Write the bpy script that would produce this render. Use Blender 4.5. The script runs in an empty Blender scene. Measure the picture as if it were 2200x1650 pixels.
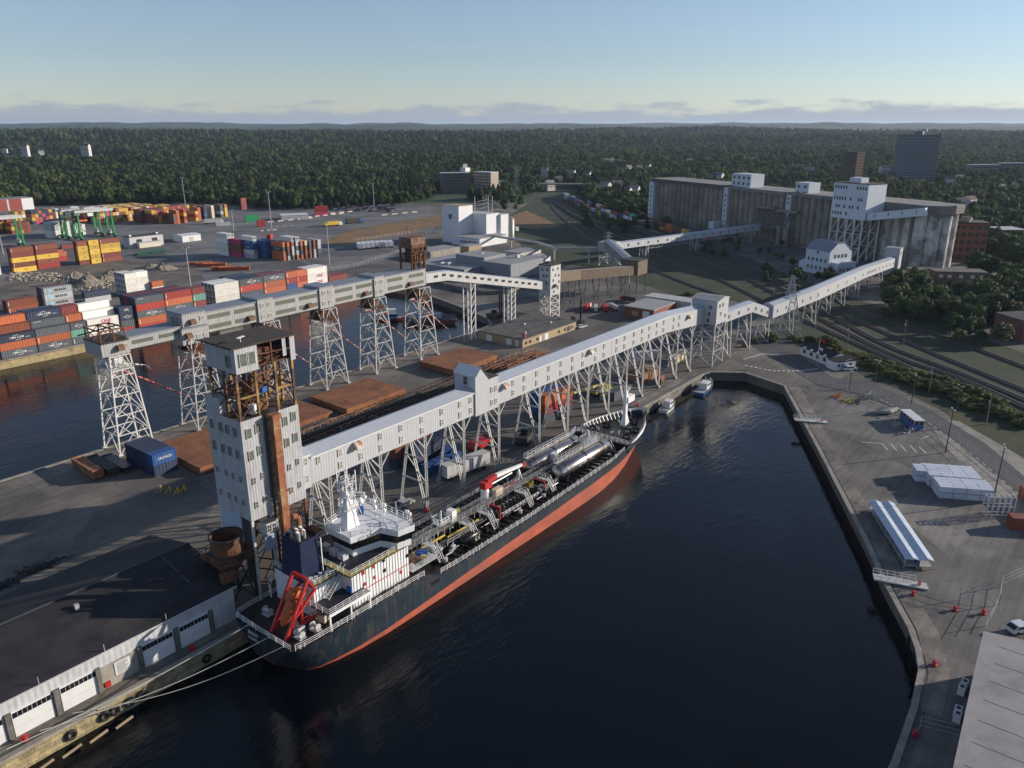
import bpy, math, random
from mathutils import Vector, Matrix, noise as mnoise
R = math.radians
scene = bpy.context.scene
C = scene.collection
random.seed(7)

# ------------------------------------------------------------------ camera, sky, sun, exposure
# world axes: X runs along the piers (towards the head of the basins), Y across them, Z = 0 on the quay
CAM_H, FPX, HORIZ = 75.0, 1680.0, 268.0          # height over the quay, focal length and horizon in photo pixels
PITCH = math.atan((825 - HORIZ) / FPX)
HEAD = R(52)                                      # the view direction is turned from the piers by this
cam_d = bpy.data.cameras.new('camera')
cam = bpy.data.objects.new('camera', cam_d); C.objects.link(cam)
cam.location = (0, 0, CAM_H)
cam.rotation_euler = (R(90) - PITCH, 0, -HEAD)
cam_d.sensor_width = 36.0
cam_d.lens = 36.0 * FPX / 2200.0
cam_d.clip_start = 1.0
cam_d.clip_end = 40000.0
scene.camera = cam

SUN_AZ, SUN_EL = R(-38.0), R(15.0)                # direction towards the sun, measured from +X
sun_d = bpy.data.lights.new('sun', 'SUN')
sun_d.energy = 4.7; sun_d.angle = R(0.53); sun_d.color = (1.0, 0.89, 0.76)
sun = bpy.data.objects.new('sun', sun_d); C.objects.link(sun)
sd = Vector((math.cos(SUN_EL) * math.cos(SUN_AZ), math.cos(SUN_EL) * math.sin(SUN_AZ), math.sin(SUN_EL)))
sun.rotation_euler = sd.to_track_quat('Z', 'Y').to_euler()
sun.location = (0, -200, 300)

world = bpy.data.worlds.new('World'); scene.world = world; world.use_nodes = True
wn, wl = world.node_tree.nodes, world.node_tree.links
bg = wn['Background']; bg.inputs[1].default_value = 0.085
sky = wn.new('ShaderNodeTexSky'); sky.sky_type = 'NISHITA'; sky.sun_disc = False
sky.sun_elevation = SUN_EL; sky.sun_rotation = R(90) - SUN_AZ
sky.altitude = 50; sky.air_density = 1.0; sky.dust_density = 0.0; sky.ozone_density = 3.0
# a low bank of cloud all round the horizon
tc = wn.new('ShaderNodeTexCoord'); sep = wn.new('ShaderNodeSeparateXYZ'); wl.new(tc.outputs['Generated'], sep.inputs[0])
def wmath(op, a, b=None, c=None):
    n = wn.new('ShaderNodeMath'); n.operation = op; n.use_clamp = False
    for i, x in enumerate((a, b, c)):
        if x is None: continue
        if isinstance(x, (int, float)): n.inputs[i].default_value = x
        else: wl.new(x, n.inputs[i])
    return n.outputs[0]
mp = wn.new('ShaderNodeMapping'); mp.inputs['Scale'].default_value = (1, 1, 4.5); wl.new(tc.outputs['Generated'], mp.inputs[0])
nz = wn.new('ShaderNodeTexNoise'); nz.inputs['Scale'].default_value = 15.0; nz.inputs['Detail'].default_value = 9; nz.inputs['Roughness'].default_value = 0.58
wl.new(mp.outputs[0], nz.inputs['Vector'])
nb = wn.new('ShaderNodeTexNoise'); nb.inputs['Scale'].default_value = 2.2; nb.inputs['Detail'].default_value = 3
wl.new(tc.outputs['Generated'], nb.inputs['Vector'])
zz = sep.outputs['Z']
top = wmath('MULTIPLY_ADD', nb.outputs[0], 0.042, 0.002)           # uneven top of the bank
prof = wmath('SUBTRACT', top, zz)
dens = wmath('MULTIPLY_ADD', prof, 52.0, wmath('MULTIPLY_ADD', nz.outputs[0], 3.2, -1.45))
cl = wn.new('ShaderNodeMapRange'); cl.interpolation_type = 'SMOOTHSTEP'; wl.new(dens, cl.inputs[0])
cl.inputs[1].default_value = 0.0; cl.inputs[2].default_value = 0.75; cl.inputs[3].default_value = 0; cl.inputs[4].default_value = 0.8
mix = wn.new('ShaderNodeMix'); mix.data_type = 'RGBA'
wl.new(cl.outputs[0], mix.inputs[0])
hsv = wn.new('ShaderNodeHueSaturation'); hsv.inputs['Saturation'].default_value = 0.74; hsv.inputs['Value'].default_value = 1.12
wl.new(sky.outputs[0], hsv.inputs['Color'])
tint = wn.new('ShaderNodeMix'); tint.data_type = 'RGBA'; tint.blend_type = 'MULTIPLY'; tint.inputs[0].default_value = 1.0; wl.new(hsv.outputs[0], tint.inputs[6]); tint.inputs[7].default_value = (0.94, 0.975, 1.09, 1)
wl.new(tint.outputs[2], mix.inputs[6]); mix.inputs[7].default_value = (3.2, 3.75, 4.6, 1)
wl.new(mix.outputs[2], bg.inputs[0])

vs = scene.view_settings
vs.view_transform = 'Standard'; vs.look = 'None'; vs.exposure = 0.34; vs.gamma = 1.0; vs.use_curve_mapping = False
scene.render.engine = 'CYCLES'
scene.cycles.max_bounces = 4; scene.cycles.diffuse_bounces = 2; scene.cycles.glossy_bounces = 2
scene.cycles.transparent_max_bounces = 8; scene.cycles.volume_bounces = 0

# ------------------------------------------------------------------ image coordinates: where a point of the photograph lies on a level plane
_ct, _st, _ch, _sh = math.cos(PITCH), math.sin(PITCH), math.cos(HEAD), math.sin(HEAD)
def _ray(x, y):
    a, b = (x - 1100) / FPX, (y - 825) / FPX
    X, Y, Z = a, _ct - b * _st, -_st - b * _ct
    return Vector((X * _ch + Y * _sh, -X * _sh + Y * _ch, Z))
def G(x, y, z=0.0):
    r = _ray(x, y); return Vector((0, 0, CAM_H)) + r * ((z - CAM_H) / r.z)
def fwd(d, s):                                     # ground point at distance d ahead of the camera, s to its right
    return Vector((d * _sh + s * _ch, d * _ch - s * _sh, 0))

# ------------------------------------------------------------------ materials
MATS = {}
def mat(name, col, rough=0.7, metal=0.0, var=0.12, scale=0.6, bump=0.0, bscale=3.0, rib=None, col2=None, thr=(0.4, 0.6), rnd=0.0, spec=None, ribs=0.3, streak=0.0, pave=0.0):
    if name in MATS: return MATS[name]
    m = bpy.data.materials.new(name); m.use_nodes = True; MATS[name] = m
    n, l = m.node_tree.nodes, m.node_tree.links
    b = n['Principled BSDF']; b.inputs['Roughness'].default_value = rough; b.inputs['Metallic'].default_value = metal
    if spec is not None: b.inputs['Specular IOR Level'].default_value = spec
    geo = n.new('ShaderNodeNewGeometry')
    def noise(s, det=5, ro=0.6, vec=None):
        t = n.new('ShaderNodeTexNoise'); t.inputs['Scale'].default_value = s; t.inputs['Detail'].default_value = det; t.inputs['Roughness'].default_value = ro
        l.new(vec or geo.outputs['Position'], t.inputs['Vector']); return t.outputs[0]
    def rgb(c): return (c[0], c[1], c[2], 1)
    def mixc(f, a, c, op='MIX'):
        x = n.new('ShaderNodeMix'); x.data_type = 'RGBA'; x.blend_type = op
        if isinstance(f, float): x.inputs[0].default_value = f
        else: l.new(f, x.inputs[0])
        for i, k in ((6, a), (7, c)):
            if isinstance(k, tuple): x.inputs[i].default_value = rgb(k)
            else: l.new(k, x.inputs[i])
        return x.outputs[2]
    def ramp(f, lo, hi, a=0.0, c=1.0):
        r = n.new('ShaderNodeMapRange'); l.new(f, r.inputs[0])
        for i, k in enumerate((lo, hi, a, c)): r.inputs[i + 1].default_value = k
        return r.outputs[0]
    c = mixc(ramp(noise(scale), 0.3, 0.7), tuple(k * (1 - var) for k in col), tuple(min(1, k * (1 + var)) for k in col))
    if col2: c = mixc(ramp(noise(scale * 0.37, 8, 0.65), thr[0], thr[1]), c, col2)
    if streak:
        mpn = n.new('ShaderNodeMapping'); mpn.inputs['Scale'].default_value = (1.6, 1.6, 0.12); l.new(geo.outputs['Position'], mpn.inputs[0])
        c = mixc(ramp(noise(1.0, 6, 0.6, mpn.outputs[0]), 0.50, 0.72, 0.0, streak), c, (0.16, 0.10, 0.06))
    if pave:                                        # mended patches, joints, cracks and wheel marks of worn paving
        vo = n.new('ShaderNodeTexVoronoi'); vo.inputs['Scale'].default_value = 0.055; vo.distance = 'CHEBYCHEV'; l.new(geo.outputs['Position'], vo.inputs['Vector'])
        sc = n.new('ShaderNodeSeparateColor'); l.new(vo.outputs['Color'], sc.inputs[0]); c = mixc(1.0, c, ramp(sc.outputs[0], 0, 1, 1 - .30 * pave, 1 + .34 * pave), 'MULTIPLY')
        for scl, wd, dk in ((0.05, 0.010, .74), (0.16, 0.014, .82)):
            wp = n.new('ShaderNodeMix'); wp.data_type = 'VECTOR'; nn = n.new('ShaderNodeTexNoise'); nn.inputs['Scale'].default_value = .25; nn.inputs['Detail'].default_value = 4; l.new(geo.outputs['Position'], nn.inputs['Vector'])
            ad = n.new('ShaderNodeVectorMath'); ad.operation = 'MULTIPLY_ADD'; l.new(nn.outputs['Color'], ad.inputs[0]); ad.inputs[1].default_value = (3.0, 3.0, 0); l.new(geo.outputs['Position'], ad.inputs[2])
            ve = n.new('ShaderNodeTexVoronoi'); ve.feature = 'DISTANCE_TO_EDGE'; ve.inputs['Scale'].default_value = scl; l.new(ad.outputs[0], ve.inputs['Vector']); c = mixc(1.0, c, ramp(ve.outputs['Distance'], 0, wd, dk, 1.0), 'MULTIPLY')
        ms = n.new('ShaderNodeMapping'); ms.inputs['Scale'].default_value = (0.03, 0.9, 1); l.new(geo.outputs['Position'], ms.inputs[0]); c = mixc(1.0, c, ramp(noise(1.0, 4, .6, ms.outputs[0]), .35, .7, .82, 1.18), 'MULTIPLY')
        c = mixc(ramp(noise(.35, 3, .5), .66, .74, 0, .5 * pave), c, (.018, .018, .02))
    if rnd:
        oi = n.new('ShaderNodeObjectInfo'); c = mixc(1.0, c, ramp(oi.outputs['Random'], 0, 1, 1 - rnd, 1 + rnd), 'MULTIPLY')
    l.new(c, b.inputs['Base Color'])
    hts = []
    if bump: hts.append((noise(bscale, 6), bump))
    if rib:
        sx = n.new('ShaderNodeSeparateXYZ'); l.new(geo.outputs['Position'], sx.inputs[0])
        wv = n.new('ShaderNodeMath'); wv.operation = 'MULTIPLY'; wv.inputs[1].default_value = 6.283 / ribs
        l.new(sx.outputs['XYZ'.index(rib)], wv.inputs[0])
        sn = n.new('ShaderNodeMath'); sn.operation = 'SINE'; l.new(wv.outputs[0], sn.inputs[0]); hts.append((sn.outputs[0], 0.16))
    prev = None
    for h, s in hts:
        bp = n.new('ShaderNodeBump'); bp.inputs['Strength'].default_value = s; bp.inputs['Distance'].default_value = 0.1 if rib else 0.3
        l.new(h, bp.inputs['Height'])
        if prev: l.new(prev, bp.inputs['Normal'])
        prev = bp.outputs[0]
    if prev: l.new(prev, b.inputs['Normal'])
    return m

# ------------------------------------------------------------------ mesh builder
class MB:
    def __init__(s, o=(0, 0, 0), aff=(1.0, 0.0)): s.v = []; s.f = []; s.m = []; s.o = Vector(o); s.k, s.dz = aff
    def add(s, vs, fs, m=0):
        k = len(s.v); s.v += [tuple(p) for p in vs]; s.f += [tuple(i + k for i in f) for f in fs]; s.m += [m] * len(fs); return s
    def box(s, x0, x1, y0, y1, z0, z1, m=0):
        return s.add([(x, y, z) for z in (z0, z1) for y in (y0, y1) for x in (x0, x1)],
                     [(0, 2, 3, 1), (4, 5, 7, 6), (0, 1, 5, 4), (2, 6, 7, 3), (0, 4, 6, 2), (1, 3, 7, 5)], m)
    def ob(s, c, sz, rz=0, m=0, tilt=None):
        M_ = Matrix.Rotation(rz, 3, 'Z')
        if tilt is not None: M_ = M_ @ Matrix.Rotation(tilt[1], 3, tilt[0])
        h = [k / 2 for k in sz]; c = Vector(c)
        return s.add([c + M_ @ Vector((x * h[0], y * h[1], z * h[2])) for z in (-1, 1) for y in (-1, 1) for x in (-1, 1)],
                     [(0, 2, 3, 1), (4, 5, 7, 6), (0, 1, 5, 4), (2, 6, 7, 3), (0, 4, 6, 2), (1, 3, 7, 5)], m)
    def bar(s, p, q, w=0.2, m=0, n=4, w2=None, cap=True):
        p, q = Vector(p), Vector(q); d = q - p
        if d.length < 1e-6: return s
        a = d.orthogonal() if abs(d.normalized().z) < 0.95 else Vector((1, 0, 0)).cross(d)
        if abs(d.normalized().z) < 0.95: a = d.cross(Vector((0, 0, 1)))
        a.normalize(); b = d.normalized().cross(a); w2 = w if w2 is None else w2
        k0 = math.pi / n if n == 4 else 0; r0 = w / 2 * (1.414 if n == 4 else 1); r1 = w2 / 2 * (1.414 if n == 4 else 1)
        vs = [p + (a * math.cos(k0 + 2 * math.pi * i / n) + b * math.sin(k0 + 2 * math.pi * i / n)) * r0 for i in range(n)] + \
             [q + (a * math.cos(k0 + 2 * math.pi * i / n) + b * math.sin(k0 + 2 * math.pi * i / n)) * r1 for i in range(n)]
        fs = [(i, (i + 1) % n, n + (i + 1) % n, n + i) for i in range(n)]
        if cap: fs += [tuple(range(n - 1, -1, -1)), tuple(range(n, 2 * n))]
        return s.add(vs, fs, m)
    def path(s, pts, w=0.1, m=0, n=4):
        for a, b in zip(pts, pts[1:]): s.bar(a, b, w, m, n)
        return s
    def prism(s, pts, z0, z1, m=0, mt=None):
        n = len(pts); s.add([(p[0], p[1], z0) for p in pts] + [(p[0], p[1], z1) for p in pts],
                            [(i, (i + 1) % n, n + (i + 1) % n, n + i) for i in range(n)] + [tuple(range(n - 1, -1, -1))], m)
        return s.add([(p[0], p[1], z1) for p in pts], [tuple(range(n))], m if mt is None else mt)
    def xprism(s, prof, x0, x1, m=0):              # profile in (y, z), extruded along x
        n = len(prof); return s.add([(x0, p[0], p[1]) for p in prof] + [(x1, p[0], p[1]) for p in prof],
                            [(i, n + i, n + (i + 1) % n, (i + 1) % n) for i in range(n)] + [tuple(range(n)), tuple(range(2 * n - 1, n - 1, -1))], m)
    def yprism(s, prof, y0, y1, m=0):              # profile in (x, z), extruded along y
        n = len(prof); return s.add([(p[0], y0, p[1]) for p in prof] + [(p[0], y1, p[1]) for p in prof],
                            [(i, (i + 1) % n, n + (i + 1) % n, n + i) for i in range(n)] + [tuple(range(n - 1, -1, -1)), tuple(range(n, 2 * n))], m)
    def lathe(s, prof, c=(0, 0, 0), n=16, m=0, ax='Z', a0=0, a1=2 * math.pi):
        c = Vector(c); k = len(prof); full = abs(a1 - a0 - 2 * math.pi) < 1e-6; nn = n if full else n + 1; vs = []
        for i in range(nn):
            a = a0 + (a1 - a0) * i / n
            for r, h in prof:
                x, y = r * math.cos(a), r * math.sin(a)
                vs.append(c + (Vector((x, y, h)) if ax == 'Z' else Vector((h, x, y)) if ax == 'X' else Vector((x, h, y))))
        fs = []
        for i in range(n):
            j = (i + 1) % nn
            for t in range(k - 1): fs.append((i * k + t, j * k + t, j * k + t + 1, i * k + t + 1) if ax != 'Y' else (i * k + t, i * k + t + 1, j * k + t + 1, j * k + t))
        return s.add(vs, fs, m)
    def rail(s, pts, h=1.0, sp=1.6, w=0.07, rows=(0.5, 1.0), m=0):
        pts = [Vector(p) for p in pts]
        for a, b in zip(pts, pts[1:]):
            L = (b - a).length; n = max(1, int(L / sp + 0.5))
            for i in range(n + 1):
                p = a.lerp(b, i / n); s.bar(p, p + Vector((0, 0, h)), w, m, 4, cap=False)
            for r in rows: s.bar(a + Vector((0, 0, h * r)), b + Vector((0, 0, h * r)), w * 0.85, m, 4, cap=False)
        return s
    def mesh(s, name, mats, smooth=False):
        me = bpy.data.meshes.new(name); me.from_pydata([(p[0] * s.k - s.o.x, p[1] * s.k - s.o.y, p[2] * s.k + s.dz - s.o.z) for p in s.v], [], s.f)
        for k in (mats if isinstance(mats, (list, tuple)) else [mats]): me.materials.append(k)
        if len(me.materials) > 1: me.polygons.foreach_set('material_index', s.m)
        if smooth: me.polygons.foreach_set('use_smooth', [True] * len(s.f))
        me.update(); return me
    def obj(s, name, mats, parent=None, smooth=False):
        o = bpy.data.objects.new(name, s.mesh(name, mats, smooth)); C.objects.link(o)
        if parent: o.parent = parent
        else: o.location = s.o
        return o

def put(name, me, parent=None, loc=(0, 0, 0), rz=0, sc=None):
    o = bpy.data.objects.new(name, me); C.objects.link(o); o.location = loc; o.rotation_euler = (0, 0, rz)
    if sc: o.scale = sc
    if parent: o.parent = parent
    return o
def tag(o, label, cat, group=None):
    o['label'] = label; o['category'] = cat
    if group: o['group'] = group
    return o
def thing(name, label, cat, loc=(0, 0, 0), rz=0, group=None):
    o = bpy.data.objects.new(name, None); C.objects.link(o); o.location = loc; o.rotation_euler = (0, 0, rz); o.empty_display_size = 0.5
    return tag(o, label, cat, group)
def struct(o): o['kind'] = 'structure'; return o
def stuff(o): o['kind'] = 'stuff'; return o
def dup(o, loc, rz=0, label=None, group=None, sc=None):
    def cp(x, par):
        y = x.copy(); C.objects.link(y); y.parent = par
        for ch in x.children: cp(ch, y)
        return y
    r = cp(o, None); r.location = loc; r.rotation_euler = (0, 0, rz)
    if sc: r.scale = sc
    if label: r['label'] = label
    if group: r['group'] = group
    return r
_tx = {}
def text_mesh(t, size, m, ext=0.01):
    k = (t, size, m.name)
    if k not in _tx:
        cu = bpy.data.curves.new('lettering', 'FONT'); cu.body = t; cu.size = size; cu.extrude = ext; cu.align_x = 'CENTER'; cu.align_y = 'CENTER'; cu.offset = size * 0.012
        o = bpy.data.objects.new('lettering', cu); C.objects.link(o)
        dg = bpy.context.evaluated_depsgraph_get(); me = bpy.data.meshes.new_from_object(o.evaluated_get(dg))
        me.materials.clear(); me.materials.append(m); bpy.data.objects.remove(o); bpy.data.curves.remove(cu); _tx[k] = me
    return _tx[k]
def text_on(t, size, m, loc, rz, parent, name='lettering', tilt=R(90)):
    o = put(name, text_mesh(t, size, m), parent, loc); o.rotation_euler = (tilt, 0, rz); return o

# common materials
WHITE = mat('white_paint', (0.68, 0.68, 0.67), 0.5, var=0.05)
WHITE_OLD = mat('weathered_white', (0.50, 0.50, 0.49), 0.7, var=0.10, streak=0.35)
CLAD = mat('white_metal_siding', (0.47, 0.48, 0.49), 0.45, var=0.04, rib='X', ribs=0.6, streak=0.10)
CLADY = mat('white_metal_siding_end', (0.47, 0.48, 0.49), 0.45, var=0.04, rib='Y', ribs=0.6, streak=0.10)
CLAD_GREY = mat('grey_metal_siding', (0.36, 0.36, 0.35), 0.55, var=0.08, rib='X', ribs=0.7, streak=0.25)
ROOF_W = mat('pale_metal_roof', (0.40, 0.43, 0.48), 0.4, var=0.05, rib='X', ribs=0.6)
ROOF_G = mat('grey_metal_roof', (0.22, 0.24, 0.28), 0.5, var=0.10, rib='X', ribs=0.8)
TAR = mat('tar_roof', (0.045, 0.045, 0.05), 0.9, var=0.25, scale=0.3)
TAR_BR = mat('brown_tar_roof', (0.055, 0.042, 0.035), 0.9, var=0.3, scale=0.5)
STEEL = mat('galvanised_steel', (0.42, 0.42, 0.41), 0.55, 0.25, var=0.15, scale=1.0, col2=(0.30, 0.25, 0.21), thr=(0.55, 0.75))
STEEL_W = mat('white_steel', (0.62, 0.61, 0.58), 0.55, 0.0, var=0.12, scale=1.2, col2=(0.30, 0.20, 0.14), thr=(0.62, 0.8))
DARK_STEEL = mat('dark_steel', (0.05, 0.045, 0.042), 0.7, 0.2, var=0.3, scale=1.5)
RUST = mat('rusty_steel', (0.17, 0.07, 0.035), 0.9, 0.0, var=0.35, scale=1.1, col2=(0.055, 0.028, 0.02), thr=(0.45, 0.7))
RUST_O = mat('orange_rust', (0.27, 0.095, 0.045), 0.85, 0.0, var=0.3, scale=1.2, col2=(0.38, 0.25, 0.12), thr=(0.48, 0.62))
YRUST = mat('yellow_rusty_paint', (0.40, 0.24, 0.065), 0.75, 0.0, var=0.25, scale=0.9, col2=(0.09, 0.045, 0.03), thr=(0.42, 0.56))
BLACK = mat('black_paint', (0.012, 0.012, 0.013), 0.45, var=0.3, scale=2)
GLASS = mat('dark_glass', (0.012, 0.015, 0.02), 0.08, var=0.1, spec=0.8)
PANE = mat('window_glass', (0.05, 0.055, 0.06), 0.15, var=0.4, scale=0.8, spec=0.7)
PANE_TAN = mat('dusty_window_glass', (0.26, 0.22, 0.17), 0.35, var=0.4, scale=0.7)
LOUVRE = mat('green_grey_louvre', (0.16, 0.17, 0.13), 0.6, var=0.15, scale=2)
RED = mat('red_paint', (0.45, 0.02, 0.018), 0.45, var=0.15)
YELLOW = mat('yellow_paint', (0.62, 0.42, 0.03), 0.5, var=0.15)
BLUE = mat('blue_paint', (0.02, 0.10, 0.33), 0.45, var=0.15)
CONC = mat('concrete', (0.30, 0.275, 0.235), 0.9, var=0.2, scale=0.5, bump=0.3, col2=(0.20, 0.19, 0.165), thr=(0.5, 0.65))
CONC_D = mat('dark_concrete', (0.15, 0.14, 0.125), 0.9, var=0.3, scale=0.7, bump=0.3, col2=(0.07, 0.07, 0.06), thr=(0.5, 0.7), streak=0.4)
RUBBER = mat('rubber', (0.012, 0.012, 0.012), 0.8, var=0.2)
LIME = mat('hi_vis_paint', (0.45, 0.60, 0.03), 0.6)
ORANGE = mat('orange_paint', (0.72, 0.14, 0.02), 0.5, var=0.12)
GREEN = mat('green_paint', (0.02, 0.22, 0.07), 0.5, var=0.15)
BRICK = mat('red_brick', (0.23, 0.075, 0.045), 0.85, var=0.2, scale=2)
TANBRICK = mat('tan_brick', (0.36, 0.27, 0.17), 0.85, var=0.15, scale=2)
NAVY = mat('navy_paint', (0.012, 0.022, 0.06), 0.4, var=0.2)
# ------------------------------------------------------------------ the setting: water, ground, quays, hills
from mathutils.geometry import tessellate_polygon
def water_mat():
    m = bpy.data.materials.new('harbour_water'); m.use_nodes = True; n, l = m.node_tree.nodes, m.node_tree.links
    b = n['Principled BSDF']; b.inputs['Base Color'].default_value = (0.0010, 0.0026, 0.0050, 1); b.inputs['Roughness'].default_value = 0.06
    b.inputs['IOR'].default_value = 1.33
    g = n.new('ShaderNodeNewGeometry'); mp = n.new('ShaderNodeMapping'); mp.inputs['Rotation'].default_value = (0, 0, R(20)); mp.inputs['Scale'].default_value = (0.55, 1.5, 1)
    l.new(g.outputs['Position'], mp.inputs[0])
    t1 = n.new('ShaderNodeTexNoise'); t1.inputs['Scale'].default_value = 0.55; t1.inputs['Detail'].default_value = 5; t1.inputs['Roughness'].default_value = 0.55; l.new(mp.outputs[0], t1.inputs['Vector'])
    t2 = n.new('ShaderNodeTexNoise'); t2.inputs['Scale'].default_value = 0.05; t2.inputs['Detail'].default_value = 3; l.new(g.outputs['Position'], t2.inputs['Vector'])
    r = n.new('ShaderNodeMapRange'); l.new(t2.outputs[0], r.inputs[0]); r.inputs[1].default_value = 0.35; r.inputs[2].default_value = 0.65; r.inputs[3].default_value = 0.25; r.inputs[4].default_value = 1.0
    mu = n.new('ShaderNodeMath'); mu.operation = 'MULTIPLY'; l.new(t1.outputs[0], mu.inputs[0]); l.new(r.outputs[0], mu.inputs[1])
    bp = n.new('ShaderNodeBump'); bp.inputs['Strength'].default_value = 0.38; bp.inputs['Distance'].default_value = 0.42; l.new(mu.outputs[0], bp.inputs['Height']); l.new(bp.outputs[0], b.inputs['Normal'])
    return m
WATER = water_mat()
WZ = -3.0
w = MB(); w.add([(-9000, -9000, WZ), (16000, -9000, WZ), (16000, 16000, WZ), (-9000, 16000, WZ)], [(0, 1, 2, 3)])
struct(w.obj('water', WATER))

near_basin = [(-690, 98), (224, 98), (227, 97), (233.5, 88), (228, 73), (186, 49.7), (144, 27), (133.8, 22), (121, 14.8), (116, 12.6), (111, 11.1), (102, 10.2), (90, 9.8), (72, 10.6), (30, 16), (-20, 24), (-90, 18), (-200, -40), (-690, -60)]
left_basin = [(-690, 289), (262, 289), (262, 262), (250, 226), (240, 200), (232, 191), (213, 189), (60, 186), (-690, 186)]
ASPH = mat('worn_asphalt', (0.108, 0.099, 0.089), 0.92, pave=.7, var=0.35, scale=0.06, col2=(0.20, 0.175, 0.145), thr=(0.48, 0.62), bump=0.12, bscale=1.2)
YARD = mat('terminal_asphalt', (0.165, 0.162, 0.160), 0.9, pave=.6, var=0.18, scale=0.04, col2=(0.085, 0.085, 0.09), thr=(0.5, 0.62))
QUAYTOP = mat('quay_concrete_top', (0.22, 0.19, 0.16), 0.92, pave=.6, var=0.3, scale=0.25, col2=(0.11, 0.10, 0.09), thr=(0.45, 0.62), bump=0.15)
PIERTOP = mat('patched_pier_asphalt', (0.135, 0.125, 0.115), 0.92, pave=1.0, var=0.35, scale=0.09, col2=(0.21, 0.19, 0.165), thr=(0.55, 0.66), bump=0.12, bscale=1.5)
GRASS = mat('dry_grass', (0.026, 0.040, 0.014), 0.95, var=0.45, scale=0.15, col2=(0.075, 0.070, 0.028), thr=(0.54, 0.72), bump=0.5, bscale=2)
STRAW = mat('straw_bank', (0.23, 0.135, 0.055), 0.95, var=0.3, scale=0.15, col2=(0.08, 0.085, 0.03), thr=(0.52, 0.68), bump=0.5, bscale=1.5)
BALLAST = mat('ballast', (0.070, 0.058, 0.050), 0.95, var=0.3, scale=0.5, col2=(0.045, 0.048, 0.026), thr=(0.5, 0.66), bump=0.6, bscale=4)
DIRT = mat('dirt', (0.17, 0.145, 0.115), 0.95, var=0.3, scale=0.12, col2=(0.085, 0.078, 0.068), thr=(0.48, 0.6), bump=0.6, bscale=0.8)
ROAD = mat('road_asphalt', (0.075, 0.077, 0.082), 0.9, var=0.15, scale=0.1)
PAINT = mat('road_paint', (0.62, 0.62, 0.60), 0.8, var=0.2, scale=1.5)
STONE_Y = mat('yellow_granite', (0.34, 0.275, 0.15), 0.9, var=0.25, scale=0.8, bump=0.4, bscale=3, col2=(0.16, 0.14, 0.09), thr=(0.5, 0.7), rnd=0.25, streak=0.3)

def sheet(name, loops, z, m, kind=True):
    vv = [Vector((p[0], p[1], z)) for lp in loops for p in lp]
    tris = tessellate_polygon([[Vector((p[0], p[1], 0)) for p in lp] for lp in loops])
    me = bpy.data.meshes.new(name); me.from_pydata([tuple(p) for p in vv], [], [tuple(t) for t in tris]); me.materials.append(m)
    if me.polygons and sum(p.normal.z for p in me.polygons) < 0: me.flip_normals()
    o = bpy.data.objects.new(name, me); C.objects.link(o)
    return struct(o) if kind else o
def pxs(pts, z=0.0): return [tuple(G(x, y, z))[:2] for x, y in pts]
sheet('ground', [[(-1000, -900), (1500, -900), (1500, 1500), (-1000, 1500)], near_basin, left_basin], 0.0, ASPH)

def wall(name, pts, m, zb=-6.0, cope=0.35, out=1):
    o = MB(); n = len(pts)
    for i in range(n - 1):
        a, b = Vector(pts[i] + (0,)), Vector(pts[i + 1] + (0,)); o.add([a + Vector((0, 0, zb)), b + Vector((0, 0, zb)), b + Vector((0, 0, -0.02)), a + Vector((0, 0, -0.02))], [(0, 1, 2, 3)])
    ob = o.obj(name, m); k = MB()
    for i in range(n - 1):
        a, b = Vector(pts[i] + (0,)), Vector(pts[i + 1] + (0,)); d = (b - a); L = d.length; d.normalize(); q = d.cross(Vector((0, 0, 1)))
        c = (a + b) / 2; k.ob((c.x - q.x * 0.3 * out, c.y - q.y * 0.3 * out, 0.0), (L, 0.9, cope), math.atan2(d.y, d.x))
    k.obj('coping', CONC, ob)
    return ob
# the quay under the tanker: courses of yellowish granite blocks where they can be told apart, plain wall beyond
qn = tag(wall('quay_wall', [(-150, 98), (224, 98), (227, 97)], CONC_D, out=-1), 'granite block quay wall running under the navy tanker', 'quay wall')
bl = [MB().box(-0.5 * L + 0.015, 0.5 * L - 0.015, -0.28, 0.0, 0.02, 0.60).mesh('block', STONE_Y) for L in (1.3, 1.6, 1.9)]
for r_ in range(5):
    x = 14.0 + 0.5 * (r_ % 2)
    while x < 62:
        k = random.randrange(3); L = (1.3, 1.6, 1.9)[k]
        put('block', bl[k], qn, (x + L / 2, 97.99 - random.uniform(0, 0.06), -0.82 - 0.62 * r_)); x += L
tag(wall('quay_wall', [(227, 97), (233.5, 88), (228, 73), (186, 49.7), (144, 27), (133.8, 22), (121, 14.8), (116, 12.6), (111, 11.1), (102, 10.2), (90, 9.8), (72, 10.6), (30, 16)], CONC_D, out=-1), 'stained concrete quay wall curving along the right hand pier', 'quay wall')
tag(wall('quay_wall', [(-150, 186), (60, 186), (213, 189), (232, 191), (240, 200), (250, 226), (262, 262)], CONC_D), 'concrete quay wall below the lattice legs of the long grey gallery', 'quay wall')
ql = tag(wall('quay_wall', [(-150, 289), (262, 289), (262, 262)], STONE_Y, out=-1), 'tan concrete quay wall below the stacked containers', 'quay wall')

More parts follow.
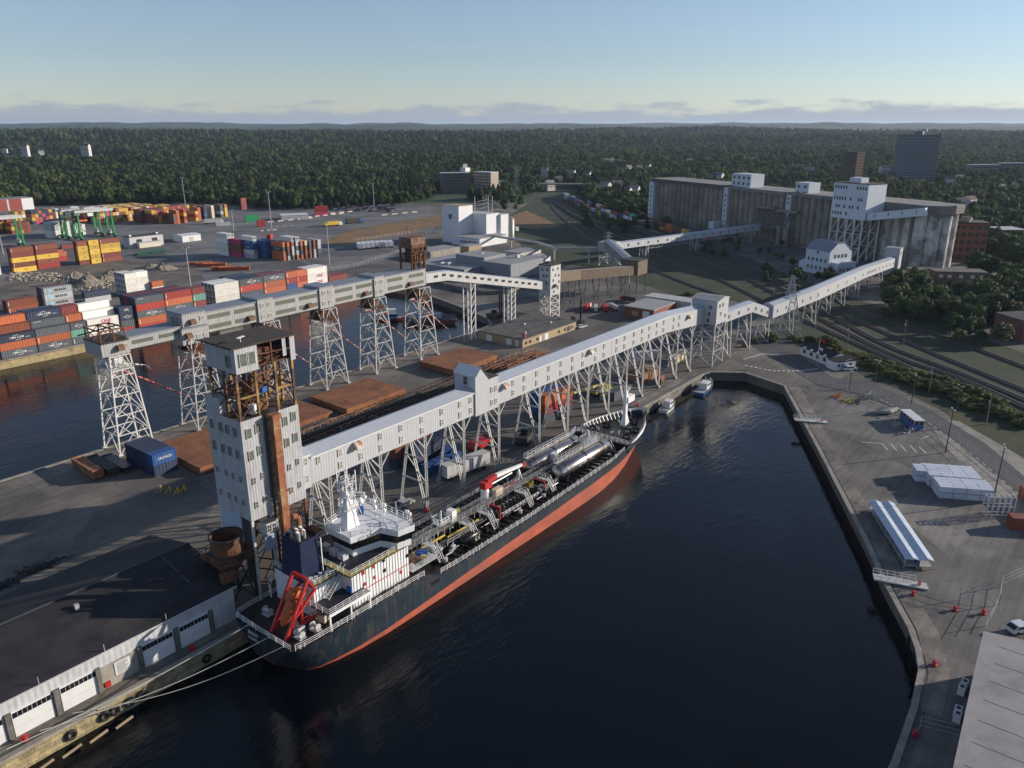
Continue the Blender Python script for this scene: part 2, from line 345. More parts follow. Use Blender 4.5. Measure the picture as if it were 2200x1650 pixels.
# ground cover, each a sheet a little above the one below
sheet('terminal_yard', [pxs([(-120, 700), (0, 655), (210, 640), (430, 612), (720, 582), (900, 545), (945, 470), (910, 442), (500, 440), (-100, 446)])], 0.03, YARD)
sheet('excavated_dirt', [pxs([(-60, 640), (0, 606), (120, 578), (290, 556), (420, 572), (440, 600), (345, 622), (200, 640), (60, 655)])], 0.06, DIRT)
sheet('quay_strip', [[(-150, 99.0), (224, 99.0), (226, 104), (-150, 104)]], 0.03, QUAYTOP)
sheet('quay_strip', [[(-150, 180), (60, 180), (213, 181), (230, 184), (230.5, 190), (213, 188), (60, 185), (-150, 185)]], 0.03, QUAYTOP)
sheet('pier_top', [[(226, 71.5), (186, 49), (144, 26), (133, 21), (120, 13.6), (110, 10), (98, 8.6), (72, 9.5), (30, 14), (60, -60), (150, -60), (215, 10), (232, 55)]], 0.025, PIERTOP)
sheet('quay_strip', [[(227.5, 72), (186, 49.2), (144, 26.5), (133.8, 21.5), (121, 14.2), (111, 10.5), (102, 9.7), (102, 7.2), (112, 7.8), (122.5, 11.4), (135, 18.8), (145, 23.6), (187.5, 46.4), (229, 69)]], 0.05, QUAYTOP)
sheet('broken_concrete_yard', [pxs([(1990, 900), (2060, 905), (2200, 985), (2320, 1060), (2320, 1180), (2200, 1120), (2140, 1060), (2056, 990), (2020, 945)])], 0.05, CONC)
sheet('grass_verge', [pxs([(1640, 700), (1690, 690), (1800, 742), (1960, 810), (2260, 925), (2260, 1060), (2140, 960), (2020, 880), (1930, 836), (1862, 812), (1790, 760)])], 0.035, GRASS)
sheet('access_road', [pxs([(1560, 690), (1600, 690), (1690, 745), (1790, 812), (1880, 826), (2000, 882), (2120, 955), (2260, 1075), (2260, 1130), (2160, 1040), (2040, 940), (1940, 885), (1860, 850), (1760, 830), (1620, 745)])], 0.055, ROAD)
sheet('rail_yard_grass', [pxs([(1085, 470), (1130, 440), (1190, 418), (1235, 415), (1300, 460), (1400, 505), (1560, 545), (1720, 600), (1830, 640), (2010, 690), (2260, 780), (2260, 925), (2100, 865), (1960, 812), (1800, 744), (1690, 690), (1560, 640), (1470, 640), (1370, 608), (1260, 572), (1140, 560), (1105, 505)])], 0.03, GRASS)
sheet('painted_sun_grass', [pxs([(1085, 470), (1130, 452), (1210, 488), (1150, 492), (1085, 485)])], 0.045, STRAW)  # patch of sun on the yard grass, put into the colour as paler straw
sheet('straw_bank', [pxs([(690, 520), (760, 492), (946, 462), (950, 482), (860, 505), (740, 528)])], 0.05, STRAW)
sheet('side_street', [pxs([(1940, 600), (2060, 590), (2090, 640), (2030, 660), (1950, 628)])], 0.05, ROAD)

# hills out to the horizon
PROF = [(600, -1.5), (760, -0.6), (800, 0.0), (1000, 1), (1400, 5), (1700, 4), (2000, 2), (2300, 8), (2900, 26), (3400, 22), (4500, 34), (6500, 62), (8500, 80), (11000, 70), (14000, 40)]
def hill(d, s):
    for (a, ha), (b, hb) in zip(PROF, PROF[1:]):
        if d <= b: break
    k = min(1, max(0, (d - a) / (b - a))); k = k * k * (3 - 2 * k); h = ha + (hb - ha) * k
    amp = min(1, max(0, (d - 800) / 1500)) * 16 + min(1, max(0, (d - 3000) / 3000)) * 18
    h += amp * (mnoise.noise(Vector((d / 900, s / 900, 3.1))) + 0.5 * mnoise.noise(Vector((d / 370, s / 370, 8.7))))
    t = s / d
    if t < -0.40 and 1600 < d < 2250:                               # the inlet on the left
        h -= 26 * min(1, (-0.40 - t) / 0.12) * max(0, 1 - abs(d - 1920) / 330)
    return h
FOREST_FAR = mat('wooded_hillside', (0.030, 0.058, 0.030), 0.95, var=0.6, scale=0.012, col2=(0.065, 0.088, 0.044), thr=(0.5, 0.64), bump=1.0, bscale=0.05)
NA, ND = 150, 150
tv, tf = [], []
for i in range(ND + 1):
    d = 640 * (14500 / 640) ** (i / ND)
    for j in range(NA + 1):
        s = d * (-0.95 + 1.9 * j / NA); p = fwd(d, s); tv.append((p.x, p.y, hill(d, s)))
for i in range(ND):
    for j in range(NA): a = i * (NA + 1) + j; tf.append((a, a + 1, a + NA + 2, a + NA + 1))
tm = bpy.data.meshes.new('hills'); tm.from_pydata(tv, [], tf); tm.materials.append(FOREST_FAR); tm.polygons.foreach_set('use_smooth', [True] * len(tf))
if tm.polygons[0].normal.z < 0: tm.flip_normals()
struct(put('hills', tm))

# ------------------------------------------------------------------ trees
def leaf_mat(name, c, c2, cl=1.0):
    m = bpy.data.materials.new(name); m.use_nodes = True; n, l = m.node_tree.nodes, m.node_tree.links; b = n['Principled BSDF']
    b.inputs['Roughness'].default_value = 0.75; b.inputs['Specular IOR Level'].default_value = 0.25
    oi = n.new('ShaderNodeObjectInfo'); g = n.new('ShaderNodeNewGeometry'); t = n.new('ShaderNodeTexNoise'); t.inputs['Scale'].default_value = 0.45; t.inputs['Detail'].default_value = 3; l.new(g.outputs['Position'], t.inputs['Vector']); t3 = n.new('ShaderNodeTexNoise'); t3.inputs['Scale'].default_value = 0.006; t3.inputs['Detail'].default_value = 4; l.new(g.outputs['Position'], t3.inputs['Vector'])
    ad = n.new('ShaderNodeMath'); ad.operation = 'MULTIPLY_ADD'; l.new(oi.outputs['Random'], ad.inputs[0]); ad.inputs[1].default_value = 1.0; l.new(t.outputs[0], ad.inputs[2])
    a2 = n.new('ShaderNodeMath'); a2.operation = 'MULTIPLY_ADD'; l.new(t3.outputs[0], a2.inputs[0]); a2.inputs[1].default_value = 1.5; l.new(ad.outputs[0], a2.inputs[2]); r = n.new('ShaderNodeMapRange'); l.new(a2.outputs[0], r.inputs[0]); r.inputs[1].default_value = 1.0; r.inputs[2].default_value = 2.3
    x = n.new('ShaderNodeMix'); x.data_type = 'RGBA'; l.new(r.outputs[0], x.inputs[0]); x.inputs[6].default_value = c + (1,); x.inputs[7].default_value = c2 + (1,); l.new(x.outputs[2], b.inputs['Base Color'])
    tr = n.new('ShaderNodeBsdfTranslucent'); l.new(x.outputs[2], tr.inputs['Color']); ms = n.new('ShaderNodeMixShader'); ms.inputs[0].default_value = 0.22
    l.new(b.outputs[0], ms.inputs[1]); l.new(tr.outputs[0], ms.inputs[2]); l.new(ms.outputs[0], n['Material Output'].inputs[0])
    return m
LEAF = leaf_mat('deciduous_leaves', (0.016, 0.042, 0.016), (0.115, 0.165, 0.055))
LEAF_B = leaf_mat('light_leaves', (0.035, 0.070, 0.020), (0.165, 0.205, 0.065)); LEAF_C = leaf_mat('olive_leaves', (0.035, 0.050, 0.020), (0.13, 0.125, 0.050))
NEEDLE = leaf_mat('conifer_needles', (0.012, 0.032, 0.017), (0.062, 0.092, 0.044))
SCRUB = leaf_mat('scrub_leaves', (0.045, 0.065, 0.018), (0.14, 0.15, 0.042))
BARK = mat('bark', (0.10, 0.08, 0.06), 0.9, var=0.3, scale=2)
def crown(seed, kind, cards=980):
    rg = random.Random(seed); o = MB()
    if kind == 'conifer':
        for i in range(cards):
            t = rg.random() ** 0.8; r = (1 - t) * 0.30 * (0.55 + 0.6 * rg.random()) + 0.015; a = rg.uniform(0, 6.283); z = 0.12 + t * 0.88
            p = Vector((r * math.cos(a), r * math.sin(a), z)); d = Vector((math.cos(a), math.sin(a), -0.35)); e = Vector((-math.sin(a), math.cos(a), 0)) ; s_ = 0.05 + 0.07 * (1 - t)
            o.add([p - d * s_ - e * s_ * .6, p - d * s_ * .3 + e * s_ * .6, p + d * s_ + e * s_ * .3, p + d * s_ * .8 - e * s_ * .5], [(0, 1, 2, 3)])
        o.bar((0, 0, 0.1), (0, 0, 0.97), 0.12, 0, 5, 0.02)
        return o.mesh('crown', NEEDLE)
    cl = []
    for i in range(17):
        a = rg.uniform(0, 6.283); z = rg.uniform(-0.9, 1); r = math.sqrt(max(0, 1 - z * z)) * rg.uniform(0.45, 0.95)
        cl.append((Vector((r * math.cos(a) * 0.34, r * math.sin(a) * 0.34, 0.60 + z * 0.27)), rg.uniform(0.10, 0.175)))
    cl.append((Vector((0, 0, 0.6)), 0.24))
    for i in range(cards):
        c, r = rg.choice(cl); d = Vector((rg.gauss(0, 1), rg.gauss(0, 1), rg.gauss(0.25, 1))).normalized(); p = c + d * r * rg.uniform(0.7, 1.2)
        e = d.orthogonal().normalized(); e = Matrix.Rotation(rg.uniform(0, 6.283), 3, d) @ e; g = d.cross(e); n_ = rg.uniform(0.022, 0.050)
        d2 = (d + Vector((rg.gauss(0, .35), rg.gauss(0, .35), rg.gauss(0, .35)))).normalized(); e = (e - d2 * e.dot(d2)).normalized(); g = d2.cross(e)
        o.add([p - e * n_ - g * n_, p + e * n_ - g * n_ * .7, p + e * n_ * .8 + g * n_, p - e * n_ * .6 + g * n_ * .9], [(0, 1, 2, 3)])
    for c, r in cl:                                                      # inner mass that stops the light
        o.lathe([(0.001, -r * .7), (r * .52, -r * .42), (r * .68, 0), (r * .5, r * .42), (0.001, r * .66)], c, 7)
    return o.mesh('crown', LEAF)
CROWNS = [crown(11 + i, 'leaf') for i in range(6)] + [crown(50 + i, 'conifer', 420) for i in range(3)]
for k_, m_ in ((3, LEAF_B), (4, LEAF_B), (5, LEAF_C)): CROWNS[k_].materials[0] = m_
TRUNK = MB(); TRUNK.bar((0, 0, -0.02), (0, 0, 0.34), 0.055, 0, 6, 0.035)
for a in (0.4, 2.2, 4.4): TRUNK.bar((0, 0, 0.28), (0.17 * math.cos(a), 0.17 * math.sin(a), 0.56), 0.03, 0, 5, 0.012)
TRUNK = TRUNK.mesh('trunk', BARK)
def pix(p):
    d = Vector(p) - Vector((0, 0, CAM_H)); X = d.x * _ch - d.y * _sh; Y = d.x * _sh + d.y * _ch
    F = Y * _ct - d.z * _st; D = -(Y * _st + d.z * _ct); return 1100 + X / F * FPX, 825 + D / F * FPX
EDGE = [(-400, 446), (0, 444), (380, 438), (520, 446), (640, 452), (880, 438), (930, 428), (1075, 436), (1110, 424), (1160, 416), (1180, 404), (1232, 404), (1248, 436), (1300, 458), (1390, 478), (1400, 470), (1560, 470), (2060, 476), (2090, 520), (2120, 560), (2200, 575), (2600, 590)]
def edge_y(x):
    for (a, ya), (b, yb) in zip(EDGE, EDGE[1:]):
        if x <= b: return ya + (yb - ya) * (x - a) / (b - a)
    return 590
HOLES = []                                          # (x, y, radius) of clearings for buildings, filled in before the wood is planted
# ------------------------------------------------------------------ shared pieces: windows, hoods
def window_mesh(w, h, fr, pane, name='window', axis='x', cols=2, rows=2, t=0.09):
    o = MB(); f = 0.09
    o.box(-w / 2, w / 2, -t, 0.02, -h / 2, h / 2, 1)
    for x in (-w / 2, w / 2 - f): o.box(x, x + f, -t - 0.05, 0, -h / 2 - f, h / 2 + f, 0)
    for z in (-h / 2 - f, h / 2): o.box(-w / 2, w / 2, -t - 0.05, 0, z, z + f, 0)
    for i in range(1, cols): o.box(-w / 2 + w * i / cols - 0.03, -w / 2 + w * i / cols + 0.03, -t - 0.03, 0, -h / 2, h / 2, 0)
    for i in range(1, rows): o.box(-w / 2, w / 2, -t - 0.025, 0, -h / 2 + h * i / rows - 0.03, -h / 2 + h * i / rows + 0.03, 0)
    return o.mesh(name, [fr, pane])
WIN_A = window_mesh(0.8, 1.2, WHITE, PANE_TAN); WIN_B = window_mesh(1.0, 1.5, WHITE, PANE); WIN_G = window_mesh(1.3, 1.9, WHITE_OLD, mat('green_boarded_window', (0.10, 0.12, 0.095), 0.6, var=0.3, scale=1.5), cols=1, rows=1)
WIN_S = window_mesh(0.8, 1.1, WHITE, PANE, cols=1, rows=2); WIN_SQ = window_mesh(1.1, 1.0, WHITE, PANE_TAN)
WIN_D = window_mesh(1.1, 1.7, WHITE_OLD, GLASS)
def win(me, parent, x, y, z, rz=0.0): return put('window', me, parent, (x, y, z), rz)
HOOD = MB(); n_ = 10
HOOD.lathe([(0.9, -0.75), (0.9, 0.75)], (0, 0, 0), n_, 0, 'X', 0, math.pi)
HOOD = MB()
pr = [(0, 0)] + [(-1.25 * math.sin(a * math.pi / 16), 1.25 * math.cos(a * math.pi / 16)) for a in range(0, 9)]
HOOD.xprism(pr, -0.75, 0.75)
HOOD_R = HOOD.mesh('vent_hood', mat('rusty_hood', (0.16, 0.085, 0.05), 0.8, var=0.35, scale=2)); HOOD_W = HOOD.mesh('vent_hood', mat('peeling_hood', (0.52, 0.47, 0.42), 0.7, var=0.2, scale=1.5, col2=(0.42, 0.16, 0.06), thr=(0.52, 0.6)))

# tower and long gallery coordinates lie too deep; AF scales them towards the camera
AF = (0.9234, 5.745); GZ = -6.2
def site(x, y, z): return Vector((x * AF[0], y * AF[0], z * AF[0] + AF[1]))  # moves one point towards the camera by the same scaling
# ------------------------------------------------------------------ marine leg tower beside the tanker
def marine_tower():
    L = (67.5, 105.5, 0); t = thing('marine_tower', 'tall grey clad marine leg tower with an open rusty yellow frame under its penthouse', 'tower', L)
    B = lambda: MB(L, AF)
    SID = mat('weathered_siding', (0.42, 0.43, 0.44), 0.6, var=0.10, scale=0.8, rib='X', ribs=0.5, streak=0.4)
    SIDY = mat('weathered_siding_side', (0.42, 0.43, 0.44), 0.6, var=0.10, scale=0.8, rib='Y', ribs=0.5, streak=0.4)
    vf, vb = 109.5, 119.5
    def shaft(x0, x1, z0, z1, y1):
        o = B()
        o.add([(x0, vf, z0), (x1, vf, z0), (x1, vf, z1), (x0, vf, z1)], [(0, 1, 2, 3)], 0)
        o.add([(x0, y1, z0), (x1, y1, z0), (x1, y1, z1), (x0, y1, z1)], [(3, 2, 1, 0)], 0)
        o.add([(x0, vf, z0), (x0, y1, z0), (x0, y1, z1), (x0, vf, z1)], [(3, 2, 1, 0)], 1)
        o.add([(x1, vf, z0), (x1, y1, z0), (x1, y1, z1), (x1, vf, z1)], [(0, 1, 2, 3)], 1)
        o.add([(x0, vf, z0), (x1, vf, z0), (x1, y1, z0), (x0, y1, z0)], [(3, 2, 1, 0)], 0)
        o.add([(x0, vf, z1 - .02), (x1, vf, z1 - .02), (x1, y1, z1 - .02), (x0, y1, z1 - .02)], [(0, 1, 2, 3)], 2)
        return o
    sh = shaft(67.3, 71.5, 10.0, 28.4, vb); sh.box(67.3, 71.0, 115.2, 119.5, 28.38, 31.2, 1); sh.obj('shaft', [SID, SIDY, TAR_BR], t)
    shaft(74.8, 78.9, 10.1, 28.3, 116).obj('shaft', [SID, SIDY, TAR_BR], t)
    b = B(); b.box(71.3, 75, 115.8, 119.4, GZ, 28.2, 0); b.obj('back_wall', DARK_STEEL, t)
    WIN_M = window_mesh(0.85, 1.25, WHITE_OLD, mat('grimy_pane', (0.12, 0.115, 0.10), 0.4, var=0.5, scale=1.3), cols=1, rows=2)
    for x in (68.6, 70.4, 75.9, 77.7):
        for z in (26.0, 22.0, 17.3, 12.8): win(WIN_G if z > 20 else WIN_M, t, x, vf - 0.01, z + (0.4 if x in (70.4, 77.7) else 0)).scale = (0.72, 1, 0.8)
    for y in (111.3, 113.6, 115.6, 118.2):
        for z in (26.2, 22.2, 17.6, 13.2): win(WIN_G if z > 20 else WIN_M, t, 67.29, y, z, R(-90)).scale = (0.72, 1, 0.8)
    # open frame between the shafts and the penthouse
    for x in (67.6, 71.2, 75.1, 78.6):
        for y in (109.8, 113.2, 117.2):
            c = B(); c.bar((x, y, 28), (x, y, 37), 0.42); c.obj('column', YRUST, t)
    f = B()
    for y in (109.8, 117.2):
        for (x0, x1) in ((67.6, 71.2), (75.1, 78.6)):
            f.bar((x0, y, 32.2), (x1, y, 32.2), 0.32); f.bar((x0, y, 28.4), (x1, y, 32), 0.14, 1); f.bar((x0, y, 36.4), (x1, y, 32.4), 0.14, 1); f.bar((x1, y, 28.4), (x0, y, 32), 0.12, 1)
        f.bar((71.2, y, 35.6), (75.1, y, 35.6), 0.25, 1); f.bar((71.2, y, 32.5), (75.1, y, 36), 0.16, 1)
    for x in (67.6, 71.2, 75.1, 78.6):
        f.bar((x, 109.8, 32.2), (x, 117.2, 32.2), 0.28, 1); f.bar((x, 109.8, 28.5), (x, 117.2, 34.8), 0.15, 1); f.bar((x, 117.2, 28.5), (x, 109.8, 34.8), 0.15, 1)
    for k in range(14):
        x, y = random.uniform(67.8, 78.4), random.uniform(110.5, 117); z = random.uniform(28.5, 36)
        f.bar((x, y, z), (x + random.uniform(-4, 4), y + random.uniform(-2, 2), z + random.uniform(-1.5, 1.5)), random.uniform(0.1, 0.3), 1)
    f.obj('bracing', [YRUST, RUST], t)
    mc = B(); mc.box(71.6, 74.4, 112, 116, 28.2, 30.2); mc.lathe([(0.01, 0), (1.4, 0), (1.4, 0.5), (0.01, 0.5)], (73, 112.5, 33.6), 14, 0, 'Y'); mc.box(69, 72.5, 113, 115.5, 31.6, 33)
    mc.obj('machinery', RUST, t)
    mt2 = B(); mt2.ob((70.9, 111, 29.4), (1.2, 1.0, 1.6), 0.3); mt2.obj('tarpaulin', WHITE, t)
    mt3 = B(); mt3.ob((73.2, 110.8, 32.4), (1.3, 0.8, 0.9), 0.2); mt3.obj('motor', BLUE, t)
    st = B()
    for i in range(12): st.box(69.2 + i * 0.22, 69.5 + i * 0.22, 111.6, 112.4, 29 + i * 0.3, 29.06 + i * 0.3)
    st.obj('stair', RUST, t)
    p = B()                                              # penthouse shell, its near side partly torn open
    z0, z1, y0, y1 = 36.7, 41.0, 108.9, 117.5
    p.add([(67.3, y0, z0), (71.5, y0, z0), (71.5, y0, z1), (67.3, y0, z1)], [(0, 1, 2, 3)], 0)
    p.add([(77.9, y0, z0), (78.9, y0, z0), (78.9, y0, z1), (77.9, y0, z1)], [(0, 1, 2, 3)], 0)
    p.add([(76.4, y0, z0 + 1.1), (77.1, y0, z0 + 1.1), (77.1, y0, z1), (76.4, y0, z1)], [(0, 1, 2, 3)], 0)
    p.add([(67.3, y0, z0), (67.3, y1, z0), (67.3, y1, z1), (67.3, y0, z1)], [(3, 2, 1, 0)], 1)
    p.add([(78.9, y0, z0), (78.9, y1, z0), (78.9, y1, z1), (78.9, y0, z1)], [(0, 1, 2, 3)], 1)
    p.add([(67.3, y1, z0), (78.9, y1, z0), (78.9, y1, z1), (67.3, y1, z1)], [(3, 2, 1, 0)], 0)
    po = p.obj('penthouse', [SID, SIDY], t)
    r = B(); r.box(66.6, 79.2, 108.5, 117.9, 41.0, 41.28, 0); r.box(67.4, 71.5, 109.0, 117.4, z0 - .1, z0 + .1, 1); r.box(71.5, 78.8, 109.4, 117.4, z0 + .3, z0 + .5, 1); r.obj('roof', [TAR_BR, RUST], t)
    q = B()
    for k in range(5): q.bar((71.6, 109.2 + k * .8, 37.2 + k * .5), (76.5, 109.4 + k * .6, 38 + k * .45), 0.16)
    q.bar((74.2, 109.0, 36.8), (74.2, 109.0, 41), 0.22); q.bar((71.5, 109.0, 39.2), (77.9, 109.0, 38.9), 0.16); q.box(72, 77, 111, 115, 37.2, 39.4); q.obj('torn_framing', RUST, po)
    for x in (68.7, 70.3): win(WIN_G, po, 0, 0, 0).location = site(x, y0 - .01, 38.9) - Vector(L)
    win(WIN_G, po, 0, 0, 0, R(-90)).location = site(67.29, 111.0, 38.6) - Vector(L)
    w2 = B(); w2.bar((70, 111, 41.2), (70, 111, 42.1), 0.1); w2.ob((70, 111, 42.1), (1.7, 0.5, 0.12), 0.3); w2.obj('roof_fan', WHITE, t)
    for (x, y, z) in ((68.6, 109.4, 0), (70.4, 109.4, 0), (75.9, 109.4, 0), (77.7, 109.4, 0)): pass
    # recess with the rusty lifting leg
    leg = B(); leg.box(72.5, 73.9, 107.9, 109.0, 2.5, 27.6); leg.box(72.3, 74.1, 107.7, 109.2, 27.6, 28.4); leg.ob((73.2, 107.8, 14.0), (2.2, 0.5, 0.25)); leg.obj('lifting_leg', RUST_O, t)
    ck = B()
    for x in (71.9, 74.4):
        ck.bar((x, 109.2, GZ), (x, 109.2, 28), 0.3)
    for z in range(3, 28, 2): ck.bar((71.9, 109.2, z), (74.4, 109.2, z + 1.2), 0.12)
    ck.obj('leg_guides', DARK_STEEL, t)
    for (x, y) in ((67.5, 109.7), (71.3, 109.7), (75, 109.7), (78.7, 109.7), (67.5, 119.2), (71.3, 119.2), (75, 115.8), (78.7, 115.8)):
        c = B(); c.bar((x, y, GZ), (x, y, 10.2), 0.4); c.obj('leg', RUST if x > 72 else STEEL_W, t)
    b2 = B()
    for a, c in (((75, 109.7), (78.7, 109.7)), ((75, 115.8), (78.7, 115.8)), ((78.7, 109.7), (78.7, 115.8)), ((75, 109.7), (75, 115.8))):
        [(b2.bar(a + (z_,), c + (z_ + 7.4,), 0.16), b2.bar(c + (z_,), a + (z_ + 7.4,), 0.16), b2.bar(a + (z_ + 7.4,), c + (z_ + 7.4,), 0.16)) for z_ in (-5.6, 2.0)]
    b2.box(72, 79, 104.5, 108.5, 4.6, 4.9); b2.obj('leg_bracing', RUST, t)
    lw = B(); lw.box(69.2, 71.4, 109.0, 109.4, 3.4, 7.2, 0); lw.obj('lower_panel', mat('pale_blue_panel', (0.36, 0.44, 0.55), 0.6), t); lw = B(); lw.box(67.35, 67.6, 113, 119.4, 5, 10, 0); lw.obj('lower_panel', MATS['pale_blue_panel'], t)
    cab = B(); pts = [(68.6, 109.4), (68.9, 107.9), (70.9, 107.6), (71.6, 108.4), (71.6, 109.4)]
    cab.prism(pts, 7.4, 9.4, 0, 1); cab.obj('operator_cab', [WHITE_OLD, TAR], t)
    for (x, y, a) in ((69.4, 107.78, R(-8)), (70.35, 107.65, R(-8)), (71.28, 107.97, R(49))): win(WIN_B, t, x - 0, y, 8.45, a).scale = (0.8, 1, 0.8)
    for o in t.children:
        if o.name.startswith('window') and o.parent == t: o.location = site(*o.location) - Vector(L)
    hop = thing('grain_hopper', 'round rusty steel hopper on a dark frame beside the tower, over the warehouse end', 'hopper', (59.4, 104.6, 0))
    h = MB(); h.lathe([(0.6, 5.2), (2.5, 8.0), (2.5, 12.6), (2.38, 12.6), (2.38, 8.2), (0.5, 5.4)], (0, 0, 0), 24); h.obj('bin', RUST, hop)
    h = MB(); h.lathe([(2.5, 9.7), (2.9, 9.7), (2.9, 10.0), (2.5, 10.0)], (0, 0, 0), 24); h.lathe([(2.5, 12.4), (2.7, 12.4), (2.7, 12.75), (2.4, 12.75)], (0, 0, 0), 24); h.obj('ring', DARK_STEEL, hop)
    h = MB(); h.box(-3.2, 3.2, -3.4, 3.2, 9.0, 9.15); h.rail([(-3.2, -3.4, 9.15), (3.2, -3.4, 9.15), (3.2, 3.2, 9.15), (-3.2, 3.2, 9.15), (-3.2, -3.4, 9.15)], 1.1, 1.3, 0.1); h.box(-3.4, -1, -3.8, -2.6, 6.6, 8.2); h.obj('platform', RUST, hop)
    for x in (-2.7, 2.7):
        for y in (-2.7, 2.7): h = MB(); h.bar((x, y, 0), (x, y, 9), 0.35); h.obj('leg', DARK_STEEL, hop)
    h = MB()
    for x in (-2.7, 2.7): h.bar((x, -2.7, 0.6), (x, 2.7, 8), 0.18); h.bar((x, 2.7, 0.6), (x, -2.7, 8), 0.18); h.bar((-2.7, x, 0.6), (2.7, x, 8), 0.18); h.bar((2.7, x, 0.6), (-2.7, x, 8), 0.18)
    h.obj('bracing', DARK_STEEL, hop)
marine_tower()

# ------------------------------------------------------------------ long white gallery on trestles
def tube_gallery(o, path, w, h, rise=0.9, m=(0, 1)):
    """closed conveyor housing along a path of (x, y, z of its floor) points"""
    n = len(path); P_ = [Vector(p) for p in path]; rings = []
    for i, p in enumerate(P_):
        a = P_[max(0, i - 1)]; b = P_[min(n - 1, i + 1)]; d = (b - a); d.z = 0; d.normalize(); q = Vector((-d.y, d.x, 0)); u_ = Vector((0, 0, 1))
        rings.append([p, p + u_ * h, p + q * (w / 2) + u_ * (h + rise), p + q * w + u_ * h, p + q * w])
    for i in range(n - 1):
        A_, B_ = rings[i], rings[i + 1]
        for k in range(5):
            k2 = (k + 1) % 5; o.add([A_[k], B_[k], B_[k2], A_[k2]], [(0, 1, 2, 3)], m[1] if k in (1, 2) else m[0])
    o.add(rings[0], [(0, 1, 2, 3, 4)], m[0]); o.add(rings[-1], [(4, 3, 2, 1, 0)], m[0])
def bent(parent, L, u, vf, vb, zt):
    """one trestle: an upright lattice post in front, two splayed legs from the back edge, ties and knees"""
    b = MB(L); v1 = vf + 0.45; v2 = vb + 3.0
    b.bar((u, vf, zt), (u, vb, zt), .4)
    for k, w in ((.36, .26), (.68, .26)): b.bar((u, vf, zt * k), (u, vb + (v2 - vb) * (1 - k), zt * k), w)
    b.bar((u, vf, zt * .36), (u, vb + .9, zt * .68), .2); b.bar((u, vf, zt * .68), (u, vb + .1, zt * .96), .2)
    for sx in (-1, 1): b.bar((u, vf, zt - 2.6), (u + sx * 2.2, vf, zt), .28)
    b.ob((u, vb, zt - .3), (1.0, .3, 1.0))
    p = b.obj('trestle_bent', STEEL, parent)
    for q in (((u, vf, .4), (u, vf, zt)), ((u, v1, .4), (u, vb, zt - .2)), ((u, v2, .3), (u, vb, zt - .2))):
        l_ = MB(L); a, c = Vector(q[0]), Vector(q[1])
        for dx in (-.26, .26): l_.bar(a + Vector((dx, 0, 0)), c + Vector((dx, 0, 0)), .2)
        l_.box(a.x - .5, a.x + .5, a.y - .4, a.y + .4, 0, .5)
        nst = int((c - a).length / .7)
        for i in range(nst):
            e, g = a.lerp(c, i / nst), a.lerp(c, (i + 1) / nst); sgn = 1 if i % 2 else -1; l_.bar(e + Vector((.26 * sgn, 0, 0)), g - Vector((.26 * sgn, 0, 0)), .1, cap=False)
        l_.obj('leg', STEEL, p)
L1 = (140, 105, 0)
g1 = thing('conveyor_gallery', 'long white clad conveyor gallery on lattice trestles running above the quay from the grey tower', 'conveyor gallery', L1)
V1, W1, ZB, ZT = 111.0, 5.0, 11.4, 16.9
def wsec(x0, x1, zb=ZB, zt=ZT, y0=V1, y1=V1 + W1, rise=1.0, name='housing', mt=None):
    o = MB(L1, AF); ym = (y0 + y1) / 2
    o.add([(x0, y0, zb), (x1, y0, zb), (x1, y0, zt), (x0, y0, zt)], [(0, 1, 2, 3)], 0); o.add([(x0, y1, zb), (x1, y1, zb), (x1, y1, zt), (x0, y1, zt)], [(3, 2, 1, 0)], 0)
    for x, f in ((x0, 0), (x1, 1)):
        v = [(x, y0, zb), (x, y1, zb), (x, y1, zt), (x, ym, zt + rise), (x, y0, zt)]; o.add(v, [(0, 1, 2, 3, 4) if f else (4, 3, 2, 1, 0)], 1)
    o.add([(x0, y0, zb), (x1, y0, zb), (x1, y1, zb), (x0, y1, zb)], [(3, 2, 1, 0)], 1)
    ob = o.obj(name, [CLAD, CLADY], g1)
    r = MB(L1, AF); e = 0.25
    r.add([(x0, y0 - e, zt - .08), (x1, y0 - e, zt - .08), (x1, ym, zt + rise + .05), (x0, ym, zt + rise + .05)], [(0, 1, 2, 3)]); r.add([(x0, y1 + e, zt - .08), (x1, y1 + e, zt - .08), (x1, ym, zt + rise + .05), (x0, ym, zt + rise + .05)], [(3, 2, 1, 0)])
    r.box(x0, x1, y0 - e - .04, y0 - e + .02, zt - .28, zt - .06, 1)
    r.obj('roof', [mt or ROOF_W, WHITE], ob)
    return ob
wsec(81.6, 128.0); wsec(136.4, 188.6); wsec(188.7, 223.5)
wsec(78.95, 81.55, 10.9, 17.6)
# the gable house half way along
hh = MB(L1, AF); hh.yprism([(128.05, ZB - .4), (133.0, ZB - .4), (133.0, 19.0), (130.0, 22.4), (128.05, 20.6)], V1 - .35, V1 + 6.0); ho = hh.obj('gable_house', CLAD, g1)
hr = MB(L1, AF); hr.add([(133.2, V1 - .6, 18.85), (133.2, V1 + 6.2, 18.85), (130, V1 + 6.2, 22.5), (130, V1 - .6, 22.5)], [(0, 1, 2, 3)]); hr.add([(127.9, V1 - .6, 20.5), (127.9, V1 + 6.2, 20.5), (130, V1 + 6.2, 22.5), (130, V1 - .6, 22.5)], [(3, 2, 1, 0)]); hr.obj('roof', WHITE, ho)
hb = MB(L1, AF); hb.box(133.05, 136.35, V1 - .3, V1 + 5.6, ZB - .4, 18.9); h2 = hb.obj('annex', CLAD, g1)
hb = MB(L1, AF); hb.box(132.95, 136.5, V1 - .45, V1 + 5.8, 18.92, 19.05); hb.obj('flat_roof', TAR_BR, h2)
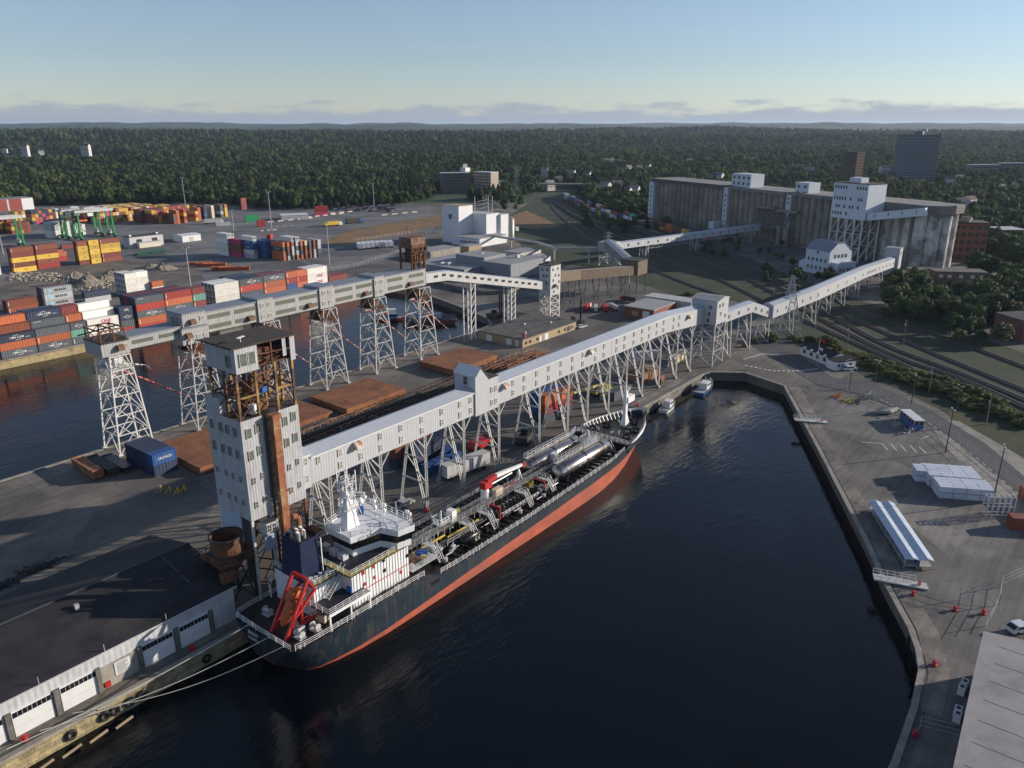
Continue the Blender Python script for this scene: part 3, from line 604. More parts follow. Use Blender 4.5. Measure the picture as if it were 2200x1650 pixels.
w_ = win(WIN_D, g1, 0, 0, 0, R(-90)); w_.location = site(128.04, V1 + 2.6, 19.2) - Vector(L1)
def gwin(me, x, z, y=V1): win(me, g1, *(site(x, y - .01, z) - Vector(L1)))
for x in (80.4,): gwin(WIN_A, x, 16.3, V1); gwin(WIN_A, x, 12.9, V1)
gwin(WIN_A, 83.4, 15.6)
for x in (88.4, 93.6, 98.9, 104.6, 110.8, 117.0, 123.0, 126.6):
    if x != 93.6: gwin(WIN_A, x, 15.4)
    gwin(WIN_A, x, 12.9)
for x in (134.0, 135.5): gwin(WIN_A, x, 16.0, V1 - .3); gwin(WIN_A, x, 12.8, V1 - .3)
for x in (142.5, 147.0, 152.2, 157.5, 163.0, 168.5, 173.5, 180.0, 184.5, 191.5, 196.0, 201.5, 206.5, 211.0, 216.0, 220.5): gwin(WIN_A, x, 15.4); gwin(WIN_A, x, 12.9)
for x in (92.6, 139.0, 176.9): put('vent_hood', HOOD_W, g1, site(x, V1, 15.0) - Vector(L1))
# the last stretch slopes down to the transfer tower
o = MB(L1, AF); tube_gallery(o, [(223.55, 111, 11.4), (250.6, 111, 9.1)], W1, 5.5, 1.0); o.obj('housing', [CLAD, ROOF_W], g1)
put('vent_hood', HOOD_W, g1, site(238.0, V1, 13.4) - Vector(L1))
for x in (227.5, 231.5): gwin(WIN_A, x, 15.0); gwin(WIN_A, x, 12.5)
for u in (79.0, 91.0, 103.0, 114.6, 126.4, 141.8, 154.0, 163.2, 173.8, 183.0, 192.4, 202.7, 213.8, 223.5): bent(g1, L1, u, 102.5, 107.1, 16.2 if u < 205 else 16.2 - (u - 206.4) * .09)

# ------------------------------------------------------------------ white transfer tower and the gallery on to the silos
L2 = (236, 102.6, 0)
tt = thing('transfer_tower', 'boxy white clad transfer tower on steel legs where the long gallery bends', 'tower', L2)
o = MB(L2); o.box(231.5, 240.4, 98.3, 107.0, 14.2, 22.0); o.obj('housing', CLAD, tt)
o = MB(L2); o.add([(231.1, 97.9, 22.0), (240.8, 97.9, 22.0), (240.8, 107.4, 22.0), (231.1, 107.4, 22.0), (236, 97.9, 22.9), (236, 107.4, 22.9)], [(0, 4, 5, 3), (1, 2, 5, 4), (0, 1, 4), (2, 3, 5), (3, 2, 1, 0)]); o.obj('roof', mat('pale_grey_roof', (0.38, 0.37, 0.36), 0.7, var=0.15), tt)
for (x, z) in ((233.6, 20.2), (236.0, 20.2), (234.6, 17.4), (238.5, 16.2)): win(WIN_B, tt, x - L2[0], 98.29 - L2[1], z).scale = (0.9, 1, 0.8)
for (y, z) in ((100.5, 19.8), (100.8, 17.6), (101, 15.4)): win(WIN_D, tt, 231.49 - L2[0], y - L2[1], z, R(-90)).scale = (0.8, 1, 0.7)
for x in (232, 240):
    for y in (98.8, 106.5): o = MB(L2); o.bar((x, y, 0), (x, y, 14.3), 0.4); o.obj('leg', STEEL, tt)
o = MB(L2)
for k in range(3):
    z0, z1 = 0.3 + 4.7 * k, 5.0 + 4.7 * k
    for a, b in (((232, 98.8), (240, 98.8)), ((232, 106.5), (240, 106.5)), ((232, 98.8), (232, 106.5)), ((240, 98.8), (240, 106.5))):
        o.bar(a + (z0,), b + (z1,), 0.18); o.bar(b + (z0,), a + (z1,), 0.18); o.bar(a + (z1,), b + (z1,), 0.2)
o.obj('bracing', STEEL, tt)
L3 = (330, 95, 0)
g2 = thing('conveyor_gallery', 'white clad conveyor gallery dipping and climbing over the rail yard to the silos', 'conveyor gallery', L3)
path2 = [(240.4, 99.3, 13.0), (260, 97.4, 13.4), (272.5, 95.6, 9.3)]
o = MB(L3); tube_gallery(o, path2, 3.6, 3.4, 0.5); o.obj('housing', [CLAD, ROOF_W], g2)
path3 = [(272.6, 94.9, 9.2), (285, 93.6, 9.6), (309.6, 90.2, 10.2), (398, 92.6, 8.0), (404, 92.8, 8.6), (443.5, 93.2, 5.6)]
path3 = [(272.6, 94.6, 9.2), (309.6, 90.6, 10.0), (385, 92.2, 7.6), (402, 92.6, 6.6), (443.4, 93.0, 4.6)]
o = MB(L3); tube_gallery(o, path3, 4.2, 4.6, 0.7); o.obj('housing', [CLAD, ROOF_W], g2)
def along(pth, k):
    t_ = k * (len(pth) - 1); i = min(int(t_), len(pth) - 2); return Vector(pth[i]).lerp(Vector(pth[i + 1]), t_ - i)
for i in range(22):
    p = along(path3, (i + .5) / 22); win(WIN_S, g2, p.x - L3[0], p.y - .03 - L3[1], p.z + 2.2, 0.0).scale = (.8, 1, 1)
for i in range(6): p = along(path2, (i + .5) / 6); win(WIN_S, g2, p.x - L3[0], p.y - .05 - L3[1], p.z + 1.7, -0.1)
for (x, y, zt) in ((246, 99, 13), (259.6, 97.6, 13.2), (273, 95.9, 9.0), (290, 93, 9.5), (309.6, 91, 9.9), (330, 91.5, 9.4), (352, 92, 8.6), (375, 92.4, 7.8), (398, 93, 6.7), (420, 93.3, 5.5)):
    b = MB(L3); b.bar((x, y + .3, zt * .5), (x, y + 4.6, zt * .5), .2); b.bar((x, y, zt), (x, y + 4.4, zt * .5), .18); b.bar((x, y + 4.2, zt), (x, y + .4, zt * .5), .18); b.bar((x, y - .3, .2), (x, y + 4.4, zt * .5), .18); p_ = b.obj('trestle_bent', STEEL, g2)
    for (a, c) in (((x, y - .4, 0), (x, y + .2, zt + .1)), ((x, y + 4.8, 0), (x, y + 4.0, zt + .1)), ((x + 3.6, y + 2, 0), (x + .4, y + 2, zt))): l_ = MB(L3); l_.bar(a, c, .38); l_.obj('leg', STEEL, p_)
o = MB((446, 95, 0)); o.box(443.5, 449.5, 91.5, 98.5, 0, 14.0); et = o.obj('gallery_end_tower', CLAD); tag(et, 'white clad tower at the silo end of the white gallery', 'tower')
o = MB((446, 95, 0)); o.box(443.2, 449.8, 91.2, 98.8, 14.02, 14.3); o.obj('roof', ROOF_W, et)
win(WIN_D, et, 0, -3.51, 11.5); win(WIN_D, et, -2.51, -1, 9, R(-90))
# ------------------------------------------------------------------ long grey gallery across the far side of the pier
L4 = (130, 185, 0)
g4 = thing('conveyor_gallery', 'long grey clad two storey gallery high on six lattice towers across the left basin edge', 'conveyor gallery', L4)
Y0, Y1 = 182.3, 188.6
def gsec(x0, x1, z0, z1, name='housing', ex=0.0, roofm=None):
    o = MB(L4); o.box(x0, x1, Y0 - ex, Y1 + ex, z0, z1); ob = o.obj(name, CLAD_GREY, g4)
    r = MB(L4); r.box(x0 - .02, x1 + .02, Y0 - ex - .25, Y1 + ex + .25, z1 + .003, z1 + .28); r.obj('roof', roofm or ROOF_G, ob); return ob
eb = gsec(78.4, 85.0, 23.8, 26.9, 'end_house', 1.0, TAR_BR)
gsec(85.05, 99.0, 24.2, 27.0); gsec(98.2, 105.4, 22.4, 26.4, 'junction_house', 1.2); gsec(99.1, 105.4, 26.7, 30.0, 'junction_house', .5)
for a, b in ((105.45, 121.0), (126.0, 141.9), (147.0, 163.2), (167.3, 186.5)): gsec(a, b, 24.1, 29.4)
for a, b in ((121.05, 125.95), (141.95, 146.95), (163.25, 167.25)): gsec(a, b, 23.8, 30.0, 'junction_house', 0.45)
LV = MB(); LV.box(-3.3, 3.3, -.05, .02, -.55, .55, 0)
for i in range(1, 22): LV.box(-3.3 + i * .3 - .03, -3.3 + i * .3 + .03, -.09, 0, -.55, .55, 0)
LV = LV.mesh('louvre_panel', LOUVRE)
for a, b in ((105.45, 121.0), (126.0, 141.9), (147.0, 163.2), (167.3, 186.5)):
    for k in (0.27, 0.77):
        for z in (28.0, 25.4): put('louvre_panel', LV, g4, (a + (b - a) * k - L4[0], Y0 - .02 - L4[1], z))
for k in (0.27, 0.75): put('louvre_panel', LV, g4, (85 + 14 * k - L4[0], Y0 - .02 - L4[1], 25.7)).scale = (0.8, 1, .8)
for x in (82.6, 101.6, 118.6, 138.2, 159.8, 179.0): put('vent_hood', HOOD_R, g4, (x - L4[0], (Y0 - (1.0 if x < 85 else .5 if x < 103 else 0)) - L4[1], 25.0 if x > 103 else 24.9 if x < 90 else 27.3))
put('vent_hood', HOOD_R, g4, (99.8 - L4[0], Y0 - 1.2 - L4[1], 24.2))
for x in (122.4, 124.6, 143.4, 145.6, 164.3, 166.2):
    for z in (28.3, 25.3): win(WIN_SQ, g4, x - L4[0], Y0 - .46 - L4[1], z)
for (x, z, e) in ((84.0, 25.6, 1.01), (104.4, 28.4, .51), (102.6, 24.0, 1.21), (104.5, 24.0, 1.21)): win(WIN_SQ, g4, x - L4[0], Y0 - e - L4[1], z)
win(WIN_D, g4, 98.19 - L4[0], 184.5 - L4[1], 28.6, R(-90))
# rusty hoist frame on the roof of the end house
hf = MB(L4)
for x in (78.9, 82.0, 84.6):
    for y in (182, 189.3): hf.bar((x, y, 27.1), (x, y, 29.8), .28)
for y in (182, 189.3): hf.bar((78.9, y, 29.8), (84.6, y, 29.8), .3); hf.bar((78.9, y, 27.2), (82, y, 29.7), .15); hf.bar((82, y, 27.2), (84.6, y, 29.7), .15)
for x in (78.9, 82, 84.6): hf.bar((x, 182, 29.8), (x, 189.3, 29.8), .28); hf.bar((x, 182, 27.2), (x, 189.3, 29.7), .14)
hf.bar((77.4, 182, 28.2), (78.9, 182, 29.8), .2); hf.bar((77.0, 189, 28.2), (84, 183, 30.4), .3); hf.obj('hoist_frame', RUST, g4)
# lattice support towers
def ltower(parent, L, u, y0, y1, zt, bw=4.2, tw=2.4, m=STEEL, nb=5, col=.34):
    c = MB(L); lv = []
    for k in range(nb + 1):
        t_ = k / nb; hw = bw + (tw - bw) * t_; dy = 1.2 * (1 - t_); lv.append([(u - hw, y0 - dy, zt * t_), (u + hw, y0 - dy, zt * t_), (u + hw, y1 + dy * .3, zt * t_), (u - hw, y1 + dy * .3, zt * t_)])
    for k in range(nb):
        a, b = lv[k], lv[k + 1]
        for i in range(4):
            j = (i + 1) % 4; c.bar(b[i], b[j], .2)
            mid = tuple((b[i][q] + b[j][q]) / 2 for q in range(3)); c.bar(a[i], mid, .17); c.bar(a[j], mid, .17)
        c.bar(b[0], b[2], .14)
    p = c.obj('support_tower', m, parent)
    for i in range(4):
        l_ = MB(L); l_.bar(lv[0][i], lv[-1][i], col, 0, 4, col * .8); l_.box(lv[0][i][0] - .5, lv[0][i][0] + .5, lv[0][i][1] - .5, lv[0][i][1] + .5, 0, .45); l_.obj('leg', m, p)
    return p
for i, u in enumerate((82.0, 102.4, 124.0, 144.2, 164.0, 184.0)):
    p = ltower(g4, L4, u, 180.6, 186.8, 23.7 if u > 83 else 23.7, m=STEEL_W if i == 0 else STEEL)
    h = MB(L4); h.box(u - 2.6, u + 2.6, 180.3, 188.4, 20.2, 20.4); h.rail([(u - 2.6, 180.3, 20.4), (u + 2.6, 180.3, 20.4), (u + 2.6, 188.4, 20.4)], 1.0, 1.3, .08); h.box(u - 1.4, u + 1.6, 183, 188, 20.6, 22.6)
    for k in range(6): h.bar((u + random.uniform(-2.4, 2.4), random.uniform(181, 188), 20.5), (u + random.uniform(-2.4, 2.4), random.uniform(181, 188), 23.6), .2)
    h.obj('spout_platform', RUST if i else STEEL_W, p)
    b = MB(L4); z1 = 19.0; a = Vector((u + 1.8, 188.9, z1)); e = Vector((u + 21.0, 189.6, 5.6 if i == 0 else 3.6)); nseg = 14
    for k in range(nseg): b.bar(a.lerp(e, k / nseg), a.lerp(e, (k + .97) / nseg), .5 - .1 * k / nseg, 0 if (i == 0 and k < 7) or k % 2 else 1, 6)
    b.bar(e, e + Vector((.5, 0, -4)), .3, 2)
    b.obj('grain_spout', [RED if i == 0 else mat('faded_red', (0.42, 0.09, 0.06), .7), mat('faded_white', (.5, .45, .4), .7) if i else DARK_STEEL, STEEL], p)
    b = MB(L4); b.bar((u + 1.5, 188.8, 20.2), (u + 10.5, 189.3, 15.4 if i else 17.2), .4, 0, 6); b.bar((u + 10.4, 189.3, 15.4 if i else 17.2), (u + 10.9, 189.3, 14.2 if i else 16.3), .6, 0, 6); b.obj('grain_spout', WHITE if i == 0 else mat('faded_red', (0.42, 0.09, 0.06)), p)
    b = MB(L4); b.ob((u + 5, 189.6, 22.2), (8, .5, .2), 0, 0, ('Y', -.1)); b.rail([(u + 1.5, 189.8, 22.0), (u + 9, 189.8, 22.6)], .8, 1.6, .07); b.obj('spout_walkway', STEEL_W, p)
# sloping slim gallery to the small white tower
L5 = (220, 183, 0)
g5 = thing('conveyor_gallery', 'slim pale sloping conveyor gallery from the grey gallery down to the small white tower', 'conveyor gallery', L5)
o = MB(L5); tube_gallery(o, [(186.6, 182.2, 24.6), (197, 182.2, 24.0), (253.6, 180.6, 11.8)], 3.2, 3.2, .3); o.obj('housing', [WHITE_OLD, ROOF_W], g5)
for i in range(15):
    k = (i + 1.2) / 17; x = 186.6 + 67 * k; z = 24.3 if x < 197 else 24.0 - (x - 197) / 56.6 * 12.2; p = put('louvre_panel', LV, g5, (x - L5[0], 182.2 - 1.6 * max(0, (x - 197) / 56.6) - .06 - L5[1], z + 1.9)); p.scale = (.28, 1, .75); p.rotation_euler = (0, 0.2 if x > 197 else 0, -.03)
for u, zt in ((209.3, 20.9), (233.0, 15.8)):
    c = MB(L5)
    for k in range(7):
        z = zt * k / 7; c.bar((u, 182.4, z), (u + 2.4, 186, z + zt / 7), .2); c.bar((u, 182.4, z), (u + 2.4, 182.4, z + zt / 7), .2); c.bar((u, 182.4, z + zt / 7), (u, 186, z + zt / 7), .18)
    p = c.obj('support_tower', STEEL_W, g5)
    for x in (u, u + 2.4):
        for y in (182.4, 186): l_ = MB(L5); l_.bar((x, y, 0), (x, y, zt + 2.2), .36); l_.obj('leg', STEEL_W, p)
L6 = (257, 181.5, 0)
st_ = thing('transfer_tower', 'small white tower with dark windows on crooked lattice legs, past the grey gallery', 'tower', L6)
o = MB(L6); o.box(253.6, 260.6, 178.6, 184.2, 9.6, 21.6); o.obj('housing', WHITE_OLD, st_)
o = MB(L6); o.box(253.3, 260.9, 178.3, 184.5, 21.61, 21.95); o.ob((257.5, 182.5, 22.3), (1.6, 1.2, .8)); o.obj('roof', TAR_BR, st_)
for (x, z) in ((255.2, 20), (258.6, 20), (257, 17.6), (259.4, 17.2), (255.5, 15.6), (259.6, 14.6), (258.8, 12.2), (256, 11)): win(WIN_D, st_, x - L6[0], 178.58 - L6[1], z).scale = (.6, 1, .6)
for (y, z) in ((180.2, 20), (182.6, 20), (180.4, 17.4), (182, 17.4), (180.4, 14.8), (182, 14.8)): win(WIN_D, st_, 253.58 - L6[0], y - L6[1], z, R(-90)).scale = (.7, 1, .7)
put('vent_hood', HOOD_R, st_, (256.5 - L6[0], 178.6 - L6[1], 12.8))
c = MB(L6)
for k in range(3):
    for a, b in (((253.8, 178.8), (260.4, 178.8)), ((260.4, 178.8), (260.4, 184)), ((260.4, 184), (253.8, 184)), ((253.8, 184), (253.8, 178.8))):
        z = 3.2 * k; c.bar(a + (z,), b + (z + 3.2,), .2); c.bar(b + (z,), a + (z + 3.2,), .2); c.bar(a + (z + 3.2,), b + (z + 3.2,), .2)
for k in range(8): c.bar((random.uniform(253, 261), random.uniform(178.5, 184), 0), (random.uniform(254, 260), random.uniform(179, 184), 9.6), .22)
c.obj('bracing', STEEL_W, st_)
for x in (253.9, 260.3):
    for y in (178.9, 183.9): l_ = MB(L6); l_.bar((x, y, 0), (x, y, 9.7), .42); l_.obj('leg', STEEL_W, st_)
# rusty unloading machine standing on the grey gallery's end
L7 = (184, 185.5, 29.7)
rm = thing('elevator_head', 'rust brown elevator machinery stack on top of the grey gallery', 'machinery', L7)
o = MB(); o.box(-3.2, 3.2, -2.8, 2.8, 7.2, 10.4); o.obj('head_house', mat('rusty_panels', (0.22, 0.12, 0.08), .85, var=.5, scale=.9, col2=(.08, .05, .04), thr=(.45, .6)), rm)
for x in (-3, 3):
    for y in (-2.6, 2.6): o = MB(); o.bar((x, y, 0), (x, y, 7.3), .5); o.obj('column', RUST, rm)
for k, (x, y) in enumerate(((-2.2, -2.9), (.3, -2.9), (2.4, -2.9), (3.4, 0.5))):
    o = MB(); pts = [(x, y, .4), (x, y, 4.4), (x + .3, y, 5.4), (x + 1.0, y, 6.0), (x + 1.2, y, 7.2)]; o.path(pts, .9, 0, 8); o.obj('chute', RUST, rm)
o = MB()
for z in (2.4, 4.8, 7.1): o.box(-3.7, 3.7, -3.4, 3.4, z, z + .15); o.rail([(-3.7, -3.4, z + .15), (3.7, -3.4, z + .15), (3.7, 3.4, z + .15)], 1, 1.5, .1)
o.rail([(-3.2, -2.8, 10.4), (3.2, -2.8, 10.4), (3.2, 2.8, 10.4)], 1.1, 1.5, .1); o.bar((-2, 0, 10.4), (-2, 0, 14), .15); o.bar((1, 1, 10.4), (1, 1, 13.2), .15); o.box(-1.5, 1.5, -2, 2, 2.6, 6.6); o.obj('platforms', RUST, rm)
# old brown conveyors beyond the small tower
L8 = (300, 192, 0)
bc = thing('conveyor_gallery', 'old brown timber clad conveyor gallery on spindly legs right of the small white tower', 'conveyor gallery', L8)
TIM = mat('weathered_timber', (.16, .125, .09), .9, var=.3, scale=.8, streak=.4)
o = MB(L8); tube_gallery(o, [(260.7, 182.0, 13.5), (285, 184.5, 10.8), (322, 176.5, 8.6)], 4.2, 4.0, .3); o.obj('housing', [TIM, mat('tan_roofing', (.21, .175, .135), .9, var=.2)], bc)
for k in range(7):
    x = 264 + k * 8.5; y = 182.6 + (2 if x < 290 else 2 - (x - 290) * .22)
    for (dx, yy) in ((-1.6, y), (1.6, y + 4)): o = MB(L8); o.bar((x + dx, yy - .6, 0), (x, yy, 10), .28); o.obj('leg', DARK_STEEL, bc)
    o = MB(L8); o.bar((x - 1.6, y - .6, .4), (x, y + 4, 8), .16); o.bar((x + 1.6, y + 3.4, .4), (x, y, 8), .16); o.obj('brace', DARK_STEEL, bc)
L9 = (325, 180, 0)
nt = thing('transfer_tower', 'dark brown square transfer tower on open legs at the bend of the old conveyors', 'tower', L9)
o = MB(L9); o.box(320, 329, 176, 185, 8.4, 15); o.obj('housing', TIM, nt)
o = MB(L9); o.box(319.7, 329.3, 175.7, 185.3, 15.0, 15.3); o.obj('roof', TAR, nt)
for x in (320.4, 328.6):
    for y in (176.4, 184.6): o = MB(L9); o.bar((x, y, 0), (x, y, 8.4), .4); o.obj('leg', DARK_STEEL, nt)
L10 = (355, 205, 0)
d2 = thing('conveyor_gallery', 'dark grey sloping conveyor gallery climbing from the brown tower to the far node', 'conveyor gallery', L10)
o = MB(L10); tube_gallery(o, [(329, 182.5, 10.5), (377, 224, 11)], 5.0, 3.6, .4); o.obj('housing', [mat('slate_siding', (.20, .20, .20), .8), ROOF_G], d2)
for k in (.2, .5, .8):
    p = Vector((329, 182.5, 0)).lerp(Vector((377, 224, 0)), k); o = MB(L10)
    o.bar(p, p + Vector((.4, 0, 10.6)), .3); o.bar(p + Vector((-4, 3, 0)), p + Vector((-2, 2, 10.6)), .3); o.bar(p, p + Vector((-3, 2.4, 9)), .16); o.obj('trestle_bent', STEEL, d2)
L11 = (379, 228, 0)
nd = thing('transfer_tower', 'pale transfer tower on lattice legs where three conveyors meet in the grass', 'tower', L11)
o = MB(L11); o.box(375, 384, 223, 232, 8.2, 13.2); o.obj('housing', mat('pale_siding', (.40, .41, .42), .7, streak=.3), nd)
ltower(nd, L11, 379.5, 224, 231, 8.2, 4.4, 4.2, STEEL, 2, .3)
L12 = (470, 215, 0)
wg = thing('conveyor_gallery', 'white gallery with small dark windows crossing the freight tracks to the silo block', 'conveyor gallery', L12)
P0, P1 = Vector((384, 228.5, 7.6)), Vector((543, 190, 8.0))
o = MB(L12); tube_gallery(o, [tuple(P0), tuple(P1)], 4.4, 3.6, .4); o.obj('housing', [mat('dull_white_siding', (.55, .57, .60), .6, streak=.15), ROOF_W], wg)
for i in range(19): p = P0.lerp(P1, (i + .6) / 19.4); win(WIN_D, wg, p.x - L12[0] - .02, p.y - L12[1] - .05, p.z + 1.9, math.atan2(P1.y - P0.y, P1.x - P0.x)).scale = (.9, 1, .75)
for k in (.18, .46, .8):
    p = P0.lerp(P1, k); o = MB(L12)
    for (dx, dy) in ((-2, 0), (2, 0), (-2, 4), (2, 4)): o.bar((p.x + dx, p.y + dy, 0), (p.x + dx * .6, p.y + dy, 7.7), .35)
    o.bar((p.x - 2, p.y, .3), (p.x + 1.5, p.y + 4, 7.4), .18); o.bar((p.x + 2, p.y, .3), (p.x - 1.5, p.y + 4, 7.4), .18); o.bar((p.x - 2, p.y, .3), (p.x + 1.4, p.y, 7.4), .18); o.obj('trestle_bent', STEEL, wg)
o = MB(L12)                                         # truss under the main span
for i in range(26):
    a, b = P0.lerp(P1, .18 + .62 * i / 26), P0.lerp(P1, .18 + .62 * (i + 1) / 26); dz = Vector((0, 0, -1.8)); o.bar(a + dz, b + dz, .16); o.bar(a + (dz if i % 2 else Vector((0, 0, 0))), b + (Vector((0, 0, 0)) if i % 2 else dz), .13)
o.obj('truss', STEEL, wg)
L13 = (390, 285, 0)
tcv = thing('pipe_conveyor', 'thin pale tube conveyor on single posts from the white mill to the pale node tower', 'conveyor', L13)
tp = [(403, 338, 4.6), (402.5, 307.7, 5.4), (373.3, 260.4, 7.0), (385, 236.6, 7.6), (384, 231, 8.8)]; tp = [(404, 336, 5.2), (388, 284, 6.6), (373.3, 260.4, 7.2), (380, 232.2, 9.0)]
o = MB(L13); o.path(tp, 1.5, 0, 6); o.obj('tube', mat('tube_grey', (.40, .39, .36), .6, var=.2), tcv)
o = MB(L13); o.rail([(p[0] - .8, p[1], p[2] + .6) for p in tp], .9, 2.2, .09); o.obj('handrail', STEEL, tcv)
for (x, y, z) in ((396, 310, 5.9), (373.4, 260.6, 7.0), (378.5, 240, 8.3)): o = MB(L13); o.bar((x, y, 0), (x, y, z), .9, 0, 8); o.box(x - 1, x + 1, y - 1, y + 1, z - .8, z - .5); o.obj('post', WHITE_OLD, tcv)
# ------------------------------------------------------------------ the tanker
def tanker():
    L = (110, 89.5, 0); cy = 89.5
    S = thing('tanker_ship', 'navy and red chemical tanker with white bridge moored along the granite quay', 'ship', L)
    B = lambda: MB(L)
    HULL_N = mat('navy_hull_paint', (0.014, 0.026, 0.040), 0.42, var=0.25, scale=0.25, col2=(0.045, 0.058, 0.066), thr=(0.52, 0.7), streak=0.45)
    DKP = mat('dark_deck_gear', (.016, .015, .016), .4, .3, var=.4)
    HULL_R = mat('red_boot_paint', (0.42, 0.092, 0.048), 0.65, var=0.22, scale=0.3, col2=(0.26, 0.085, 0.055), thr=(0.5, 0.7), streak=0.3)
    DECK = mat('black_wet_deck', (0.010, 0.0095, 0.010), 0.38, var=0.4, scale=0.6, col2=(0.035, 0.014, 0.010), thr=(0.6, 0.75))
    SW = mat('ship_white', (0.80, 0.80, 0.79), 0.4, var=0.05, scale=0.6, streak=0.10)
    NAVYDECK = mat('dark_blue_deck', (0.014, 0.016, 0.028), 0.6, var=0.3, scale=0.8, col2=(0.03, 0.03, 0.035))
    YEL = mat('yellow_deck_paint', (0.42, 0.31, 0.035), 0.65, var=0.25, scale=0.8, col2=(0.10, 0.075, 0.03), thr=(0.58, 0.72))
    PIPE = mat('black_steel_pipe', (0.022, 0.021, 0.022), 0.32, 0.5, var=0.3, scale=1.0)
    TANK = mat('dark_polished_tank', (0.42, 0.38, 0.35), 0.24, 1.0, var=0.15, scale=0.6, col2=(.24, .21, .19), thr=(.5, .66))
    RAILM = mat('grey_rail_paint', (0.50, 0.50, 0.50), 0.5)
    ip = lambda tab, u: next(a[1] + (b[1] - a[1]) * (u - a[0]) / (b[0] - a[0]) for a, b in zip(tab, tab[1:]) if u <= b[0] + 1e-6)
    Dk = [(54.4, 6.5), (55.0, 7.1), (57, 7.55), (62, 7.7), (143, 7.7), (149, 7.6), (154, 7.2), (158.5, 6.1), (163, 4.4), (166.5, 2.6), (169, .9), (169.7, .12)]
    Wl = [(54.4, 2.2), (57, 4.0), (60, 5.6), (65, 7.0), (71, 7.6), (78, 7.7), (130, 7.7), (138, 7.3), (146, 6.0), (153, 4.1), (159, 2.1), (164, .5), (166, .12), (169.7, .12)]
    Zt = [(54.4, 3.5), (79.5, 3.3), (81.5, 3.2), (84.5, 1.75), (90, 1.5), (110, 1.6), (142, 2.7), (147, 3.6), (151, 5.0), (156, 5.5), (169.7, 6.3)]
    Zm = [(54.4, -.6), (57, -2.2), (61, -4.2), (164, -4.2), (166, -2.0), (168, 1.2), (169.7, 4.6)]
    us = [54.4, 54.7, 55.4, 56.4, 58, 60, 63, 67, 72, 78, 81.5, 84.5, 90, 97, 105, 114, 123, 131, 138, 142, 145, 147, 149, 151, 153.5, 156, 158.5, 161, 163.3, 165.4, 167, 168.4, 169.3, 169.7]
    rows = []
    for u in us:
        zt, zm = ip(Zt, u), ip(Zm, u); d, w_ = ip(Dk, u), ip(Wl, u); zb = min(max(-2.7 + (u - 58) * .042 if u < 100 else -.93 + (u - 100) * .041, zm + .1), zt - .3); rg = []
        lv = [zm, zm + (zb - zm) * .5, zb - .001, zb, zb + (zt - zb) * .35, zb + (zt - zb) * .7, zt]
        for z in lv:
            k = min(1, max(0, (z - max(zm, -3.2)) / max(.5, zt - max(zm, -3.2)))); k2 = k ** .8; rg.append((d * k2 + w_ * (1 - k2), z))
        rows.append((u, rg))
    h = B(); nL = 7
    for sgn in (-1, 1):
        base = len(h.v)
        vs = [(u, cy + sgn * b_, z) for u, rg in rows for b_, z in rg]; fs = []; ms = []
        for i in range(len(rows) - 1):
            for k in range(nL - 1):
                q = (i * nL + k, (i + 1) * nL + k, (i + 1) * nL + k + 1, i * nL + k + 1); fs.append(q if sgn < 0 else q[::-1]); ms.append(1 if k < 3 else 0)
        k0 = len(h.v); h.v += vs; h.f += [tuple(j + k0 for j in f) for f in fs]; h.m += ms
    u, rg = rows[0]                                             # transom
    for k in range(nL - 1):
        (b0, z0), (b1, z1) = rg[k], rg[k + 1]; h.add([(u, cy - b0, z0), (u, cy + b0, z0), (u, cy + b1, z1), (u, cy - b1, z1)], [(3, 2, 1, 0)], 1 if k < 3 else 0)
    hull = h.obj('hull', [HULL_N, HULL_R], S, True)
    m_ = hull.modifiers.new('edges', 'EDGE_SPLIT'); m_.split_angle = R(35)
    def deck(name, u0, u1, dz, m, par=S, inset=0.12, zf=None):
        d = B(); st_ = [u0] + [x for x in us if u0 < x < u1] + [u1]
        vs = []
        for x in st_:
            z = zf if zf is not None else ip(Zt, x) + dz; b_ = max(.05, ip(Dk, x) - inset); vs += [(x, cy - b_, z), (x, cy + b_, z)]
        d.add(vs, [(2 * i, 2 * i + 2, 2 * i + 3, 2 * i + 1) for i in range(len(st_) - 1)]); return d.obj(name, m, par)
    deck('poop_deck', 54.6, 80.6, -.12, DECK); deck('main_deck', 80.6, 146.5, -.12, DECK); deck('forecastle_deck', 149.2, 169.3, 0, DECK, zf=4.2)
    fb = B(); fb.box(149.0, 149.2, cy - 7.45, cy + 7.45, 2.4, 4.2); fb.obj('forecastle_bulkhead', DECK, S)
    # white inside of the bow bulwark with its stays
    bw = B(); st_ = [x for x in us if x >= 149]
    for sgn in (-1, 1):
        for a, b in zip(st_, st_[1:]):
            ba, bb = ip(Dk, a) - .16, ip(Dk, b) - .16
            if bb < .1: bb = .02
            v = [(a, cy + sgn * ba, 4.2), (b, cy + sgn * bb, 4.2), (b, cy + sgn * bb, ip(Zt, b)), (a, cy + sgn * ba, ip(Zt, a))]; bw.add(v, [(0, 1, 2, 3) if sgn < 0 else (3, 2, 1, 0)])
        for i in range(16):
            x = 150 + i * 1.1; b_ = ip(Dk, x) - .18; bw.bar((x, cy + sgn * b_, ip(Zt, x) - .1), (x, cy + sgn * (b_ - .7), 4.25), .14)
    bw.obj('bow_bulwark_lining', SW, S)
    # raised breakwater plate on the far bow (blue grey)
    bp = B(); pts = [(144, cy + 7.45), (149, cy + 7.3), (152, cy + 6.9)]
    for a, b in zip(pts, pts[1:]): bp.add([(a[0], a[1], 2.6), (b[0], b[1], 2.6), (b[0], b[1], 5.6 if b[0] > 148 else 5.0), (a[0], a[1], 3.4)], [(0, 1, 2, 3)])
    bp.obj('side_bulwark', mat('pale_blue_bulwark', (.36, .42, .50), .5), S)
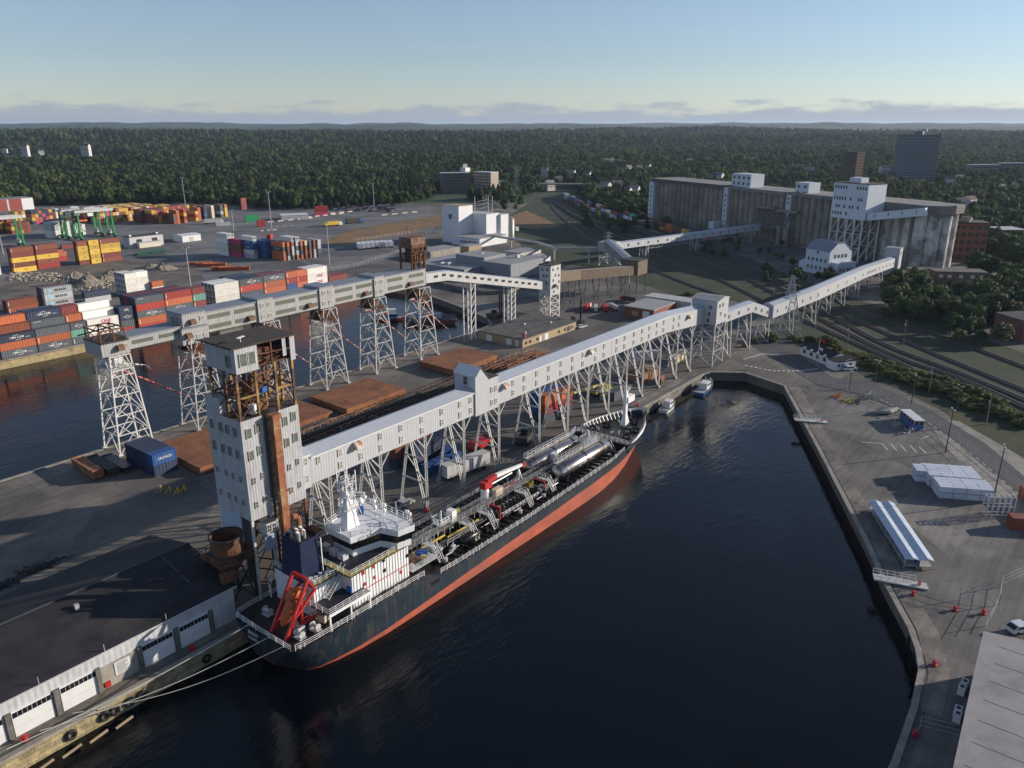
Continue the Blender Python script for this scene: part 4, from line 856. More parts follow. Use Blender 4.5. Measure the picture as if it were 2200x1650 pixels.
    # main deck: longitudinal and transverse stiffeners stand on the deck of this ship
    for i in range(34):
        x = 87.5 + i * 1.75
        if x > 146: break
        z = ip(Zt, x); f = B(); f.box(x, x + .12, cy - 7.4, cy + 7.4, z - .1, z + .28)
        f.bar((x + .06, cy - 7.45, z + .1), (x + .06, cy - 7.1, z + .95), .1, 1); f.obj('deck_frame', [mat('deck_frame_steel', (.05, .045, .042), .45, .2), RAILM], S)
    # rails along the sides
    def side_rail(u0, u1, sgn, m, h_=1.05, inset=.1):
        r = B(); st_ = [u0] + [x for x in us if u0 < x < u1] + [u1]; r.rail([(x, cy + sgn * (ip(Dk, x) - inset), ip(Zt, x) - .05) for x in st_], h_, 1.6, .065, (.35, .68, 1.0)); return r.obj('railing', m, S)
    for sgn in (-1, 1): side_rail(55.2, 81, sgn, SW); side_rail(85, 147, sgn, SW if sgn < 0 else RAILM)
    r = B(); r.rail([(54.7, cy - 6.6, 3.4), (54.6, cy, 3.4), (54.7, cy + 6.6, 3.4)], 1.05, 1.5, .08, (.35, .68, 1)); r.obj('railing', SW, S)
    # catwalk with its pipes down the middle
    zc = 4.5; cw = B(); cw.box(80, 148.5, cy - .7, cy + .7, zc - .12, zc); cw.rail([(80, cy - .75, zc), (148.5, cy - .75, zc)], 1.05, 1.9, .06, (.35, .68, 1)); cw.rail([(80, cy + .75, zc), (148.5, cy + .75, zc)], 1.05, 1.9, .06, (.35, .68, 1))
    for i in range(16): x = 82 + i * 4.3; cw.bar((x, cy - .7, 1.4), (x, cy - .7, zc), .12); cw.bar((x, cy + .7, 1.4), (x, cy + .7, zc), .12)
    cw.obj('catwalk', mat('dull_rail_paint', (.36, .36, .36), .6), S); cg = B(); cg.box(80, 148.4, cy - .72, cy + .72, zc + .005, zc + .02); cg.obj('catwalk_grating', mat('dark_grating', (.06, .06, .06), .6), S)
    for k, (y, z, r_, m, u0, u1) in enumerate(((-1.5, 2.6, .32, PIPE, 82, 146), (-2.1, 2.5, .26, PIPE, 82, 121), (1.4, 2.6, .32, PIPE, 82, 146), (2.0, 2.5, .24, PIPE, 84, 121), (-1.1, 3.4, .22, YEL, 80, 93), (-1.6, 3.0, .2, YEL, 93.2, 102), (1.2, 3.5, .14, RED, 84, 110), (-.4, 3.6, .16, RUST_O, 122, 146), (.4, 3.5, .16, PIPE, 100, 146), (2.6, 2.4, .2, STEEL, 86, 112), (-.9, 4.0, .13, mat('pale_pipe', (.5, .42, .4), .5), 124, 147), (-1.3, 4.2, .13, mat('pale_pipe', (.5, .42, .4), .5), 126, 147))):
        p = B(); p.bar((u0, cy + y, z), (u1, cy + y, z), r_ * 2, 0, 8)
        for x in range(int(u0) + 2, int(u1), 5): p.bar((x, cy + y, 1.4), (x, cy + y, z), .09)
        p.obj('deck_pipe', m, S)
    for k in range(110):                                        # valves, hatches and small pipes over the tanks
        x = random.uniform(86.5, 123); y = cy + random.choice((-1, 1)) * random.uniform(1.8, 5.6); z = ip(Zt, x); g = B(); q = random.random()
        if q < .35: g.lathe([(.45, z), (.45, z + .6), (.5, z + .65), (.01, z + .75)], (x, y, 0), 10)
        elif q < .7: g.bar((x, y, z + .7), (x + random.uniform(1.5, 5), y, z + .7), .26, 0, 6); g.bar((x, y, z - .1), (x, y, z + .75), .26, 0, 6)
        else: g.ob((x, y, z + .5), (random.uniform(.5, 1.2), random.uniform(.4, .9), 1.1)); g.bar((x, y, z + 1), (x, y, z + 1.6), .15)
        g.obj('deck_fitting', (DKP, DKP, PIPE, WHITE_OLD)[k % 4 if k % 12 else 3], S)
    # crosswalks down to the deck at the side
    def crosswalk(x, y0, y1, z, down):
        c = B(); c.box(x - .5, x + .5, min(y0, y1), max(y0, y1), z - .08, z)
        for dx in (-.5, .5): c.rail([(x + dx, y0, z), (x + dx, y1, z)], 1.0, 1.2, .08, (.5, 1))
        ye = y1 - (y0 - y1) * 0; sg = -1 if y1 < y0 else 1; e = y1 + sg * 1.6; zb = 1.6
        for dx in (-.45, .45): c.bar((x + dx, y1, z), (x + dx, e, zb), .1); c.bar((x + dx, y1, z + 1), (x + dx, e, zb + 1), .08); c.bar((x + dx, e, zb), (x + dx, e, zb + 1), .08)
        for i in range(6): k = (i + .5) / 6; c.box(x - .45, x + .45, y1 + (e - y1) * k - .1, y1 + (e - y1) * k + .1, z + (zb - z) * k - .02, z + (zb - z) * k + .02)
        c.obj('side_stair', RAILM, S)
    for x in (87.8, 97.6, 103.0, 114.5, 122.5, 147.0): crosswalk(x, cy - 1, cy - 3.6, 4.2 if x < 140 else 4.0, 1)
    lw = B(); lw.rail([(91.5, cy - 3.2, 2.6), (98, cy - 3.2, 2.6)], 1, 1.6, .08); lw.rail([(106, cy - 4.6, 2.8), (117, cy - 4.6, 2.8)], 1, 1.6, .08, (.5, 1)); lw.rail([(121, cy - 4.4, 2.8), (126, cy - 3.8, 2.8)], 1, 1.6, .08); lw.obj('railing', RAILM, S)
    # the two cargo tanks on deck
    for (u0, u1, y, zc_, r_) in ((126.3, 145.6, cy - 3.0, 4.2, 1.75), (124.4, 143.2, cy + 3.6, 4.4, 1.6)):
        t = B(); prof = [(.02, u0 - .75), (r_ * .5, u0 - .66), (r_ * .86, u0 - .3), (r_, u0 + .1), (r_, u1 - .1), (r_ * .86, u1 + .3), (r_ * .5, u1 + .66), (.02, u1 + .75)]
        t.lathe(prof, (0, y, zc_), 28, 0, 'X'); to = t.obj('deck_tank', TANK, S, True)
        for x in (u0 + 2.0, (u0 + u1) / 2, u1 - 2.2):
            b = B(); b.lathe([(r_ + .08, x - .22), (r_ + .08, x + .22)], (0, y, zc_), 28, 0, 'X'); b.box(x - .2, x + .2, y - r_ * .9, y + r_ * .9, 1.8, zc_ - r_ * .5); b.obj('saddle_band', BLACK, to)
        w = B(); w.box(u0 + .5, u1 - 2, y + r_ * .2, y + r_ * .2 + .9, zc_ + r_ + .1, zc_ + r_ + .18); w.rail([(u0 + .5, y + r_ * .2, zc_ + r_ + .18), (u1 - 2, y + r_ * .2, zc_ + r_ + .18)], 1, 1.5, .08, (.5, 1)); w.rail([(u0 + .5, y + r_ * .2 + .9, zc_ + r_ + .18), (u1 - 2, y + r_ * .2 + .9, zc_ + r_ + .18)], 1, 1.5, .08, (.5, 1))
        w.obj('tank_walkway', RAILM, to)
        p = B()
        for k in range(9): x = random.uniform(u0 + 2, u1 - 3); p.bar((x, y + .3, zc_ + r_), (x, y + .3, zc_ + r_ + .9), .18, 0, 6); p.bar((x, y + .3, zc_ + r_ + .8), (x + 1.5, y + .3, zc_ + r_ + .8), .14, 0, 6)
        p.obj('tank_piping', mat('pale_pipe', (.5, .42, .4), .5), to)
    t = B(); t.lathe([(.02, 94.0), (.5, 94.1), (.75, 94.4), (.75, 98.6), (.5, 98.9), (.02, 99.0)], (0, cy - 4.4, 2.7), 18, 0, 'X'); t.obj('deck_tank', PIPE, S, True)
    # manifold amidships
    mf = B(); mf.box(106.5, 120.5, cy - 3.9, cy + 4.4, 2.1, 2.25)
    for sgn in (-1, 1):
        for i in range(11):
            x = 107.6 + i * 1.18; mf.bar((x, cy + sgn * .8, 3.0), (x, cy + sgn * 3.9, 3.0), .3, 1, 8); mf.lathe([(.01, 0), (.3, 0), (.3, .12), (.01, .12)], (x, cy + sgn * 3.9 - .06, 3.0), 10, 2, 'Y'); mf.lathe([(.28, -.05), (.34, 0), (.28, .05)], (x, cy + sgn * 2.2, 3.8), 8, 2, 'Z'); mf.bar((x, cy + sgn * 2.2, 3.0), (x, cy + sgn * 2.2, 3.8), .12, 1)
    mf.obj('cargo_manifold', [mat('manifold_tray', (.03, .022, .02), .7, col2=(.08, .035, .02)), PIPE, RAILM], S)
    for x in (106.0, 120.8):
        g = B(); g.bar((x, cy - 3.7, 2), (x, cy - 3.7, 4.6), .25); g.bar((x, cy - 1, 4.5), (x, cy - 3.7, 4.5), .22); g.obj('hose_post', RED, S)
    # hose crane
    cr = B(); cr.lathe([(.85, 1.6), (.85, 6.0), (.7, 6.4), (.01, 6.4)], (107.8, cy + 1.6, 0), 16); c0 = cr.obj('crane_post', SW, S)
    j = B(); j.ob((108.2, cy + 1.6, 7.1), (2.2, 1.5, 1.4), 0, 0); j.bar((108.4, cy + 1.6, 7.6), (111.2, cy + 1.6, 7.9), .95); j.obj('crane_house', RED, c0)
    j = B(); j.bar((111.0, cy + 1.6, 7.9), (120.2, cy + 1.6, 7.2), .75, 0, 4, .5); j.bar((109, cy + 1.2, 6.8), (116, cy + 1.2, 6.9), .3, 0, 6); j.obj('crane_jib', SW, c0)
    j = B(); j.lathe([(.01, -.3), (.55, -.3), (.55, .3), (.01, .3)], (120.4, cy + 1.6, 7.1), 12, 0, 'Y'); j.bar((108.6, cy + .6, 4.4), (117.5, cy + .4, 5.2), .2, 0, 6); j.obj('crane_sheave', RED, c0)
    j = B()
    for dx in (-1, 1):
        for dy in (-.9, .9): j.bar((118.6 + dx, cy + 1.2 + dy, 2), (118.6, cy + 1.4, 6.9), .16)
    j.obj('jib_rest', SW, S)
    cb = B(); cb.box(109.2, 111.4, cy - .2, cy + 1.0, 4.4, 5.9); cb.obj('crane_cabinet', mat('cream_paint', (.62, .5, .36), .6), S)
    for (x, y, z, s_, m) in ((96.4, cy + .2, 4.5, (1.3, 1.5, 2.3), SW), (98.9, cy + 1.2, 4.6, (1.3, .4, 1.0), YEL), (119.6, cy - .6, 3.0, (1.5, 1.2, 1.1), YEL), (101.6, cy + 3.2, 2.2, (1.6, 1.2, .9), YEL), (132.0, cy + 1.6, 3.6, (1.5, 1.2, 2.2), SW)):
        b = B(); b.ob((x, y, z + s_[2] / 2), s_); b.obj('deck_box', m, S)
    pf_ = B(); pf_.box(92.6, 95.6, cy - .4, cy + 1.8, 5.0, 5.12); pf_.rail([(92.6, cy - .4, 5.12), (95.6, cy - .4, 5.12), (95.6, cy + 1.8, 5.12), (92.6, cy + 1.8, 5.12), (92.6, cy - .4, 5.12)], 1.1, .7, .1); pf_.bar((94, cy + .6, 5.1), (94, cy + .6, 7.4), .16); pf_.bar((93, cy + .6, 2), (93, cy + .6, 5), .2); pf_.obj('monitor_platform', SW, S)
    pf_ = B(); pf_.box(141, 144.4, cy - 1.8, cy + 1.2, 5.6, 5.7); pf_.rail([(141, cy - 1.8, 5.7), (144.4, cy - 1.8, 5.7), (144.4, cy + 1.2, 5.7), (141, cy + 1.2, 5.7), (141, cy - 1.8, 5.7)], 1.1, .8, .1, (.35, .68, 1)); [pf_.bar((142.7 + dx, cy - .3 + dy, 2), (142.7, cy - .3, 8.4), .16) for dx in (-1.5, 1.5) for dy in (-1.3, 1.3)]; pf_.obj('monitor_platform', RAILM, S)
    # stores platform ahead of the house
    sp = B(); sp.box(80.2, 86.6, cy - 5.6, cy - 1.6, 3.5, 3.62); sp.rail([(80.2, cy - 5.6, 3.6), (86.6, cy - 5.6, 3.6), (86.6, cy - 1.6, 3.6)], 1.05, 1.4, .06, (.35, .68, 1)); sp.obj('stores_platform', RAILM, S)
    for (x, y, s_, m) in ((85.4, cy - 2.6, (1.9, 1.6, .8), BLUE), (84.2, cy - 4.2, (1.3, 1.0, .9), mat('tan_sacks', (.45, .36, .22), .9)), (82.6, cy - 3.4, (2.2, 1.5, .9), mat('brown_nets', (.12, .06, .04), .9)), (83.2, cy - 5.0, (.8, .8, .5), GREEN), (81.4, cy - 4.6, (1.2, 1.1, .7), WHITE_OLD)):
        b = B()
        for q in range(6): b.ob((x + random.uniform(-.3, .3) * s_[0], y + random.uniform(-.3, .3) * s_[1], 3.62 + s_[2] * random.uniform(.25, .5)), (s_[0] * .5, s_[1] * .5, s_[2] * random.uniform(.5, 1)), random.uniform(0, 3))
        b.obj('deck_stores', m, S)
    # accommodation house
    H0, H1, YN = 67.4, 79.5, 84.0; YF = 2 * cy - YN
    a = B(); a.box(H0, H1, YN, YF, 3.2, 9.7); ho = a.obj('accommodation_house', SW, S)
    rb = B()
    for i in range(19): x = H0 + .35 + i * .63; rb.box(x, x + .07, YN - .09, YN, 3.3, 9.65)
    for i in range(17): y = YN + .3 + i * .65; rb.box(H1, H1 + .09, y, y + .07, 3.3, 9.65)
    rb.obj('stiffener_ribs', SW, ho)
    b = B(); b.box(H0, H1 + .02, YN - .12, YN - .03, 5.55, 5.65); b.obj('red_band', RED, ho)
    for (x, z, m) in ((69.5, 8.3, RED), (71.6, 8.4, RED), (73.8, 8.5, GLASS), (78.1, 8.9, GLASS), (69.6, 6.2, RED), (71.7, 6.4, RED), (73.9, 6.6, GLASS), (79.0, 6.9, GLASS), (77.4, 4.6, RED)):
        b = B(); b.box(x, x + .45, YN - .14, YN - .02, z, z + .6); b.obj('porthole', m, ho)
    bd = B(); bd.box(66.2, 79.9, 82.9, 96.1, 9.7, 9.85, 0); bd.box(66.3, 79.8, 83.0, 84.0, 9.85, 9.88, 1); bd.box(66.3, 67.4, 84.0, 95, 9.85, 9.88, 1); bd.obj('bridge_deck', [NAVYDECK, YEL], ho)
    b = B(); b.rail([(75.6, 83.0, 9.85), (66.3, 83.0, 9.85), (66.3, 96, 9.85), (76, 96, 9.85)], 1.05, 1.4, .06, (.35, .68, 1)); b.obj('railing', SW, ho)
    # wheelhouse: raked windows, wide roof with bridge wings
    fl = [(70.6, 87.2), (75.4, 86.0), (76.5, 83.2), (79.0, 82.6), (79.4, 84.0), (79.6, 95.0), (79.0, 96.4), (76.5, 95.8), (75.4, 93.0), (70.6, 91.8)]
    rf = [(69.6, 86.4), (74.9, 85.2), (75.8, 82.1), (78.9, 81.5), (79.7, 83.2), (79.9, 95.8), (78.9, 97.5), (75.8, 96.9), (74.9, 93.8), (69.6, 92.6)]
    def loft(o, A_, za, B_, zb, m):
        n = len(A_); o.add([p + (za,) for p in A_] + [p + (zb,) for p in B_], [(i, (i + 1) % n, n + (i + 1) % n, n + i) for i in range(n)], m)
    cen = (75.6, 89.5); sc_ = lambda P_, k: [(cen[0] + (p[0] - cen[0]) * k, cen[1] + (p[1] - cen[1]) * k) for p in P_]
    wh = B(); loft(wh, fl, 9.88, fl, 11.0, 0); loft(wh, fl, 11.0, sc_(fl, 1.03), 12.5, 1); loft(wh, sc_(fl, 1.03), 12.5, sc_(fl, 1.04), 12.8, 0); loft(wh, sc_(rf, .985), 12.8, rf, 13.9, 0)
    wh.add([p + (12.8,) for p in sc_(rf, .985)], [tuple(range(9, -1, -1))], 0); wh.add([p + (13.75,) for p in sc_(rf, .985)], [tuple(range(10))], 2); loft(wh, sc_(rf, .985), 13.9, sc_(rf, .985), 13.75, 0); loft(wh, rf, 13.9, sc_(rf, .985), 13.9, 0)
    wo = wh.obj('wheelhouse', [SW, GLASS, mat('white_roof_deck', (.72, .73, .75), .5, var=.06, scale=.8)], ho)
    ml = B(); A_, B_ = sc_(fl, 1.006), sc_(fl, 1.036)
    for i in range(len(fl)):
        j = (i + 1) % len(fl); n_ = max(1, int(math.dist(fl[i], fl[j]) / 1.2))
        for k in range(n_): t_ = k / n_; ml.bar((A_[i][0] + (A_[j][0] - A_[i][0]) * t_, A_[i][1] + (A_[j][1] - A_[i][1]) * t_, 11.0), (B_[i][0] + (B_[j][0] - B_[i][0]) * t_, B_[i][1] + (B_[j][1] - B_[i][1]) * t_, 12.5), .12)
    ml.obj('window_mullions', BLACK, wo)
    r = B(); r.rail([p + (13.9,) for p in sc_(rf, .96)] + [sc_(rf, .96)[0] + (13.9,)], .95, 1.3, .07, (.5, 1)); r.obj('railing', SW, wo)
    # radar mast
    m = B(); m.add([(71.0, 88.6, 13.8), (73.6, 88.6, 13.8), (73.6, 90.4, 13.8), (71.0, 90.4, 13.8), (71.9, 89.2, 20.2), (72.5, 89.2, 20.2), (72.5, 89.8, 20.2), (71.9, 89.8, 20.2)], [(0, 1, 5, 4), (1, 2, 6, 5), (2, 3, 7, 6), (3, 0, 4, 7), (4, 5, 6, 7)]); mo = m.obj('radar_mast', SW, S)
    m = B()
    for z, e in ((17.0, .1), (19.2, .4), (21.4, .7)): m.box(70.9 + e, 73.6 - e, 88.3 + e * .5, 90.7 - e * .5, z, z + .1); m.rail([(70.9 + e, 88.3 + e * .5, z + .1), (73.6 - e, 88.3 + e * .5, z + .1), (73.6 - e, 90.7 - e * .5, z + .1), (70.9 + e, 90.7 - e * .5, z + .1), (70.9 + e, 88.3 + e * .5, z + .1)], .9, 1.2, .06, (.5, 1))
    for (x, y) in ((71.2, 88.5), (73.2, 88.5), (71.2, 90.5), (73.2, 90.5)): m.bar((x, y, 20), (x, y, 23.6), .14)
    for k in range(7): m.bar((random.uniform(70.5, 74), random.uniform(88, 91), 16), (random.uniform(70.8, 73.6), random.uniform(88.4, 90.6), random.uniform(21, 24.5)), .08)
    m.obj('mast_platforms', SW, mo)
    m = B(); m.ob((73.4, 89.2, 19.4), (.3, 3.4, .3), .5); m.ob((72.4, 89.6, 21.4), (.3, 2.6, .25), 1.1); m.obj('radar_scanner', SW, mo)
    def dome(x, y, z, r_, base=.5):
        d = B(); d.lathe([(r_ * .6, 0), (r_, r_ * .5), (r_ * .9, r_ * 1.2), (r_ * .5, r_ * 1.65), (.01, r_ * 1.8)], (x, y, z + base), 14); d.bar((x, y, z), (x, y, z + base + .1), r_ * .5, 0, 6); d.obj('antenna_dome', SW, mo, True)
    dome(75.2, 91.6, 13.8, .7, 1.6); dome(76.4, 88.0, 13.8, .4, 1.8); dome(77.6, 87.2, 13.8, .4, 1.0); dome(74.6, 89.4, 16.5, .6, .4)
    for (x, y) in ((78.8, 91), (78.9, 93.4), (79.2, 83.0), (79.5, 83.8), (78.9, 88.6)): m = B(); m.bar((x, y, 13.9), (x, y, 15.0), .1); m.ob((x, y, 15.2), (.5, .6, .5), .4); m.obj('search_light', SW, mo)
    m = B(); m.bar((76.6, 86.4, 13.8), (76.6, 86.4, 19.5), .06); m.bar((77.9, 84.6, 13.8), (77.9, 84.6, 17.5), .06); m.bar((70.2, 91.5, 13.8), (70.2, 91.5, 18.5), .06); m.obj('whip_aerials', SW, mo)
    d = B(); d.lathe([(.4, 0), (.5, .6), (.35, 1.5), (.2, 1.7)], (76.4, 91.4, 13.8), 8); d.obj('blue_cover', BLUE, mo)
    # aft house, funnel, decks
    a = B(); a.box(62.0, 67.35, 86.4, 96.0, 3.2, 8.9); ao = a.obj('aft_house', SW, S)
    rb = B()
    for i in range(9): rb.box(62.4 + i * .58, 62.47 + i * .58, 86.31, 86.4, 3.4, 8.8)
    for i in range(15): rb.box(61.91, 62.0, 86.7 + i * .63, 86.77 + i * .63, 3.4, 8.8)
    rb.obj('stiffener_ribs', SW, ao)
    a = B(); a.box(61.8, 67.38, 86.2, 96.2, 8.9, 9.02, 0); a.box(61.9, 67.3, 86.3, 87.5, 9.02, 9.05, 1); a.obj('funnel_deck', [NAVYDECK, YEL], ao)
    a = B(); a.rail([(67.3, 86.3, 9.02), (61.9, 86.3, 9.02), (61.9, 96.1, 9.02)], 1.05, 1.4, .06, (.35, .68, 1)); a.obj('railing', SW, ao)
    a = B(); a.box(65.3, 65.75, 86.3, 86.42, 5.6, 7.5); a.obj('red_door', RED, ao)
    fu = B(); FA = [(61.6, 88.4), (65.3, 88.4), (65.9, 89.4), (65.9, 92.6), (65.3, 93.4), (61.6, 93.4)]; FB = [(62.0, 88.7), (65.0, 88.7), (65.6, 89.6), (65.6, 92.4), (65.0, 93.1), (62.0, 93.1)]
    loft(fu, FA, 9.0, FB, 15.6, 0); fu.add([p + (15.0,) for p in FB], [tuple(range(6))], 1); fo = fu.obj('funnel', [NAVY, BLACK], S)
    for (x, y, r_, hgt_) in ((62.8, 90, .25, 1.5), (63.3, 90.9, .2, 1.6), (63.9, 90, .2, 1.5), (64.3, 91.2, .2, 1.4), (62.7, 91.6, .22, 1.2)): a = B(); a.path([(x, y, 15), (x, y, 15 + hgt_), (x - .5, y, 15.4 + hgt_)], r_ * 2, 0, 8); a.obj('exhaust_pipe', STEEL, fo)
    a = B(); a.path([(64.6, 92.2, 15), (64.6, 92.2, 17.4), (64.3, 92.2, 18.0), (63.5, 92.2, 18.2)], .95, 0, 10); a.obj('main_exhaust', RUST_O, fo)
    a = B(); a.box(66.0, 67.3, 90.4, 94.4, 9.0, 12.4, 0); a.box(65.98, 66.0, 90.6, 92.2, 9.4, 12, 1); a.box(65.98, 66.0, 92.5, 94.2, 9.4, 12, 1); a.obj('fan_house', [NAVY, mat('grey_louvre', (.34, .35, .33), .6)], fo)
    a = B(); a.bar((65.4, 88.2, 9.0), (65.4, 88.2, 15.2), .14); a.bar((65.5, 88.0, 9.1), (66.8, 87.4, 9.4), .5, 0, 10); a.obj('vent_pipe', SW, fo)
    for (x, y, s_) in ((62.4, 87.6, .55), (62.9, 88.0, .5), (63.6, 87.7, .45), (64.6, 88.0, .4), (62.6, 87.1, .4), (66.6, 88.4, .5)): a = B(); a.ob((x, y, 9.3), (s_, s_ * 1.2, .5), random.random()); a.obj('deck_locker', SW, ao)
    for (x, y) in ((69.8, 88.0), (69.7, 90.0), (69.8, 92.2), (69.2, 94)): a = B(); a.box(x - 1.1, x, y - .7, y + .7, 9.86, 10.9); a.obj('vent_locker', mat('grey_white_locker', (.5, .52, .55), .5), ho)
    # side galleries of the aft house
    for sgn in (-1, 1):
        yo = cy + sgn * 7.35; yi = cy + sgn * 3.1 if sgn < 0 else cy + 6.5
        g = B(); g.box(61.2, 69.5, min(yo, yi), max(yo, yi), 6.0, 6.14, 0)
        for x in (61.4, 65.4, 69.2): g.bar((x, yo, 3.3), (x, yo, 6.0), .24, 1)
        g.box(61.2, 69.5, yo - .1, yo + .1, 5.75, 6.2, 1); go = g.obj('side_gallery', [NAVYDECK, SW], S)
        g = B(); g.rail([(61.2, yo, 6.14), (69.4, yo, 6.14)], 1.05, 1.4, .06, (.35, .68, 1)); g.rail([(61.2, yi, 6.14), (61.2, yo, 6.14)], 1.05, 1.4, .06, (.35, .68, 1)); g.obj('railing', SW, go)
    st_ = B()
    for dy in (0, .8): st_.bar((63.8, 85.3 + dy, 6.2), (67.4, 85.3 + dy, 9.8), .12); st_.bar((63.8, 85.3 + dy, 7.2), (67.4, 85.3 + dy, 10.8), .08)
    for i in range(12): k = (i + .5) / 12; st_.box(63.8 + 3.6 * k - .12, 63.8 + 3.6 * k + .12, 85.3, 86.1, 6.2 + 3.6 * k - .02, 6.2 + 3.6 * k + .02)
    st_.obj('stair', RAILM, S)
    for (x, y, z, m, s_) in ((68.4, 84.9, 6.2, WHITE, (1.3, .7, .7)), (67.3, 84.5, 6.2, BLUE, (.6, .9, .9)), (62.3, 85.0, 3.6, mat('tan_ropes', (.42, .36, .26), .9), (1.4, 1.4, 1.2))): a = B(); a.ob((x, y, z + s_[2] / 2), s_, .3); a.obj('deck_stores', m, S)
    for x, y in ((57.6, 84.6), (58.6, 86.0), (58.2, 93.2), (60.2, 84.3)):
        a = B(); a.lathe([(.01, -.7), (.55, -.7), (.55, -.6), (.3, -.55), (.3, .55), (.55, .6), (.55, .7), (.01, .7)], (x, y, 4.1), 14, 0, 'Y'); a.box(x - .6, x + .6, y - .8, y + .8, 3.4, 3.6); a.obj('mooring_winch', WHITE_OLD, S)
    for x in (56, 59.5, 63, 66, 71, 75): a = B(); [a.lathe([(.18, 0), (.18, .5), (.24, .55), (.24, .62), (.01, .62)], (x + dx, 82.5, 3.3), 8) for dx in (0, .7)]; a.obj('bitts', WHITE_OLD, S)
    # free fall lifeboat in its red frame
    for y in (85.6, 89.0):
        d = B(); d.bar((55.8, y, 3.4), (60.8, y + .4, 11.0), .42); d.bar((58.9, y, 3.4), (59.3, y + .3, 8.6), .3); d.bar((57.6, y, 6.0), (62.0, y + .3, 8.9), .34); d.bar((56.6, y, 3.4), (57.9, y, 6.2), .26); d.bar((60.8, y + .4, 11), (61.9, y + .3, 9.0), .3); d.obj('davit_arm', RED, S)
    d = B(); d.bar((60.8, 86.0, 11), (60.8, 89.4, 11), .42); d.obj('davit_crossbeam', RED, S); d = B(); d.bar((59.0, 85.9, 8.4), (59.0, 89.3, 8.4), .25); d.obj('davit_crossbeam', RED, S); d = B(); d.box(58.8, 61.6, 85.2, 85.9, 4.6, 4.7); d.rail([(58.8, 85.25, 4.65), (61.6, 85.25, 4.65)], 1, .8, .08); d.obj('davit_step', RED, S)
    lb = B(); prof = [(.05, -3.2), (.55, -2.7), (.95, -1.6), (1.1, 0), (1.1, 1.6), (.95, 2.5), (.4, 2.9), (.03, 3.0)]; lb.lathe(prof, (0, 0, 0), 16, 0, 'X'); lb.box(.6, 2.4, -.75, .75, .6, 1.5)
    rot = Matrix.Rotation(R(-48), 3, 'Y'); lb.v = [tuple(rot @ Vector(p) + Vector((58.7, 87.4, 7.0))) for p in lb.v]; lb.obj('lifeboat', mat('dull_orange', (.50, .10, .025), .6, var=.25, scale=.8), S, True)
    # foremast and forecastle gear
    m = B(); m.add([(158.9, 88.7, 4.2), (161.1, 88.7, 4.2), (161.1, 90.3, 4.2), (158.9, 90.3, 4.2), (159.5, 89.1, 7.2), (160.4, 89.1, 7.2), (160.4, 89.9, 7.2), (159.5, 89.9, 7.2)], [(0, 1, 5, 4), (1, 2, 6, 5), (2, 3, 7, 6), (3, 0, 4, 7)]); m.box(159.5, 160.4, 89.1, 89.9, 7.2, 13.4)
    for z in range(6, 14): m.bar((159.3, 89.0, z), (159.3, 90, z), .1)
    m.bar((159.9, 89.5, 13.4), (159.9, 89.5, 15.6), .14); m.bar((159.9, 88.6, 13.9), (159.9, 90.4, 13.9), .12); m.box(160.0, 163.2, 88.8, 90.2, 10.0, 11.6); m.rail([(159.2, 88.6, 13.4), (160.8, 88.6, 13.4), (160.8, 90.4, 13.4)], .8, .8, .07); m.obj('foremast', SW, S)
    for (x, y) in ((156.5, 86.5), (156.5, 92.5), (162.5, 88.2), (162.5, 90.8), (153, 85), (153, 94), (165, 89.5), (158, 85.2)):
        a = B(); a.lathe([(.01, -.7), (.5, -.7), (.5, -.6), (.28, -.55), (.28, .55), (.5, .6), (.5, .7), (.01, .7)], (x, y, 4.9), 12, 0, 'Y'); a.box(x - .7, x + .7, y - .9, y + .9, 4.2, 4.4); a.obj('mooring_winch', PIPE, S)
    for k in range(14): a = B(); x = random.uniform(151, 165); y = cy + random.uniform(-.8, .8) * (ip(Dk, x) - 1); a.lathe([(.2, 0), (.2, .55), (.27, .6), (.01, .65)], (x, y, 4.2), 8); a.obj('bitts', WHITE_OLD, S)
    r = B(); r.rail([(149.3, 82.6, 4.2), (149.3, 96.4, 4.2)], 1.05, 1.4, .09, (.35, .68, 1)); r.obj('railing', SW, S)
    LT = mat('white_lettering', (.72, .72, .70), .6)
    for t_, z, s_ in (('BASAT', 2.7, .85), ('VALLETTA', 1.75, .62)): text_on(t_, s_, LT, (54.34 - L[0], 91.6 - L[1], z), R(-90), S)
    b = B()
    for k in range(4): b.box(82.5 + k * .55, 82.85 + k * .55, 81.74, 81.78, .5, 1.3)
    b.obj('freeing_ports', BLACK, S)
tanker()
# mooring lines
for i, (a, b, lab) in enumerate((((54.6, 93.0, 3.6), (23, 98.6, .5), 'mooring line nearest the warehouse, from the tanker stern to the quay'), ((54.6, 88.0, 3.6), (27, 98.6, .5), 'middle mooring line from the tanker stern to the quay'), ((54.7, 84.5, 3.6), (31, 98.6, .5), 'mooring line farthest out over the water from the tanker stern'))):
    o = MB(b); A_, B_ = Vector(a), Vector(b); pts = [A_.lerp(B_, k / 14) - Vector((0, 0, 1.5 * math.sin(math.pi * k / 14) * (.5 + .3 * i))) for k in range(15)]; o.path(pts, .12, 0, 5); tag(o.obj('mooring_line', mat('pale_rope', (.55, .52, .45), .9)), lab, 'rope', 'stern mooring lines of the tanker')
